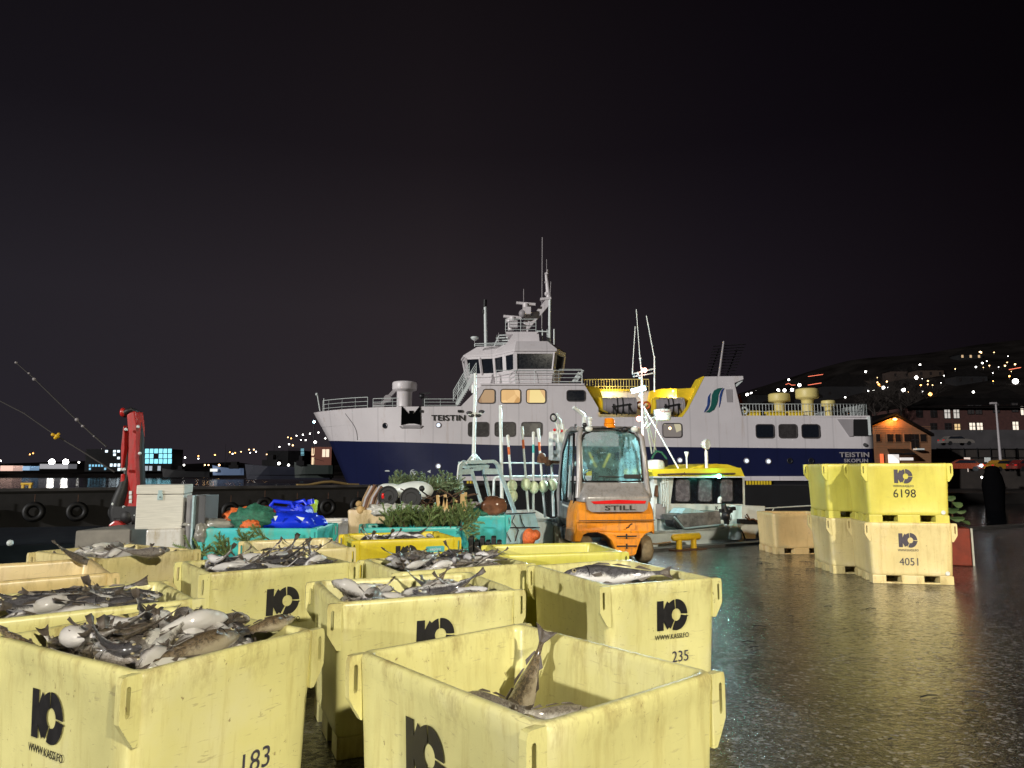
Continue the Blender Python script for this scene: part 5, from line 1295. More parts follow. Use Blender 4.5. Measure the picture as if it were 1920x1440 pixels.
# street lamps on the hillside
def on_hill(px, py):
    d = ray(px, py); c = Vector((0, 0, CAM_H)); t = 150
    while t < 420:
        q = c+d*t
        if q.z < hz(q.x, q.y)+1: return q
        t += 2
    return c+d*300
G = 'street lamps on the hillside town'; LB = 'small white street lamp shining on the dark hillside'; LO = 'small orange street lamp shining on the dark hillside'
def hill_lamp(px, py, r, mt, lab):
    q = on_hill(px, py); Y = q.y; k = Y/200; light('street_lamp', px, py, Y-1.5, r*k, mt, lab, G, 3)
for px, py, r in ((1401, 740, .42), (1409, 738, .38), (1419, 735, .40), (1430, 734, .40), (1442, 733, .48), (1459, 732, .45), (1471, 732, .45), (1485, 731, .45), (1499, 722, .45), (1479, 712, .28), (1623, 697, .28), (1656, 727, .5), (1694, 731, .55), (1719, 708, .55), (1730, 734, .25), (1904, 715, .75), (1725, 684, .25), (1825, 735, .3), (1885, 738, .3)): hill_lamp(px, py, r, 'lamp_white', LB)
for px, py, r in ((1672, 704, .5), (1729, 693, .5), (1744, 739, .5), (1808, 666, .45), (1838, 661, .4), (1648, 721, .3)): hill_lamp(px, py, r, 'lamp_orange' if px not in (1838,) else 'lamp_warm', LO)
rnd = random.Random(77)
for k in range(46):
    px = rnd.uniform(1560, 1915); py = 742-(px-1560)*.17-rnd.uniform(0, 34)+rnd.uniform(0, 26)
    hill_lamp(px, py, rnd.choice((.10, .13, .16, .22)), rnd.choice(('lamp_white', 'lamp_orange', 'lamp_warm', 'lamp_warm')), 'tiny distant light dotted among the hillside houses')
# houses on the hill, some outlined with strings of red lights
def hill_house(px, py, w_, h, label, lit=None, roof=True, mat='dark_wall'):
    q = on_hill(px, py); q.y -= 4; q = P(px, py, q.y); s = q.y/FPX; W_, H_ = w_*s, h*s
    r_ = empty('hill_house', (q.x, q.y, q.z-H_/2), 0, label, 'house', 'houses on the hillside')
    m_ = MB(); m_.box((q.x-W_/2, q.y, q.z-H_/2-2), (q.x+W_/2, q.y+7, q.z+H_/2)); m_.build('wall', mat, r_)
    m_ = MB(); m_.prism([(q.x-W_/2-.4, q.y-.3, q.z+H_/2), (q.x+W_/2+.4, q.y-.3, q.z+H_/2), (q.x, q.y-.3, q.z+H_/2+W_*.28)], (0, 8, 0)); m_.build('roof', 'roof_dark', r_)
    m_ = MB()
    for k in range(3): x = q.x-W_*.36+k*W_*.36; m_.box((x-.5, q.y-.06, q.z-.7), (x+.5, q.y-.02, q.z+.6))
    m_.build('window', lit or 'night_pane', r_); return q, W_, H_
hill_house(1590, 737, 95, 26, 'large grey gabled house behind the after deck of the ferry', mat='grey_wall')
hill_house(1700, 703, 60, 14, 'wide house high on the hill under the orange lamps', mat=plain('house_brown', (.025, .014, .010), .8))
hill_house(1745, 700, 50, 12, 'pale terraced house beside the highest orange lamp', mat=plain('house_tan', (.032, .018, .011), .8))
hill_house(1822, 712, 60, 14, 'long grey house on the slope above the brick building', mat='grey_wall')
hill_house(1620, 718, 44, 9, 'low brown house left of the orange lit ones', mat=plain('house_brown_low', (.018, .011, .008), .8))
hill_house(1820, 668, 44, 7, 'highest house on the hill with two warm lights', emis('far_warm_window', (1, .7, .4), .3))
hill_house(1890, 748, 50, 10, 'dark house above the right end of the brick building')
hill_house(1440, 745, 60, 10, 'low dark house under the row of white lamps')
hill_house(1525, 752, 46, 14, 'grey house behind the yellow ventilators', mat='grey_wall')
pk = emis('red_light_string', (1, .22, .12), 1.6)
def string(pts, label):
    q0 = on_hill(*pts[0]); Y = q0.y-6; m_ = MB(); m_.tube([P(a, b, Y) for a, b in pts], .12, 5); tag(m_.build('light_string', pk), label, 'lights', 'red light strings on the hill')
string([(1515, 706), (1543, 702)], 'upper straight red string of lights above the ventilators')
string([(1515, 722), (1540, 718)], 'lower straight red string of lights above the ventilators')
string([(1473, 721), (1479, 719), (1484, 722), (1492, 722)], 'short zigzag red string of lights above the aft deck')
string([(1572, 714), (1577, 708), (1580, 713)], 'small roof shaped red string of lights on the hill')
string([(1892, 693), (1914, 689)], 'red light trail near the right edge of the photo')
# dark bare trees between the house and the hill
def bare_tree(px, py, Y, H_, label, seed):
    rnd = random.Random(seed); q = P(px, py, Y); r_ = empty('bare_tree', tuple(q), 0, label, 'tree', 'trees behind the timber house')
    tr = MB(); tr.tube([q, q+Vector((.2, 0, H_*.25)), q+Vector((0, 0, H_*.5))], [.22, .16, .1], 7); tr.build('trunk', 'night_twig', r_)
    cr = MB()
    def br(p, d, L, r, n):
        e_ = p+d*L; cr.cyl(p, e_, r, r*.6, n=4, caps=False)
        if n == 0: return
        for k in range(3 if n > 1 else 4):
            dd = (d+Vector((rnd.uniform(-.9, .9), rnd.uniform(-.9, .9), rnd.uniform(-.25, .6)))).normalized(); br(p.lerp(e_, rnd.uniform(.5, 1)), dd, L*rnd.uniform(.55, .8), r*.55, n-1)
    for k in range(7):
        a = k*2*PI/7+rnd.random(); br(q+Vector((0, 0, H_*(.2+.04*k))), Vector((math.cos(a)*.8, math.sin(a)*.8, .7)).normalized(), H_*.25, .09, 4)
    cr.build('crown', 'night_twig', r_)
for i, (px, Y, H_) in enumerate(((1665, 118, 10), (1690, 124, 12), (1712, 130, 11), (1640, 116, 8), (1732, 128, 9))): 
    bare_tree(px, 800, Y, H_, ['bare tree just right of the house gable peak', 'tallest bare tree behind the timber house', 'bare tree between the timber house and the brick block', 'small bare tree left of the gable behind the ferry stern', 'bare tree at the left end of the brick block'][i], i)
# ------------------------------------------------------------------ the fishing boat alongside the quay
M['boat_white'] = plain('boat_gelcoat', (.70, .75, .73), .35, var=.18, nscale=2.5, bmp=.05)
M['boat_grime'] = plain('boat_grimy_white', (.42, .44, .42), .5, var=.4, nscale=5)
M['boat_yellow'] = plain('boat_yellow_roof', (.80, .66, .04), .35, var=.1, nscale=3)
M['boat_glass'] = plain('salted_cabin_glass', (.16, .14, .16), .25, var=.45, nscale=9, bmp=.2)
M['boat_dark'] = plain('boat_dark_band', (.010, .011, .016), .25)
boat = empty('fishing_boat', tuple(EO + EN*1.9 + Vector((0, 0, WZ))), EA, 'small white fishing boat with a yellow cabin roof and tripod mast moored at our quay', 'boat')
def E_(u, v, z): return EO + EU*u + EN*v + Vector((0, 0, z))
UE = (Q(1440, 950, .5)-EO).dot(EU)
# hull: u from stern to bow, gunwale just above quay level
def hull_sec(u):
    t = (u+7.2)/(UE+7.2); hb = 1.75*min(1, .80+.3*min(1, t*3))*(1 if t < .8 else (1-((t-.8)/.2)**2.4*.5)); c = 2.15
    zt = ipl(t, [(0, .66), (.52, .66), (.56, .30), (.80, .32), (1, .40)])
    return hb, c, zt
rings = []; 
for k in range(25):
    u = -7.2+(UE+7.2)*k/24; hb, c, zt = hull_sec(u)
    rings.append([E_(u, c-hb*.35, WZ-.5), E_(u, c-hb*.86, WZ+.3), E_(u, c-hb, -.6), E_(u, c-hb, zt-.25), E_(u, c-hb-.05, zt-.05), E_(u, c-hb-.05, zt), E_(u, c-hb+.10, zt), E_(u, c-hb+.10, zt-.55), E_(u, c+hb-.10, zt-.55), E_(u, c+hb-.10, zt), E_(u, c+hb+.05, zt), E_(u, c+hb, zt-.25), E_(u, c+hb, -.6), E_(u, c+hb*.86, WZ+.3), E_(u, c+hb*.35, WZ-.5)])
mb = MB(); mb.loft(rings, smooth=False); mb.build('hull', 'boat_white', boat)
mb = MB()
for k in range(24):
    u = -7.2+(UE+7.2)*k/24; hb, c, zt = hull_sec(u); u2 = u+(UE+7.2)/24; hb2, c2, zt2 = hull_sec(u2)
    mb.bar(E_(u, c-hb-.06, zt+.01), E_(u2, c2-hb2-.06, zt2+.01), .07, .05)
mb.build('rubbing_rail', 'boat_grime', boat)
def bp(pts, v, d, name, mat, parent=None):   # outline in photo pixels on the plane v metres off the quay
    m_ = MB(); m_.prism([Q(px, py, v) for px, py in pts], EN*d); return m_.build(name, mat, parent or boat)
# cabin
cab = bp([(1236, 1003), (1240, 892), (1396, 892), (1397, 948), (1390, 950), (1390, 1003)], .95, 2.3, 'cabin', 'boat_white')
bp([(1258, 944), (1264, 895), (1392, 895), (1393, 945)], .935, .03, 'window_band', 'boat_dark', cab)
for x0, x1 in ((1267, 1294), (1310, 1335), (1351, 1374)):
    w_ = bp([(x0-1.5, 939), (x0-.5, 901), (x0+4, 897.5), (x1-4, 897.5), (x1+.5, 901), (x1+1.5, 939), (x1-4, 942), (x0+4, 942)], .915, .03, 'window', 'dark_metal', cab)
    bp([(x0+.5, 937), (x0+1, 902), (x0+5, 899.5), (x1-5, 899.5), (x1-1, 902), (x1-.5, 937), (x1-4, 940), (x0+4, 940)], .90, .03, 'pane', 'boat_glass', w_)
bp([(1226, 893), (1222, 884), (1228, 880), (1389, 877), (1396, 893)], .75, 2.75, 'roof', 'boat_yellow', cab)
bp([(1226, 895.5), (1226, 893.2), (1397, 893.2), (1398, 895.5)], .72, 2.8, 'roof_trim', 'white_metal', cab)
bp([(1290, 879), (1310, 873), (1340, 869.5), (1365, 871), (1387, 878)], 1.5, 1.4, 'roof_hatch', 'boat_yellow', cab)
mb = MB(); mb.tube([Q(1234, 890, .70), Q(1280, 888.5, .70), Q(1330, 889, .70), Q(1378, 888, .70)], .022, 6); mb.tube([Q(1278, 891, .69), Q(1284, 886, .69)], .012, 5); mb.build('boat_hook', 'twig', cab)
# registration letters partly hidden by the hauler
for ch, px, py in (('K', 1344, 953), ('6', 1380, 953)):
    m_ = MB(); m_.text(ch, .14, frame(Q(px, py, .935), EU, (0, 0, 1)), depth=.004, sx=1.1); m_.build('registration', 'ink', cab)
# working side: pipes, panels and steps left of the cabin
bp([(1226, 1000), (1226, 893), (1232, 893), (1232, 1000)], .9, .3, 'pillar', 'boat_white')
bp([(1230, 973), (1230, 945), (1248, 945), (1248, 973)], .88, .3, 'grey_panel', 'ship_grey')
mb = MB()
for a, b in (((1243, 895), (1244, 950)), ((1247, 895), (1248, 950)), ((1239, 905), (1240, 945)), ((1252, 898), (1251, 975))): mb.tube([Q(*a, .84), Q((a[0]+b[0])/2+1.5, (a[1]+b[1])/2, .80), Q(*b, .84)], .016, 6)
for py in (905, 915, 926, 938): mb.tube([Q(1240, py, .82), Q(1246, py+3, .80), Q(1250, py-2, .82)], .012, 5)
mb.build('pipes', 'white_metal', boat)
bp([(1228, 930), (1231, 910), (1234, 910), (1234, 932)], .83, .04, 'red_gauge', 'rust')
# hauling chute and hauler in front of the cabin
mb = MB(); mb.prism([Q(1268, 966, .25), Q(1350, 958, .25), Q(1352, 983, .25), Q(1283, 990, .25)], EN*.5); mb.build('chute', plain('scuffed_chute_steel', (.26, .25, .24), .4, .3, var=.6, nscale=7, bmp=.4), boat)
mb = MB(); mb.tube([Q(1264, 969, .2), Q(1283, 991, .2), Q(1357, 983, .2), Q(1361, 985, .2)], .022, 7); mb.tube([Q(1264, 969, .75), Q(1283, 991, .75), Q(1357, 983, .75)], .022, 7); mb.build('chute_rail', 'steel', boat)
bp([(1277, 963), (1285, 954), (1294, 953), (1318, 959), (1330, 960)], .3, .4, 'light_blue_hopper', 'tub_blue')
mb = MB(); c = Q(1273, 978, .45); mb.cyl(c, c+EN*.3, .15, n=18); mb.torus(c, EN, .15, .035); mb.build('roller', 'dark_metal', boat)
mb = MB(); mb.tube([Q(1356, 945, .2), Q(1360, 960, .2), Q(1363, 983, .2)], [.05, .09, .06], 8); mb.bar(Q(1351, 958, .2), Q(1377, 953, .2), .09, .08); mb.bar(Q(1358, 964, .2), Q(1372, 958, .2), .07, .06); mb.sph(Q(1361, 967, .15), .10); mb.sph(Q(1366, 955, .18), .07); mb.box(tuple(Q(1354, 975, .2)), tuple(Q(1362, 968, .4)), 0) 
mb.torus(Q(1366, 970, .22), EN, .10, .008, 18, 5); mb.build('line_hauler', 'dark_metal', boat)
mb = MB(); mb.cyl(Q(1349, 943, .2), Q(1349, 935, .2), .045); mb.sph(Q(1350, 935, .2), .05); mb.sph(Q(1361, 985, .16), .035); mb.build('hauler_cap', 'white_metal', boat)
# grimy steps below and lumps of gear
bp([(1292, 1001), (1292, 992), (1366, 984), (1366, 1001)], .5, .35, 'grimy_ledge', 'boat_grime')
# pale boxes at the bow end
bp([(1391, 1010), (1391, 948), (1434, 949), (1434, 1010)], .55, 1.0, 'bow_locker', 'boat_white')
bp([(1386, 982), (1386, 973), (1428, 975), (1428, 983)], .50, .08, 'dark_slot', 'dark_metal')
mb = MB(); mb.tube([Q(1398, 970, .45), Q(1405, 975, .45), Q(1412, 973, .45), (Q(1420, 978, .45))], .02, 6); mb.tube([Q(1400, 964, .45), Q(1406, 974, .45)], .018, 6); mb.build('rope_end', 'rust', boat)
mb = MB(); mb.lathe(Q(1378, 1011, .35), [(.16, 0), (.17, .1), (.14, .28), (.10, .34), (.03, .36)], 16); mb.build('white_fender', 'boat_white', boat)
mb = MB(); mb.tube([Q(1378, 985, .35), Q(1386, 988, .3), Q(1392, 997, .28), Q(1397, 1010, .3)], .012, 6); mb.build('fender_rope', 'black', boat)
mb = MB(); mb.tube([Q(1434, 953, 1.2), Q(1470, 951, 1.2), Q(1540, 947, 1.4)], .018, 6); mb.bar(Q(1445, 966, 1.2), Q(1451, 952, 1.2), .02, .02); mb.build('bow_rail', 'white_metal', boat)
mb = MB(); c = Q(1428, 1000, .5); mb.torus(c-EN*.1, EN, .12, .05); mb.build('hull_ring', 'black', boat)
# roof gear
def wpole(name, a, b, v, r, mat='white_metal', r2=None, par=None): 
    m_ = MB(); m_.cyl(Q(*a, v), Q(*b, v), r, r2, n=8); return m_.build(name, mat, par or boat)
mb = MB(); V = 1.6
mb.cyl(Q(1206, 905, V), Q(1203, 690, V), .036, .024); 
for a, b, v2 in (((1207, 762), (1272, 878), 1.2), ((1209, 770), (1222, 850), 2.3), ((1211, 780), (1231, 848), 2.6), ((1208, 800), (1213, 790), V)): mb.cyl(Q(*a, V), Q(*b, v2), .020, n=7)
mb.cyl(Q(1211, 803, V), Q(1226, 787, V), .016); mb.cyl(Q(1208, 782, V), Q(1240, 783, V), .016); mb.cyl(Q(1226, 848, 2.4), Q(1232, 785, V), .014)
mb.cyl(Q(1186, 701, V), Q(1228, 691, V), .018); mb.cyl(Q(1186, 690, V), Q(1186, 702, V), .015); mb.cyl(Q(1227, 735, V), Q(1227, 668, V), .018)
mast = mb.build('mast', 'white_metal', boat)
for a, b, r in (((1186, 692), (1191, 612), .011), ((1202, 692), (1199, 660), .015), ((1199, 660), (1193, 580), .010), ((1227, 672), (1212, 592), .013)): wpole('antenna', a, b, V, r, par=mast)
mb = MB(); mb.sph(Q(1200, 672, V), .03); mb.sph(Q(1196, 700, V), .04); mb.sph(Q(1199, 708, V), .03); mb.bar(Q(1188, 706, V), Q(1224, 700, V), .05, .03); mb.sph(Q(1201, 742, V), .05); mb.build('mast_fittings', 'white_metal', mast)
mb = MB(); mb.bar(Q(1187, 733, V-.15), Q(1207, 728, V-.15), .14, .10); mb.build('floodlight', 'lamp_cool', mast)
mb = MB(); mb.sph(Q(1209, 694, V-.1), .055); mb.build('masthead_lamp', 'lamp_red_warm' if False else emis('mast_lamp_pink', (1, .35, .25), 14), mast)
mb = MB(); mb.sph(Q(1198, 785, V-.3), .06); mb.build('side_lamp', emis('side_lamp_pink', (1, .30, .20), 14), mast)
mb = MB(); mb.sph(Q(1348, 893, .66), .055, sc=(1, 1, .9)); mb.build('starboard_lamp', 'lamp_green', cab)
rad = empty('radar_dome', tuple(Q(1242, 787, V)), EA, 'white radar dome with red lettering on the boat mast beside the ferry raft', 'radar')
mb = MB(); c = Q(1242, 787, V); mb.lathe(c, [(.17, -.02), (.20, .0), (.215, .06), (.215, .10), (.20, .11), (.22, .12), (.22, .22), (.20, .25), (.10, .265)], 28); mb.build('dome', 'white_paint_bright' if False else 'boat_white', rad)
mb = MB(); mb.text('Raytheon', .085, frame(Q(1246, 771, V-.226), EU, (0, 0, 1)), sx=.9, depth=.003); mb.build('lettering', 'pot_red', rad)
mb = MB(); mb.box(tuple(Q(1218, 884, 1.9)), tuple(Q(1236, 860, 2.3)), bev=.0) if False else mb.lathe(Q(1228, 884, 2.0), [(.22, 0), (.24, .05), (.24, .2), (.2, .27), (.1, .29)], 20); mb.build('white_capsule', 'boat_white', boat)
mb = MB(); mb.prism([Q(1232, 878, 2.6), Q(1232, 862, 2.6), Q(1252, 862, 2.6), Q(1252, 878, 2.6)], EN*.4); mb.build('deck_box', 'dark_metal', boat)
mb = MB(); mb.tube([Q(1222, 860, 2.2), Q(1230, 846, 2.2), Q(1240, 848, 2.2), Q(1250, 860, 2.2)], .03, 6); mb.build('net_bundle', 'net_green', boat)
mb = MB(); mb.cyl(Q(1325, 880, 1.4), Q(1324, 846, 1.4), .040); mb.cyl(Q(1324, 848, 1.4), Q(1323.5, 842, 1.4), .025); mb.build('searchlight_stand', 'white_metal', cab)
mb = MB(); c = Q(1323, 833, 1.4); ax = (EN*-1+EU*.25).normalized(); mb.lathe(c-ax*.08, [(.03, -.04), (.09, .0), (.125, .08), (.13, .14), (.115, .15), (.10, .12)], 22, axis=ax); mb.build('searchlight', 'white_metal', cab)
mb = MB(); mb.lathe(Q(1288, 878, 1.3), [(.02, 0), (.022, .26), (.055, .38), (.05, .40)], 10); mb.build('gps_antenna', 'white_metal', cab)
mb = MB(); mb.cyl(Q(1275, 862, 1.3), Q(1275, 860, 1.3), .04); 
# ---- after deck gear
def pl(name, pts, v, r, mat='white_metal', sq=False):
    m_ = MB()
    if sq:
        for a, b in zip(pts, pts[1:]): m_.bar(Q(*a, v), Q(*b, v), r*2, r*2)
    else: m_.tube([Q(*p, v) for p in pts], r, 8)
    return m_.build(name, mat, boat)
mb = MB(); mb.cyl(Q(888, 868, .8), Q(891, 700, .8), .042, .030); 
for dx in (-15, -7, 9, 17): mb.cyl(Q(889, 850, .8), Q(889+dx, 869, .8+dx*.02), .022)
mb.cyl(Q(880, 778, .8), Q(886, 775, .8), .03); mb.bar(Q(878, 777, .8), Q(904, 775, .8), .04, .03); 
mb.build('pole_mast', 'white_metal', boat)
mb = MB()
for px, py in ((880, 774), (884, 779), (897, 779), (903, 772), (891, 779)): mb.sph(Q(px, py, .8), .045, sc=(1.4, .8, .8))
mb.build('deck_lamps', 'dark_metal', boat)
mb = MB(); mb.cyl(Q(887, 737, .7), Q(887, 700+22, .7), .035); mb.build('horn', 'white_metal', boat)
mb = MB(); random.seed(3)
for k in range(9): q = Q(866+k*5.5, 874+random.uniform(-4, 4), .7); mb.box((q.x-.07, q.y-.06, q.z-.05), (q.x+.07, q.y+.06, q.z+.06), mat=Matrix.Translation(q) @ Matrix.Rotation(random.uniform(-.6, .6), 4, 'Y') @ Matrix.Translation(-q))
for k in range(5): mb.sph(Q(870+k*9, 868+random.uniform(-3, 3), .7), .06)
mb.build('gantry_gear', 'steel', boat)
pl('gantry', [(862, 884), (864, 872), (872, 867), (926, 865), (932, 870), (985, 1014)], .55, .032, 'steel', True)
pl('gantry_leg', [(862, 884), (870, 940)], .55, .026, 'steel', True); pl('gantry_leg', [(884, 882), (903, 946)], .75, .028, 'steel', True); pl('gantry_leg', [(904, 870), (918, 931)], .75, .028, 'steel', True)
pl('gantry_crossbar', [(862, 885), (886, 884)], .6, .05, 'steel', True); pl('gantry_crossbar', [(906, 884), (936, 884)], .6, .055, 'steel', True)
pl('gantry_hose', [(866, 866), (860, 872), (858, 890), (860, 902)], .5, .018)
pl('rail', [(925, 945), (926, 900), (929, 895), (936, 894), (1046, 893), (1050, 896), (1052, 930), (1053, 968)], 1.3, .028); pl('rail', [(942, 868), (1050, 869)], 1.6, .016)
pl('tall_pole', [(938, 760), (940, 860), (941, 952)], .6, .035)
G = 'marker poles with floats standing on the boat deck'
pole_defs = [((952, 818), (963, 962), 'shortest float pole, leftmost, with two pale floats on it', [(960, 911), (961, 930)], 'orange'),
    ((979, 802), (991, 966), 'float pole with an orange band, second from the left on the boat', [(986, 908)], 'orange'),
    ((1000, 812), (1000, 968), 'middle float pole with a teal band on the boat', [(1001, 914)], 'teal'),
    ((1009, 806), (1022, 970), 'float pole with orange and teal bands beside the brown block', [(1019, 912)], 'orange'),
    ((1034, 868), (1038, 968), 'short white float pole hidden behind the hauler frame', [(1036, 909)], None)]
for a, b, lab, fls, band in pole_defs:
    v = .75; r_ = empty('marker_pole', tuple(Q(*b, v)), 0, lab, 'pole', G)
    m_ = MB(); m_.cyl(Q(*b, v), Q(*a, v), .028, .022, n=8); m_.build('pole', 'white_metal', r_)
    if band:
        m_ = MB(); A = Q(*a, v); B = Q(*b, v); m_.cyl(A.lerp(B, .14), A.lerp(B, .24), .026, n=8); m_.build('band', 'net_orange' if band == 'orange' else 'tub_teal', r_)
        m_ = MB(); m_.cyl(A.lerp(B, .0), A.lerp(B, .09), .034, n=8); m_.sph(A.lerp(B, .0), .035); m_.build('reflector', 'boat_white', r_)
    for p in fls: 
        m_ = MB(); m_.sph(Q(*p, v-.02), .125, sc=(.85, .85, 1.05)); m_.build('float', 'float', r_)
mb = MB()
for k, px in enumerate((1024, 1031, 1034)):
    for j in range(26):
        q = Q(px+(j % 2)*.6+k, 872+j*3.7, .8); mb.torus(q, EN if j % 2 else EU, .018, .006, 8, 4)
mb.build('chain', 'dark_metal', boat)
mb = MB(); mb.bar(Q(1010, 862, .7), Q(1054, 864, .7), .14, .13); mb.sph(Q(1016, 856, .7), .08); mb.sph(Q(1028, 866, .7), .09); mb.build('rusty_davit', 'rust', boat)
# white hauler frame beside the forklift cab
fr_ = empty('hauler_frame', tuple(Q(1042, 862, .6)), 0, 'white pot hauler frame with hoses left of the forklift cab', 'machine')
mb = MB(); v = .6
for a, b in (((1033, 862), (1033, 810)), ((1033, 812), (1062, 808)), ((1033, 860), (1062, 862)), ((1034, 848), (1060, 846)), ((1046, 795), (1046, 860)), ((1053, 795), (1055, 860)), ((1034, 825), (1050, 826))): mb.bar(Q(*a, v), Q(*b, v), .09, .07)
mb.box(tuple(Q(1036, 861, v+.05)), tuple(Q(1058, 848, v+.35))); mb.build('frame', 'white_metal', fr_)
mb = MB()
for pts in ([(1046, 806), (1040, 785), (1036, 777), (1043, 776), (1051, 790), (1053, 805)], [(1044, 806), (1048, 830), (1056, 842)], [(1050, 806), (1046, 822), (1052, 842), (1058, 846)]): mb.tube([Q(*p, v-.05) for p in pts], .028, 6)
mb.build('hoses', 'white_metal', fr_)
mb = MB(); mb.sph(Q(1040, 806, v-.05), .03); mb.sph(Q(1053, 808, v-.05), .03); mb.build('red_fitting', 'red_lens', fr_)
mb = MB(); mb.torus(Q(1038, 783, v-.1), EN, .075, .018, 18, 6); mb.build('pulley', 'black', fr_)
# blue-white sorting hatches leaning at the stern, with lines hanging on them
bp([(944, 1000), (945, 964), (1003, 962), (1011, 990), (1011, 1019), (948, 1019)], .10, .25, 'sorting_hatch', 'tub_blue')
mb = MB()
for pts in ([(952, 966), (956, 985), (950, 1000), (958, 1016)], [(965, 966), (960, 978), (972, 994), (966, 1015)], [(975, 965), (979, 980), (985, 990)], [(944, 989), (1012, 989)], [(944, 964), (1004, 961)]): mb.tube([Q(*p, .05) for p in pts], .010, 5)
mb.build('hanging_lines', 'black', boat)
mb = MB(); c = Q(992, 1008, -.1); mb.sph(c, .16, sc=(.8, .6, 1.1)); mb.sph(c+Vector((.12, 0, .05)), .10); mb.sph(c+Vector((-.02, -.05, -.16)), .12); tag(mb.build('life_vest', 'net_orange'), 'crumpled orange life vest at the foot of the light blue hatch', 'life vest')
lamp('boat_floodlight_left', 'SPOT', tuple(Q(1194, 729, 1.25)), 1900, (.62, .93, 1.0), .08, aim=tuple(Q(960, 945, .2)), spot=85, blend=.5)
lamp('boat_floodlight_quay', 'SPOT', tuple(Q(1190, 731, 1.25)), 45, (.72, .95, 1.0), .08, aim=(.5, 12.5, 0), spot=70, blend=.6)
lamp('cabin_side_lamp', 'POINT', tuple(Q(1216, 800, .9)), 60, (.75, 1.0, .98), .08)
lamp('cabin_front_fill', 'SPOT', tuple(Q(1222, 806, -.6)), 150, (.88, 1.0, .98), .08, aim=tuple(Q(1325, 950, .9)), spot=60, blend=.6)  # added fill with no fixture, brightens the cabin front
lamp('mast_lamp_red', 'POINT', tuple(Q(1196, 784, 1.15)), 14, (1, .3, .2), .06)
lamp('starboard_lamp_green', 'POINT', tuple(Q(1348, 893, .5)), 2.5, (.1, 1, .75), .05)
# small exhaust-pipe shaped sign left blank; mooring rope from the bollard
mb = MB(); mb.tube([Q(1258, 1016, -.35), Q(1230, 1020, -.1), Q(1205, 1018, .1)], .02, 6); tag(mb.build('mooring_line', 'card'), 'mooring line running from the yellow bollard to the boat', 'rope')
# yellow bollard on the quay edge
bo = empty('mooring_bollard', tuple(Q(1287, 1021, -.35)), EA, 'yellow double post mooring bollard on the quay edge before the boat', 'bollard')
B0 = Q(1287, 1023, -.35); B0.z = 0
mb = MB()
for s in (-1, 1): mb.cyl(B0+EU*.20*s+Vector((0, 0, .0)), B0+EU*.20*s+Vector((0, 0, .22)), .065, .060, n=14)
mb.build('posts', 'bollard', bo); mb = MB(); mb.tube([B0+EU*-.38+Vector((0, 0, .24)), B0+EU*-.34+Vector((0, 0, .26)), B0+EU*.34+Vector((0, 0, .26)), B0+EU*.38+Vector((0, 0, .24))], [.04, .075, .075, .04], 12); mb.build('bar', 'bollard', bo)
mb = MB(); mb.box((-.42, -.16, .001), (.42, .16, .02), mat=Matrix.Translation(B0) @ Matrix.Rotation(EA, 4, 'Z')); mb.build('foot_plate', 'rust', bo)
# ------------------------------------------------------------------ forklift seen from behind
FK = Matrix.Translation(P(1160, 1060, 12.70).xy.to_3d()) @ Matrix.Rotation(R(9.0), 4, 'Z') @ Matrix.Diagonal((1.10, 1.12, 1.0, 1.0))
fk = empty('forklift', tuple(FK.translation), R(9.0), 'orange and grey forklift truck with a glazed cab seen from behind', 'forklift')
def kb(mb, name, mat, par=None): mb.v = [FK @ v for v in mb.v]; return mb.build(name, mat, par or fk)
def zsec(z, xs, y0, y1, r, n=5):
    """horizontal rounded section"""
    return [p+Vector((0, (y0+y1)/2, 0)) for p in rrect(2*xs, y1-y0, r, z, n)]
# counterweight: bulging orange casting with wheel arches
def cw_outline():
    # rear outline (x,z), then extruded forward with rounding
    return [(-.60, 1.10), (-.655, .95), (-.675, .78), (-.675, .60), (-.70, .50), (-.705, .40), (-.62, .40), (-.575, .52), (-.50, .56), (-.34, .57), (-.20, .52), (-.09, .42), (-.035, .28), (-.015, .16), (.0, .14), (.28, .14), (.33, .17), (.37, .30), (.43, .44), (.52, .53), (.64, .57), (.68, .52), (.69, .60), (.68, .78), (.665, .95), (.61, 1.10)]
o_ = [(x-.02, z) for x, z in cw_outline()]
def scale_o(k, dz=0): return [(x*k, .72+(z-.72)*(1-(1-k)*.7)+dz) for x, z in o_]
mb = MB(); rings = []
for y, k in ((.62, 1.0), (.25, 1.0), (.10, .995), (.03, .975), (.0, .94)):
    bow = 0
    rings.append([Vector((x, y + (.10*(abs(x)/.68)**3 if y < .3 else 0), z)) for x, z in scale_o(k)])
mb.loft(rings, smooth=False)
cw = kb(mb, 'counterweight', 'orange_paint')
mb = MB(); mb.bar((-.64, -.006, .775), (.62, -.006, .775), .02, .016); kb(mb, 'seam', 'dark_metal', cw)
mb = MB()
for z in (.50, .33):
    w_ = .19 if z > .4 else .15
    mb.prism([(x+.13, .035, zz) for x, zz in ((-w_, z+.03), (w_, z+.03), (w_-.03, z-.03), (-w_+.03, z-.03))], (0, -.05, 0))
cwg = kb(mb, 'grille_lip', 'orange_paint', cw)
mb = MB()
for z in (.50, .33):
    mb.box((-.03+.0, -.024, z-.012), (.30, -.017, z+.012)); mb.box((.12, -.028, z-.045), (.145, -.018, z+.045))
mb.tube([(.13, -.01, .64), (.17, -.02, .655), (.20, -.015, .70), (.235, -.01, .715)], .012, 6); kb(mb, 'slots_and_hook', 'black', cw)
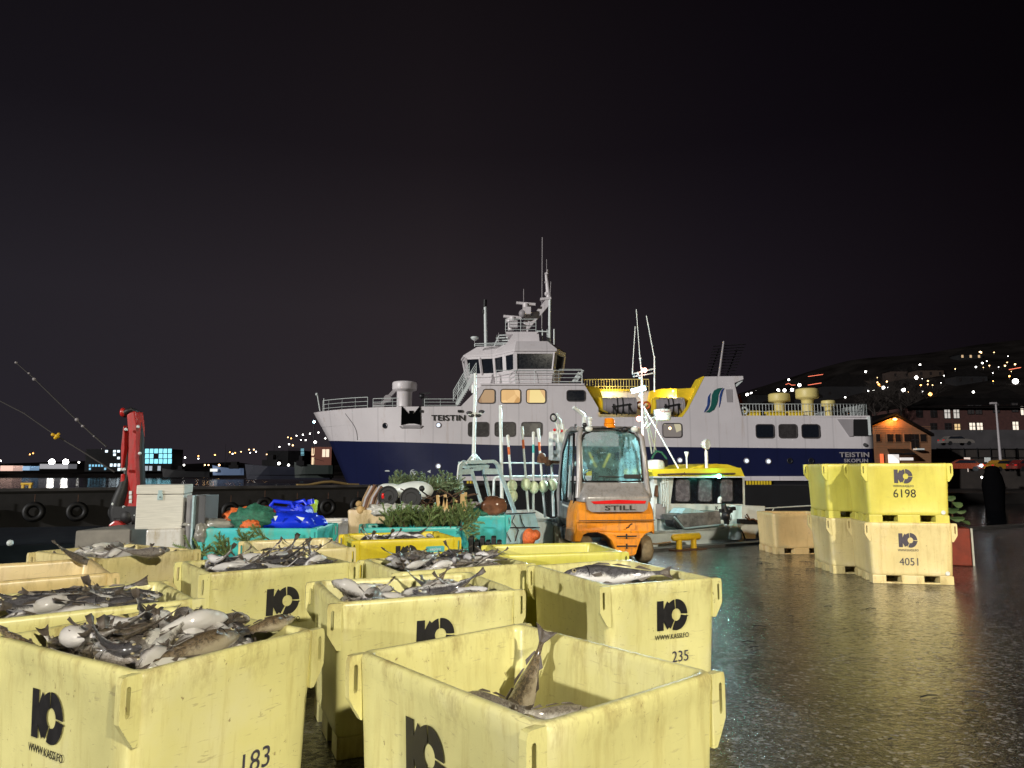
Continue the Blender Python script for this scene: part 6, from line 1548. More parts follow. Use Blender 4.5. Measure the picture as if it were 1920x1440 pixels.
# grey plate with the brake light bar and lettering
mb = MB(); pts = [(-.47, 1.13), (-.53, 1.155), (-.49, .97), (-.43, .925), (.43, .925), (.485, .97), (.525, 1.155)]
mb.prism([(x, -.022, z) for x, z in pts[1:]], (0, .15, 0)); pl_ = kb(mb, 'rear_plate', 'grey_paint')
mb = MB(); mb.prism([(x, -.034, z) for x, z in ((-.45, 1.11), (-.40, 1.065), (.45, 1.065), (.47, 1.115), (.0, 1.135))], (0, .02, 0)); kb(mb, 'brake_light_bar', 'red_lens', pl_)
mb = MB(); mb.text('STILL', .115, frame((.03, -.030, .99), (1, 0, 0), (0, 0, 1)), sx=1.85, depth=.012, bold=.02)
for k in (1,): mb.v += []
kb(mb, 'lettering', 'ink', pl_)
# grey engine hood rising to the window
mb = MB(); rings = []
for z, xs, y0, r in ((1.10, .595, .02, .10), (1.17, .60, .0, .12), (1.22, .585, .03, .12), (1.30, .565, .12, .12), (1.38, .555, .20, .10), (1.43, .55, .23, .08)): rings.append(zsec(z, xs, y0, 1.0, r))
mb.loft(rings); kb(mb, 'hood', 'grey_paint')
# cab frame
mb = MB(); zr = 2.40
def pil(pts, wx, wy): 
    for a, b in zip(pts, pts[1:]): mb.bar(a, b, wx, wy)
for s in (-1, 1): 
    mb.tube([(s*.60, .20, 1.16), (s*.575, .22, 1.45), (s*.56, .26, 1.9), (s*.54, .32, 2.25), (s*.49, .40, 2.39), (s*.36, .46, 2.43)], [.055, .050, .045, .045, .045, .04], 10)
    mb.tube([(s*.58, 1.55, .60), (s*.60, 1.58, 1.2), (s*.55, 1.45, 2.0), (s*.50, 1.30, 2.36), (s*.38, 1.2, 2.43)], .045, 10)
    mb.tube([(s*.52, .40, 2.41), (s*.52, .9, 2.44), (s*.50, 1.30, 2.38)], .045, 10)
fcab = kb(mb, 'cab_frame', 'grey_paint')
mb = MB(); mb.loft([zsec(2.405, .50, .34, 1.30, .10), zsec(2.44, .49, .36, 1.28, .10), zsec(2.46, .40, .45, 1.18, .08)]); kb(mb, 'cab_roof', 'dark_metal')
# rear window: rounded top outline, seal and misty glass
def mist(name, tint, a=.42):
    m, nt, b = newmat(name); b.inputs['Base Color'].default_value = (*tint, 1); b.inputs['Roughness'].default_value = .12
    tr = N(nt, 'ShaderNodeBsdfTransparent'); tr.inputs[0].default_value = (.85, .95, .95, 1); tl = N(nt, 'ShaderNodeBsdfTranslucent'); tl.inputs[0].default_value = (.55, .85, .85, 1)
    v = coord(nt); n1 = noise_node(nt, 3.2, 5, .65, v); n2 = noise_node(nt, 90, 3, .7, v)
    r = ramp(nt, n1.outputs[0], [(.38, (a*.5,)*3), (.62, (a*1.5,)*3)]); sp2 = ramp(nt, n2.outputs[0], [(.55, (0, 0, 0)), (.65, (.35, .35, .35))])
    ad = mixc(nt, 1.0, r.outputs[0], sp2.outputs[0], 'ADD')
    mA = N(nt, 'ShaderNodeMixShader'); mA.inputs[0].default_value = .55; nt.links.new(b.outputs[0], mA.inputs[1]); nt.links.new(tl.outputs[0], mA.inputs[2])
    mB = N(nt, 'ShaderNodeMixShader'); nt.links.new(ad, mB.inputs[0]); nt.links.new(tr.outputs[0], mB.inputs[1]); nt.links.new(mA.outputs[0], mB.inputs[2])
    out = [x for x in nt.nodes if x.type == 'OUTPUT_MATERIAL'][0]; nt.links.new(mB.outputs[0], out.inputs[0]); return m
M['mist_glass'] = mist('misted_cab_glass', (.20, .42, .41), .42); M['cab_glass'] = mist('cab_side_glass', (.20, .30, .31), .22)
def yw(z): return .24+.14*max(0, (z-1.43)/1.0)**1.6*1.0
WO = [(-.515, 1.44), (.515, 1.44), (.535, 1.50), (.525, 2.10), (.50, 2.24), (.44, 2.33), (.30, 2.385), (0, 2.40), (-.30, 2.385), (-.44, 2.33), (-.50, 2.24), (-.525, 2.10), (-.535, 1.50)]
def wring(k, dy): return [Vector((x*(1-k), yw(z)+dy, 1.92+(z-1.92)*(1-k))) for x, z in WO]
mb = MB(); mb.loft([wring(0, -.02), wring(-.01, .03)], caps=False, smooth=False); mb.loft([wring(0, -.02), wring(.055, -.022), wring(.06, 0)], caps=False, smooth=False)
rw = kb(mb, 'rear_window', 'black_gloss')
mb = MB(); mb.add(wring(.05, -.012), [tuple(range(13))]); kb(mb, 'pane', 'mist_glass', rw)
mb = MB()
for x, z in ((-.47, 2.22), (.47, 2.22), (-.47, 1.58), (.47, 1.58)): mb.cyl((x, yw(z)-.05, z), (x, yw(z)+.01, z), .018)
kb(mb, 'window_bolts', 'black', rw)
mb = MB(); mb.box((.18, .17, 1.50), (.46, .215, 1.58), bev=.015); mb.bar((-.25, .20, 1.545), (.2, .20, 1.53), .012, .015); mb.bar((.45, .20, 1.56), (.50, .24, 1.48), .012, .015); kb(mb, 'wiper_motor', 'black', rw)
# left side: door with curved frame and glass; lower body panels
for s in (-1, 1):
    x = s*.585; mb = MB()
    mb.prism([(x, .45, .42), (x, 1.55, .42), (x, 1.62, .75), (x, 1.60, 1.05), (x, .62, 1.05), (x, .50, .8)], (s*.03, 0, 0)); kb(mb, 'side_panel', 'slate_paint')
    mb = MB(); pts = [(x+s*.02, .30, 1.42), (x+s*.02, .36, 1.1), (x+s*.02, .55, .82), (x+s*.02, .95, .62), (x+s*.02, 1.5, .55)]
    mb.tube(pts, .035, 8); mb.tube([(x, .62, 1.06), (x-s*.0, .60, 1.5), (x-s*.03, .62, 2.1), (x-s*.06, .72, 2.33), (x-s*.07, 1.15, 2.33), (x-s*.03, 1.40, 2.0), (x, 1.52, 1.4), (x, 1.50, 1.05)], .022, 7); mb.tube([(x+s*.01, 1.02, 1.05), (x-s*.05, 1.0, 2.33)], .018, 6); 
    d_ = kb(mb, 'door_frame', 'black_gloss' if s < 0 else 'black_gloss')
    mb = MB(); mb.add([(x, .62, 1.06), (x-s*.03, .63, 2.1), (x-s*.06, .73, 2.32), (x-s*.07, 1.15, 2.32), (x-s*.03, 1.39, 2.0), (x, 1.5, 1.1)], [(0, 1, 2, 3, 4, 5)]); kb(mb, 'side_glass', 'cab_glass', d_)
    mb = MB(); mb.bar((x+s*.04, .75, 1.15), (x+s*.02, .68, 1.75), .02, .025); mb.bar((x+s*.05, .70, .98), (x+s*.05, 1.15, 1.0), .015, .03); kb(mb, 'grab_handle', 'white_metal', d_)
mb = MB(); mb.box((-.55, 1.46, 1.05), (.55, 1.50, 1.10)); mb.box((-.55, .35, .45), (.55, 1.6, .62)); kb(mb, 'chassis', 'dark_metal')
# seat, wheel, belts of a seat cover seen through the glass
mb = MB(); mb.box((-.26, .62, 1.15), (.26, 1.10, 1.30), bev=.05); mb.box((-.25, .52, 1.25), (.25, .66, 1.82), bev=.05); mb.box((-.15, .53, 1.80), (.15, .63, 1.98), bev=.04)
st = kb(mb, 'seat', 'black')
mb = MB(); ym = plain('high_vis_yellow', (.75, .62, .03), .5, var=.2)
mb.bar((-.34, .44, 1.98), (-.22, .44, 1.70), .02, .045); mb.bar((.02, .44, 1.96), (-.10, .44, 1.70), .02, .045); kb(mb, 'high_vis_stripe', ym, st)
mb = MB(); mb.torus((-.05, 1.22, 1.52), (0, -.8, .6), .17, .016, 24, 6); mb.cyl((-.05, 1.22, 1.52), (-.05, 1.42, 1.2), .03); mb.bar((-.38, 1.1, 1.1), (-.33, 1.05, 1.7), .03, .03); kb(mb, 'steering_wheel', 'black')
mb = MB(); mb.tube([(-.34, 1.0, 1.2), (-.30, .95, 1.55), (-.36, 1.1, 1.85)], .012, 6); mb.sph((-.33, 1.0, 1.62), .06); mb.sph((-.40, 1.1, 1.78), .05); mb.box((-.50, .9, 1.15), (-.36, 1.35, 1.30), bev=.02); kb(mb, 'controls', 'steel')
# exhaust, beacon, lights on the roof edge
mb = MB(); mb.tube([(-.41, .50, 2.42), (-.41, .48, 2.62), (-.43, .46, 2.68), (-.62, .36, 2.80)], [.034, .034, .036, .034], 12); mb.cyl((-.31, .48, 2.42), (-.31, .48, 2.58), .03); mb.sph((-.31, .48, 2.6), .045); kb(mb, 'exhaust_pipe', 'white_metal')
mb = MB(); mb.lathe((-.005, .36, 2.45), [(.10, -.02), (.10, .01), (.088, .02), (.088, .06), (.094, .065), (.094, .07), (.08, .075), (.082, .13), (.074, .155), (.03, .16)], 22); kb(mb, 'beacon', 'orange_lens')
for x in (-.385, .40):
    mb = MB(); mb.sph((x, .26, 2.40), .068, sc=(1, .5, .78)); l_ = kb(mb, 'work_light', 'boat_white'); mb = MB(); mb.cyl((x, .28, 2.40), (x, .34, 2.42), .05); kb(mb, 'housing', 'black', l_)
mb = MB(); mb.box((-.45, .32, 2.42), (.45, .40, 2.455)); mb.sph((.24, .28, 2.40), .055); mb.sph((.16, .30, 2.39), .04); mb.sph((-.44, .33, 2.48), .04); mb.bar((-.15, .3, 2.45), (.2, .3, 2.40), .02, .02); mb.tube([(.3, .3, 2.42), (.25, .28, 2.35), (.18, .28, 2.36), (.12, .3, 2.41)], .014, 6); mb.cyl((-.50, .7, 2.42), (-.50, .7, 2.52), .02); kb(mb, 'roof_fittings', 'dark_metal')
# wheels
def wheel(x, y, r, w_, name='wheel'):
    mb = MB(); pr = [(r*.62, -w_/2+.01), (r*.90, -w_/2), (r*.985, -w_/2+.03), (r, -w_*.2), (r, w_*.2), (r*.985, w_/2-.03), (r*.90, w_/2), (r*.62, w_/2-.01)]
    mb.lathe((x, y, r), pr, 36, axis=(1, 0, 0)); t_ = kb(mb, name, 'tyre_mud'); mb = MB(); mb.lathe((x, y, r), [(r*.2, -w_/2+.02), (r*.6, -w_/2+.04), (r*.6, w_/2-.04), (r*.2, w_/2-.02)], 20, axis=(1, 0, 0)); kb(mb, 'rim', 'dark_metal', t_)
wheel(.515, .30, .245, .20); wheel(-.48, .30, .245, .20); wheel(-.56, 1.55, .30, .24); wheel(.56, 1.55, .30, .24)
mb = MB(); mb.cyl((-.5, .32, .24), (.5, .32, .24), .06); mb.box((-.4, .34, .18), (.42, .48, .38)); mb.box((-.2, .1, .08), (.25, .5, .13)); kb(mb, 'rear_axle', 'dark_metal')
for s in (-1, 1):
    mb = MB(); mb.tube([(s*.60, 1.18, .35), (s*.62, 1.25, .60), (s*.63, 1.52, .70), (s*.62, 1.80, .62), (s*.60, 1.9, .5)], [.05]*5, 8); mb.box((s*.62-.1, 1.2, .58), (s*.62+.1, 1.85, .64)); kb(mb, 'mudguard', 'slate_paint')
# mast and forks
mb = MB()
for s in (-1, 1): mb.box((s*.36-.05, 1.98, .06), (s*.36+.05, 2.12, 2.1)); mb.box((s*.30-.06, 2.22, .08), (s*.30+.06, 3.25, .12)); mb.box((s*.30-.06, 2.20, .08), (s*.30+.06, 2.26, .6))
for z in (.3, 1.2, 2.0): mb.box((-.36, 2.02, z), (.36, 2.10, z+.08))
mb.box((-.5, 2.14, .35), (.5, 2.2, .45)); mb.box((-.5, 2.14, .65), (.5, 2.2, .75)); kb(mb, 'mast_and_forks', 'dark_metal')
# ------------------------------------------------------------------ crane on its dark deck, storage chest, concrete blocks
cr = empty('deck_crane', tuple(P(236, 995, 12.6)), 0, 'folded red loader crane standing upright left of the white chest', 'crane')
def cp(pts, y, d, name, mat, par=None):
    m_ = MB(); m_.prism([P(a, b, y) for a, b in pts], (0, d, 0)); return m_.build(name, mat, par or cr)
def cpb(pts, y, d, name, mat, bev=.03, par=None):
    bm = bmesh.new(); f_ = [bm.verts.new(P(a, b, y)) for a, b in pts]; k_ = [bm.verts.new(P(a, b, y)+Vector((0, d, 0))) for a, b in pts]; n = len(pts)
    bm.faces.new(f_[::-1]); bm.faces.new(k_)
    for i in range(n): bm.faces.new((f_[i], f_[(i+1) % n], k_[(i+1) % n], k_[i]))
    bmesh.ops.bevel(bm, geom=bm.edges[:], offset=bev, segments=2, profile=.6, affect='EDGES', clamp_overlap=True); bm.verts.index_update()
    m_ = MB(); m_.add([v.co.copy() for v in bm.verts], [[v.index for v in f.verts] for f in bm.faces]); bm.free(); return m_.build(name, mat, par or cr)
cpb([(237, 777), (247, 770), (253, 771), (255, 800), (254, 860), (257, 935), (258, 957), (226, 957), (229, 938), (236, 905), (240, 870), (241, 815)], 12.5, .30, 'main_boom', 'crane_red')
cpb([(231, 797), (234, 808), (233, 840), (229, 882), (226, 882), (227, 840)], 12.45, .22, 'outer_boom', 'crane_red')
cpb([(226, 889), (232, 888), (233, 900), (229, 912), (224, 921)], 12.45, .2, 'link_arm', 'crane_red')
cpb([(203, 984), (214, 976), (222, 977), (240, 992), (241, 998), (203, 998)], 12.3, .4, 'base_foot', 'crane_red')
mb = MB(); mb.tube([P(233, 780, 12.55), P(236, 772, 12.5), P(245, 768, 12.5), P(254, 771, 12.6), P(259, 790, 12.7)], .045, 8); mb.tube([P(259, 785, 12.7), P(264, 820, 12.7), P(262, 850, 12.7), P(263, 910, 12.7), P(258, 930, 12.7)], [.05, .06, .08, .09, .08], 10)
mb.tube([P(238, 800, 12.6), P(237, 850, 12.6), P(238, 890, 12.55), P(230, 918, 12.5), P(222, 940, 12.5), P(218, 960, 12.5), P(220, 985, 12.5)], [.05, .055, .06, .10, .12, .12, .1], 10); mb.sph(P(243, 968, 12.5), .16); mb.sph(P(256, 972, 12.5), .12); mb.bar(P(220, 960, 12.5), P(262, 960, 12.5), .25, .2); mb.bar(P(228, 985, 12.6), P(258, 985, 12.6), .4, .55)
mb.build('hydraulics', 'black', cr)
mb = MB(); mb.sph(P(230, 773, 12.5), .05, sc=(1, 1, 1.6)); mb.build('hook_block', 'crane_red', cr)
mb = MB()
for px, py in ((232, 951), (262, 850), (259, 800), (236, 805), (228, 880), (233, 880), (241, 968), (253, 966), (212, 945)): mb.sph(P(px, py, 12.40), .028)
for k in range(3): q = P(244, 924+k*8, 12.48); mb.box((q.x-.02, 12.48, q.z-.03), (q.x+.025, 12.50, q.z+.03))
mb.build('fittings', 'white_metal', cr)
# dark work boat deck carrying the crane, beyond the quay edge on the left
wb = empty('work_boat', (-9.5, 12.0, WZ), 0, 'dark blue decked boat lying in the black water at the far left', 'boat')
M['deck_night'] = plain('dark_blue_deck', (.010, .018, .026), .45, var=.4, nscale=2, bmp=.2)
mb = MB(); mb.loft([[Vector(p) for p in ((-19, 11.0, WZ-.4), (-3.4, 15.4, WZ-.4), (-3.6, 19.0, WZ-.4), (-19, 15.5, WZ-.4))], [Vector(p) for p in ((-19.3, 10.4, .28), (-3.0, 15.0, .28), (-3.3, 19.4, .28), (-19.3, 15.9, .28))]], smooth=False)
mb.build('hull', 'deck_night', wb)
mb = MB(); 
for k in range(8): mb.box((-10.6, 11.6+k*.02, .30+k*.075), (-9.2, 12.3, .34+k*.075))
mb.build('stacked_slats', 'black', wb); mb = MB(); mb.sph(P(19, 1018, 11.5), .05); mb.build('lamp', 'white_metal', wb)
# trawl poles or fishing rods leaning out to the upper left
M['dark_pole'] = plain('dark_pole', (.05, .045, .042), .7)
for pts, lab, yb in (([(30, 680), (60, 706), (100, 745), (143, 787), (170, 812), (200, 838)], 'thin pole with pale floats slanting down from the upper left sky', None), ([(-40, 745), (0, 752), (45, 775), (98, 812), (160, 850), (215, 885)], 'lower slanting pole with a yellow lamp cluster on it', 1)):
    r_ = empty('boom_pole', tuple(P(*pts[-1], 17)), 0, lab, 'pole', 'slanting poles of the boats at left'); m_ = MB(); m_.tube([P(a, b, 17) for a, b in pts], [.010, .012, .014, .016, .018, .022][:len(pts)], 6); m_.build('pole', 'dark_pole', r_)
    m_ = MB()
    if not yb:
        for px, py, r in ((54, 700, .025), (64, 711, .04), (144, 787, .045), (155, 799, .035), (176, 818, .02), (30, 680, .03)): m_.sph(P(px, py, 16.9), r)
        m_.build('float', 'ship_grey', r_)
    else:
        for px, py, r in ((99, 815, .04), (107, 818, .055), (104, 821, .04), (110, 814, .035)): m_.sph(P(px, py, 16.9), r)
        m_.build('lamp_cluster', 'bollard', r_)
# white lidded chest on a concrete plinth
ch = empty('storage_chest', tuple(P(298, 990, 9.0)), R(5), 'brushed white lidded chest with a hasp standing on a pale block', 'chest')
CH = Matrix.Translation(P(297, 992, 9.0)) @ Matrix.Rotation(R(15), 4, 'Z')
def cb(mb, name, mat, par): mb.v = [CH @ v for v in mb.v]; return mb.build(name, mat, par)
mb = MB(); mb.box((-.27, 0, 0), (.27, .62, .425), bev=.012); cb(mb, 'body', 'chest', ch)
mb = MB(); mb.box((-.277, -.006, .43), (.275, .626, .545), bev=.014); cb(mb, 'lid', 'chest', ch)
mb = MB(); mb.box((-.03, -.014, .36), (.03, -.002, .435)); mb.box((-.022, -.020, .43), (.022, -.008, .48)); hp_ = cb(mb, 'hasp', 'steel', ch)
mb = MB(); mb.cyl((0, -.016, .395), (0, -.022, .395), .008); cb(mb, 'keyhole', 'black', hp_)
for lab, pts, y, d, mt, nm in (('pale concrete block carrying the white chest', [(273, 1046), (273, 993), (340, 991), (341, 1046)], 8.95, .8, 'tub_white', 'concrete_block'),
    ('grey concrete block at the foot of the red crane', [(137, 1042), (141, 995), (246, 992), (248, 1042)], 9.4, 1.0, 'tan_concrete', 'concrete_block')):
    base = [P(a, b, y) for a, b in pts]; 
    for q in (base[0], base[3]): q.z = .0
    bm = bmesh.new(); f_ = [bm.verts.new(p) for p in base]; k_ = [bm.verts.new(p+Vector((0, d, 0))) for p in base]; bm.faces.new(f_[::-1]); bm.faces.new(k_)
    for i in range(4): bm.faces.new((f_[i], f_[(i+1) % 4], k_[(i+1) % 4], k_[i]))
    bmesh.ops.bevel(bm, geom=bm.edges[:], offset=.03, segments=3, profile=.6, affect='EDGES'); bm.verts.index_update(); m_ = MB(); m_.add([v.co.copy() for v in bm.verts], [[v.index for v in f.verts] for f in bm.faces]); bm.free()
    tag(m_.build(nm, mt), lab, 'block', 'concrete blocks on the quay')
gp = empty('steel_cabinet', tuple(P(362, 1046, 8.9)), 0, 'tall grey steel cabinet with a bright edge strip right of the white chest', 'cabinet')
m_ = MB(); a = P(362, 1048, 8.9); b = P(386, 929, 8.9); m_.box((a.x, 8.9, .0), (b.x, 9.3, b.z), bev=.008); m_.build('panel', plain('cabinet_grey', (.085, .085, .09), .4, var=.2), gp)
m_ = MB(); a = P(359.5, 1048, 8.88); b = P(362.5, 929, 8.88); m_.box((a.x, 8.86, .0), (b.x, 8.92, b.z)); m_.build('edge_strip', 'steel', gp)
m_ = MB(); a = P(341, 1048, 8.95); b = P(359, 929, 8.95); m_.box((a.x, 9.0, .0), (b.x, 9.5, b.z), bev=.008); m_.build('side_panel', plain('cabinet_pale', (.22, .21, .21), .5, var=.2), gp)

# ------------------------------------------------------------------ contents of the waste tubs
def blob(name, c, r, sc, mat, label, cat, seed=0, amp=.25, freq=3.0, seg=28, ring=20, rot=None, group=None):
    m_ = MB(); m_.sph(c, r, 0, seg, ring, sc, rot)
    c = Vector(c)
    for i, v in enumerate(m_.v):
        d = v-c; n_ = noise.noise(d*freq/r*.5+Vector((seed, 0, 0)))+.5*abs(noise.noise(d*freq/r*1.3+Vector((seed, 5, 0)))); m_.v[i] = c+d*(1+amp*n_)
    return tag(m_.build(name, mat), label, cat, group)
# blue jerrycans
def jerry(c, rz, ry, label, L=.52, W_=.36, H_=.34):
    F = Matrix.Translation(c) @ Matrix.Rotation(rz, 4, 'Z') @ Matrix.Rotation(ry, 4, 'Y')
    r_ = empty('jerrycan', tuple(c), 0, label, 'jerrycan', 'blue jerrycans in the turquoise tub'); m_ = MB(); m_.box((-L/2, -W_/2, -H_/2), (L/2, W_/2, H_/2), bev=.07)
    for k in (-.12, .12): m_.box((k*L-.05, -W_/2-.012, -H_/2+.06), (k*L+.05, W_/2+.012, H_/2-.05), bev=.012)
    m_.v = [F @ v for v in m_.v]; m_.build('body', 'blue_plastic', r_)
    m_ = MB(); m_.tube([F @ Vector(p) for p in ((-.16, 0, H_/2-.01), (-.12, 0, H_/2+.06), (.10, 0, H_/2+.06), (.14, 0, H_/2-.01))], .025, 8); m_.build('handle', 'blue_plastic', r_); m_ = MB(); m_.cyl(F @ Vector((.2, 0, H_/2-.01)), F @ Vector((.2, 0, H_/2+.05)), .045, n=14); m_.build('cap', 'blue_plastic', r_)
jerry(P(528, 966, 9.35), .1, .10, 'left blue jerrycan lying on the heap of the turquoise tub', .40, .30, .22); jerry(P(562, 966, 9.40), -.3, -.25, 'right hand blue jerrycan tipped on the heap of the turquoise tub', .30, .28, .22)
blob('tarpaulin', P(540, 978, 9.1), .30, (1.4, .7, .42), 'blue_plastic', 'crumpled blue sheet below the jerrycans in the turquoise tub', 'sheet', 3, .3, 5)
m_ = MB(); 
for a, b, c_ in (((513, 968), (521, 967), (516, 977)), ((555, 968), (571, 971), (567, 977))): m_.prism([P(*a, 8.82), P(*b, 8.82), P(*c_, 8.82)], (0, .01, 0))
tag(m_.build('paper_tags', 'white_metal'), 'torn white paper tags on the blue sheet', 'paper')
blob('plastic_bag', P(412, 982, 9.05), .17, (2.2, .8, .36), plain('clear_bag', (.30, .29, .25), .2, var=.3, nscale=9, bmp=.5), 'grey crumpled plastic bag over the left rim of the turquoise tub', 'bag', 9, .35, 5)
blob('plastic_bag', P(378, 1000, 8.72), .10, (.8, .6, 1.2), plain('clear_bag_end', (.26, .25, .22), .2, var=.3, nscale=9, bmp=.5), 'end of a grey plastic bag hanging over the tub corner', 'bag', 10, .3, 5)
blob('net', P(449, 972, 9.1), .15, (1.3, .9, .8), 'net_orange', 'small bundle of orange netting left of the green net', 'net', 1, .4, 6)
blob('net', P(476, 974, 9.0), .21, (1.2, .9, .75), 'net_green', 'bundle of dark green netting beside the blue jerrycans', 'net', 2, .4, 6)
blob('net', P(470, 985, 8.82), .09, (1.2, .8, .7), 'net_orange', 'little orange net lump under the green netting', 'net', 4, .4, 6)
blob('rag', P(497, 962, 9.2), .10, (1.3, .8, .8), 'crane_red', 'red and white rag left of the jerrycans', 'rag', 5, .3, 6)
m_ = MB()
for k in range(4): m_.bar(P(586-k*4, 985, 9.5), P(592-k*6, 938+k*4, 9.6), .05, .06, 0)
r_ = m_.build('lime_slats', 'lime_strip'); tag(r_, 'lime green and orange slats standing right of the jerrycans', 'slats')
# spruce sprigs: a woody stem with rows of needles
def sprig(mb, base, d, L, dens=1.0, nl=.045, r=.006, rnd=random):
    d = Vector(d).normalized(); bend = Vector((rnd.uniform(-.15, .15), rnd.uniform(-.15, .15), rnd.uniform(-.1, .15)))
    pts = [Vector(base)+d*L*t+bend*L*t*t for t in (0, .25, .5, .75, 1)]; mb.tube(pts, [r, r*.9, r*.8, r*.6, r*.4], 5, 1)
    n = int(L*260*dens); u = d.orthogonal().normalized(); w_ = d.cross(u)
    for i in range(n):
        t = .10+.9*i/n; k = min(3, int(t*4)); p = pts[k].lerp(pts[k+1], t*4-k); a = i*2.4+rnd.random(); l = nl*(1-.4*t)*rnd.uniform(.8, 1.2)
        o = (u*math.cos(a)+w_*math.sin(a)); tip = p+(o*.75+d*.75)*l; s_ = (o.cross(d)).normalized()*.0062
        mb.add([p+s_, p-s_, tip-s_*.7, tip+s_*.7], [(0, 1, 2, 3)], 0)
def sprigs(name, specs, label, seed, mats=('needles', 'twig')):
    rnd = random.Random(seed); m_ = MB()
    for base, d, L, sub in specs:
        sprig(m_, base, d, L, 1, .05, .008, rnd)
        d = Vector(d).normalized()
        for k in range(sub):
            t = .15+.7*k/max(1, sub); sd = 1 if k % 2 else -1; o = d.cross(Vector((rnd.uniform(-.3, .3), -1, rnd.uniform(-.3, .3)))).normalized()*sd
            sprig(m_, Vector(base)+d*L*t, d*.75+o*.6, L*(.55-.3*t), 1, .045, .005, rnd)
    return tag(m_.build(name, list(mats)), label, 'branch', 'cut spruce branches on the quay')
rnd = random.Random(12)
for i in range(9):
    px = 737+i*14.5; sp_ = []
    for j in range(6): b = P(px+rnd.uniform(-9, 9), 993+rnd.uniform(-4, 2), 9.9+rnd.uniform(-.25, .3)); sp_.append((b, (rnd.uniform(-.25, .45), rnd.uniform(-.25, .15), 1), rnd.uniform(.18, .36), 4))
    sprigs('spruce_sprig', sp_, 'upright green spruce sprigs in the turquoise tub before the beige bin', 100+i)
sp_ = []
for i in range(24): b = P(735+i*4.9, 917+abs(i-11)*.7+rnd.uniform(-5, 5), 11.8+rnd.uniform(-.3, .3)); sp_.append((b, (rnd.uniform(-.5, .9), rnd.uniform(-.3, .2), rnd.uniform(.15, 1.1)), rnd.uniform(.20, .36), 5))
M['needles_pale'] = plain('pale_spruce_needles', (.25, .33, .17), .55, var=.4, nscale=9)
sprigs('spruce_bough', sp_, 'large pale green spruce bough behind the black lids', 200, ('needles_pale', 'twig'))
for specs, lab, sd in (
    ([(P(440, 1042, 8.0), (-.55, -.1, .55), .30, 6), (P(430, 1045, 8.0), (-.9, 0, .3), .24, 4), (P(425, 1050, 7.95), (-.2, 0, .7), .22, 4)], 'spruce twigs poking up before the turquoise tub', 1),
    ([(P(455, 1030, 8.1), (.3, 0, .6), .20, 4), (P(470, 1025, 8.1), (-.6, 0, .5), .24, 4), (P(505, 1012, 8.3), (-.9, 0, .45), .28, 5)], 'bare spruce twigs lying against the right of the turquoise tub', 2),
    ([(P(395, 1045, 7.8), (-.9, 0, .35), .40, 5), (P(370, 1048, 7.8), (.3, 0, .4), .2, 4)], 'dark spruce twig sticking out by the steel cabinet', 3),
    ([(P(862, 995, 9.6), (.9, -.1, .55), .34, 7), (P(864, 985, 9.6), (.35, 0, 1), .36, 7), (P(862, 990, 9.6), (.9, 0, -.5), .30, 6), (P(866, 988, 9.6), (.8, 0, .9), .28, 5)], 'green spruce branch fanning out at the right end of the beige bin', 4)):
    sprigs('spruce_twig', specs, lab, 300+sd)
# beige bin contents
G = 'rubbish in the beige bin'
for px, py, w_, lab in ((727, 930, 38, 'left one of two round black lids in the beige bin'), (770, 934, 40, 'right one of two round black lids in the beige bin')):
    m_ = MB(); c = P(px, py, 10.75); r = w_/2/FPX*10.75; ax_ = Vector((-.05, -1, .25)).normalized(); m_.cyl(c-ax_*.05, c, r*.96, n=36); m_.torus(c, ax_, r*.93, .014, 36, 8); m_.torus(c, ax_, r*.55, .006, 30, 6); tag(m_.build('round_lid', 'black'), lab, 'lid', 'round black lids')
m_ = MB(); c = P(718, 930, 10.66); m_.sph(c, .032, sc=(.7, .4, 1.4)); tag(m_.build('red_cap', 'red_lens'), 'small red cap on the left black lid', 'cap')
film = plain('clear_plastic_film', (.55, .54, .50), .15, var=.35, nscale=8, bmp=.6)
blob('plastic_film', P(745, 957, 10.68), .20, (1.7, .5, .42), film, 'crumpled clear plastic film below the black lids', 'film', 21, .45, 7, 44, 30); blob('plastic_film', P(712, 957, 10.72), .13, (1.3, .7, .6), film, 'small heap of clear film at the left of the beige bin', 'film', 25, .45, 7)
blob('foam_block', P(775, 921, 11.4), .28, (1.15, .5, .55), 'boat_white', 'large off white curved piece behind the right black lid', 'foam', 31, .12, 2); blob('foam_block', P(732, 915, 11.4), .17, (1.2, .5, .4), 'boat_white', 'off white flap above the left black lid', 'foam', 32, .15, 2)
m_ = MB(); 
for k in range(9): m_.tube([P(676+k*4.0, 958, 11.0-k*.01), P(682+k*4.4, 935-k*.6, 11.0), P(694+k*4.6, 912+rnd.uniform(-3, 3), 11.0)], .022+.006*(k % 3), 6, k % 3)
tag(m_.build('bent_strips', ['card', 'ship_grey', 'rust']), 'bundle of bent brown and white strips at the left of the beige bin', 'strips')
m_ = MB(); m_.sph(P(676, 957, 10.7), .07); m_.sph(P(673, 945, 10.8), .05); tag(m_.build('foam_lump', 'lime_strip' if False else 'wood'), 'yellowish foam lumps in the left corner of the beige bin', 'foam')
for k, (px, py, h_, tl) in enumerate(((822, 957, 28, -.1), (831, 957, 24, .3), (838, 958, 30, -.25), (848, 958, 20, .5), (857, 957, 16, -.3), (866, 957, 30, .05), (871, 958, 34, .12))):
    b = P(px, py, 10.9); t_ = b+Vector((tl*.12, 0, h_/FPX*10.9)); m_ = MB(); m_.bar(b, t_, .055, .045); tag(m_.build('firewood_stick', 'wood'), 'split yellow stick of firewood standing at the right of the beige bin', 'wood', 'firewood sticks in the beige bin')
m_ = MB()
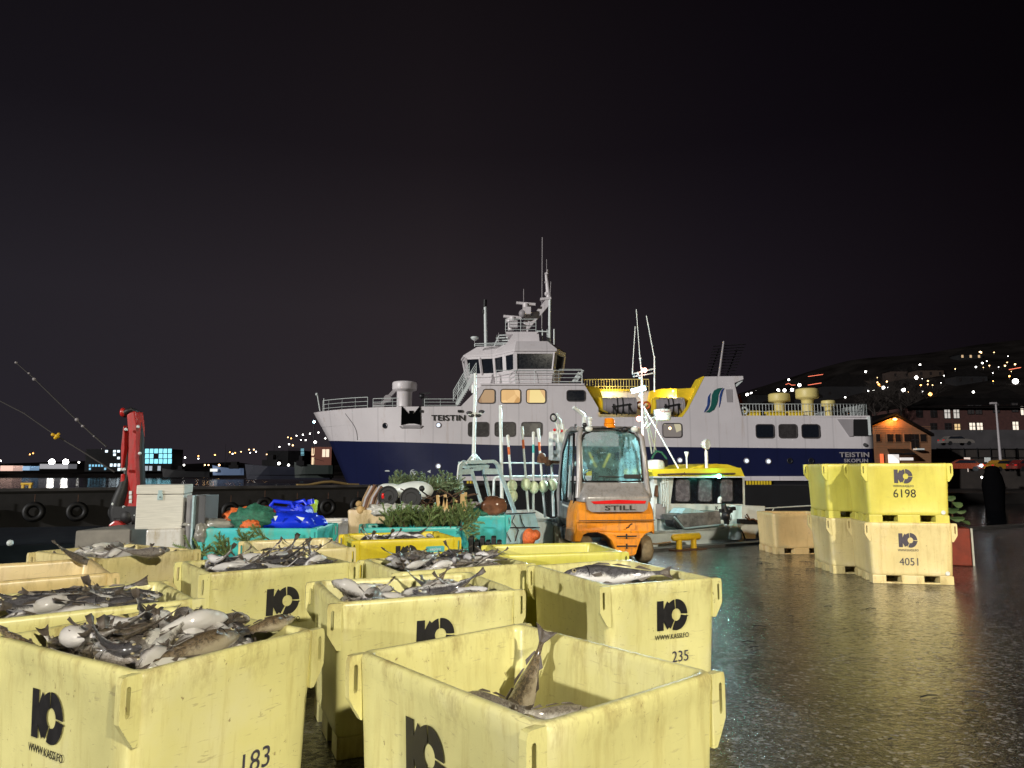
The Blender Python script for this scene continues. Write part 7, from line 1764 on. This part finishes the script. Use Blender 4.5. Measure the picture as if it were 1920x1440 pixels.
for k in range(26): 
    a = P(790+k*3.0+rnd.uniform(-4, 4), 952+rnd.uniform(-4, 3), 11.1+rnd.uniform(-.15, .2)); b = a+Vector((rnd.uniform(-.5, .5), rnd.uniform(-.1, .2), rnd.uniform(.02, .28))); m_.tube([a, a.lerp(b, .5)+Vector((0, 0, .05)), b], .010, 5)
tag(m_.build('brushwood', 'twig'), 'tangle of bare brown twigs behind the firewood', 'twigs')
m_ = MB(); c = P(791, 916, 10.9); m_.sph(c, .045); m_.bar(c+Vector((0, 0, -.04)), P(803, 930, 10.9), .02, .02); tag(m_.build('black_ladle', 'black'), 'small black round headed tool over the beige bin', 'tool')
m_ = MB(); m_.text('ÍSNES', .055, frame(P(847, 971, 10.67), (1, 0, 0), (0, 0, 1)), depth=.002) if False else m_.box(tuple(P(839, 972, 10.62)), tuple(P(856, 970, 10.64))); tag(m_.build('green_label', 'navy_sign'), 'thin green label stripe on the beige bin', 'label')
blob('wet_sack', P(925, 950, 11.2), .19, (1.1, .8, .85), plain('brown_wet_plastic', (.20, .09, .05), .12, var=.6, nscale=4, coat=.6), 'brown wet plastic bag on the turquoise tub beside the boat', 'bag', 44, .2, 3)
blob('green_tarp', P(898, 962, 11.2), .17, (1.5, .7, .45), 'net_green', 'green tarpaulin fold left of the brown bag', 'tarpaulin', 45, .3, 4)
blob('rag', P(885, 948, 11.7), .14, (1.6, .7, .4), 'ship_grey', 'grey rags behind the green tarpaulin', 'rag', 46, .4, 6)
# black ribbed crate between the tubs
m_ = MB(); q = P(878, 1042, 9.2)
for k in range(6): m_.box((q.x+k*.072, 9.2, .15), (q.x+k*.072+.06, 9.5, .80-.05*(k % 2)), bev=.01)
m_.box((q.x, 9.28, .01), (q.x+.42, 9.5, .70)); tag(m_.build('ribbed_crate', 'black'), 'black ribbed plastic crate before the turquoise tub with the dribble', 'crate')
m_ = MB(); 
for px, a, b, mt in ((905, 960, 1000, 0), (910, 962, 1012, 0), (915, 962, 990, 0)): 
    u_ = P(px, a, 10.98); l_ = P(px+1, b, 10.98); m_.prism([u_+Vector((-.035, 0, 0)), u_+Vector((.035, 0, 0)), l_+Vector((.015, 0, 0)), l_+Vector((-.012, 0, 0))], (0, .004, 0))
# red planter with a green plant right of the stack
pt = empty('planter', tuple(P(1797, 1022, 12.9)), R(-20), 'brick red box planter right of the tub stacks', 'planter')
F = Matrix.Translation((P(1784, 1000, 12.9).x, 12.9, 0)) @ Matrix.Rotation(R(-22), 4, 'Z')
m_ = MB(); m_.box((-.25, -.25, .004), (.25, .25, .64), bev=.015); m_.v = [F @ v for v in m_.v]; m_.build('box', 'pot_red', pt); m_ = MB(); m_.box((.245, -.275, .004), (.275, -.245, .65)); m_.v = [F @ v for v in m_.v]; m_.build('pale_corner_strip', 'white_metal', pt)
pl2 = empty('potted_plant', tuple(F @ Vector((0, 0, .63))), 0, 'broad leaved green plant growing in the red planter', 'plant')
m_ = MB(); m_.tube([F @ Vector((.05, 0, .60)), F @ Vector((.02, -.05, .9)), F @ Vector((.06, -.02, 1.2))], .015, 6); m_.build('stem', 'twig', pl2); m_ = MB()
for (x, y, z, s, a, t_) in ((.08, -.1, .80, .17, .2, .5), (.20, -.12, .74, .15, 1.0, .3), (.02, -.12, .95, .15, -.5, .7), (.10, -.12, 1.05, .14, .6, .8), (.0, -.1, 1.16, .12, 0, .9), (-.15, -.05, .85, .16, 2.5, .5), (-.1, .1, 1.0, .15, 3.5, .6), (.16, .02, .92, .13, .1, .4)):
    R_ = Matrix.Rotation(a, 3, 'Z') @ Matrix.Rotation(t_, 3, 'X'); c = Vector((x, y, z)); vs = []
    for k in range(12): g = 2*PI*k/12; vs.append(F @ (c+R_ @ Vector((math.cos(g)*s*.75, math.sin(g)*s*.5, .02*math.cos(2*g)))))
    m_.prism(vs, (0, 0, .004))
m_.build('leaves', 'leaf', pl2)

# scraps of weed and gravel on the wet quay
rnd = random.Random(9); m_ = MB()
for k in range(70):
    x = rnd.uniform(4.2, 7.0) if k < 40 else rnd.uniform(1.8, 9); y = rnd.uniform(11.8, 13.9) if k < 40 else rnd.uniform(4.5, 14)
    if 5.1 < x < 6.8 and 10.3 < y < 12.8: continue
    a = rnd.uniform(-.5, .5); L = rnd.uniform(.03, .16); d = Vector((math.cos(a), math.sin(a), 0))
    m_.tube([(x, y, .008), Vector((x, y, .010))+d*L*.5+Vector((0, rnd.uniform(-.02, .02), .004)), Vector((x, y, .008))+d*L], .005, 4)
tag(m_.build('weed_scraps', 'black', origin=(5, 10, 0)), 'dark scraps of weed scattered on the wet asphalt', 'weed', None, 'stuff')
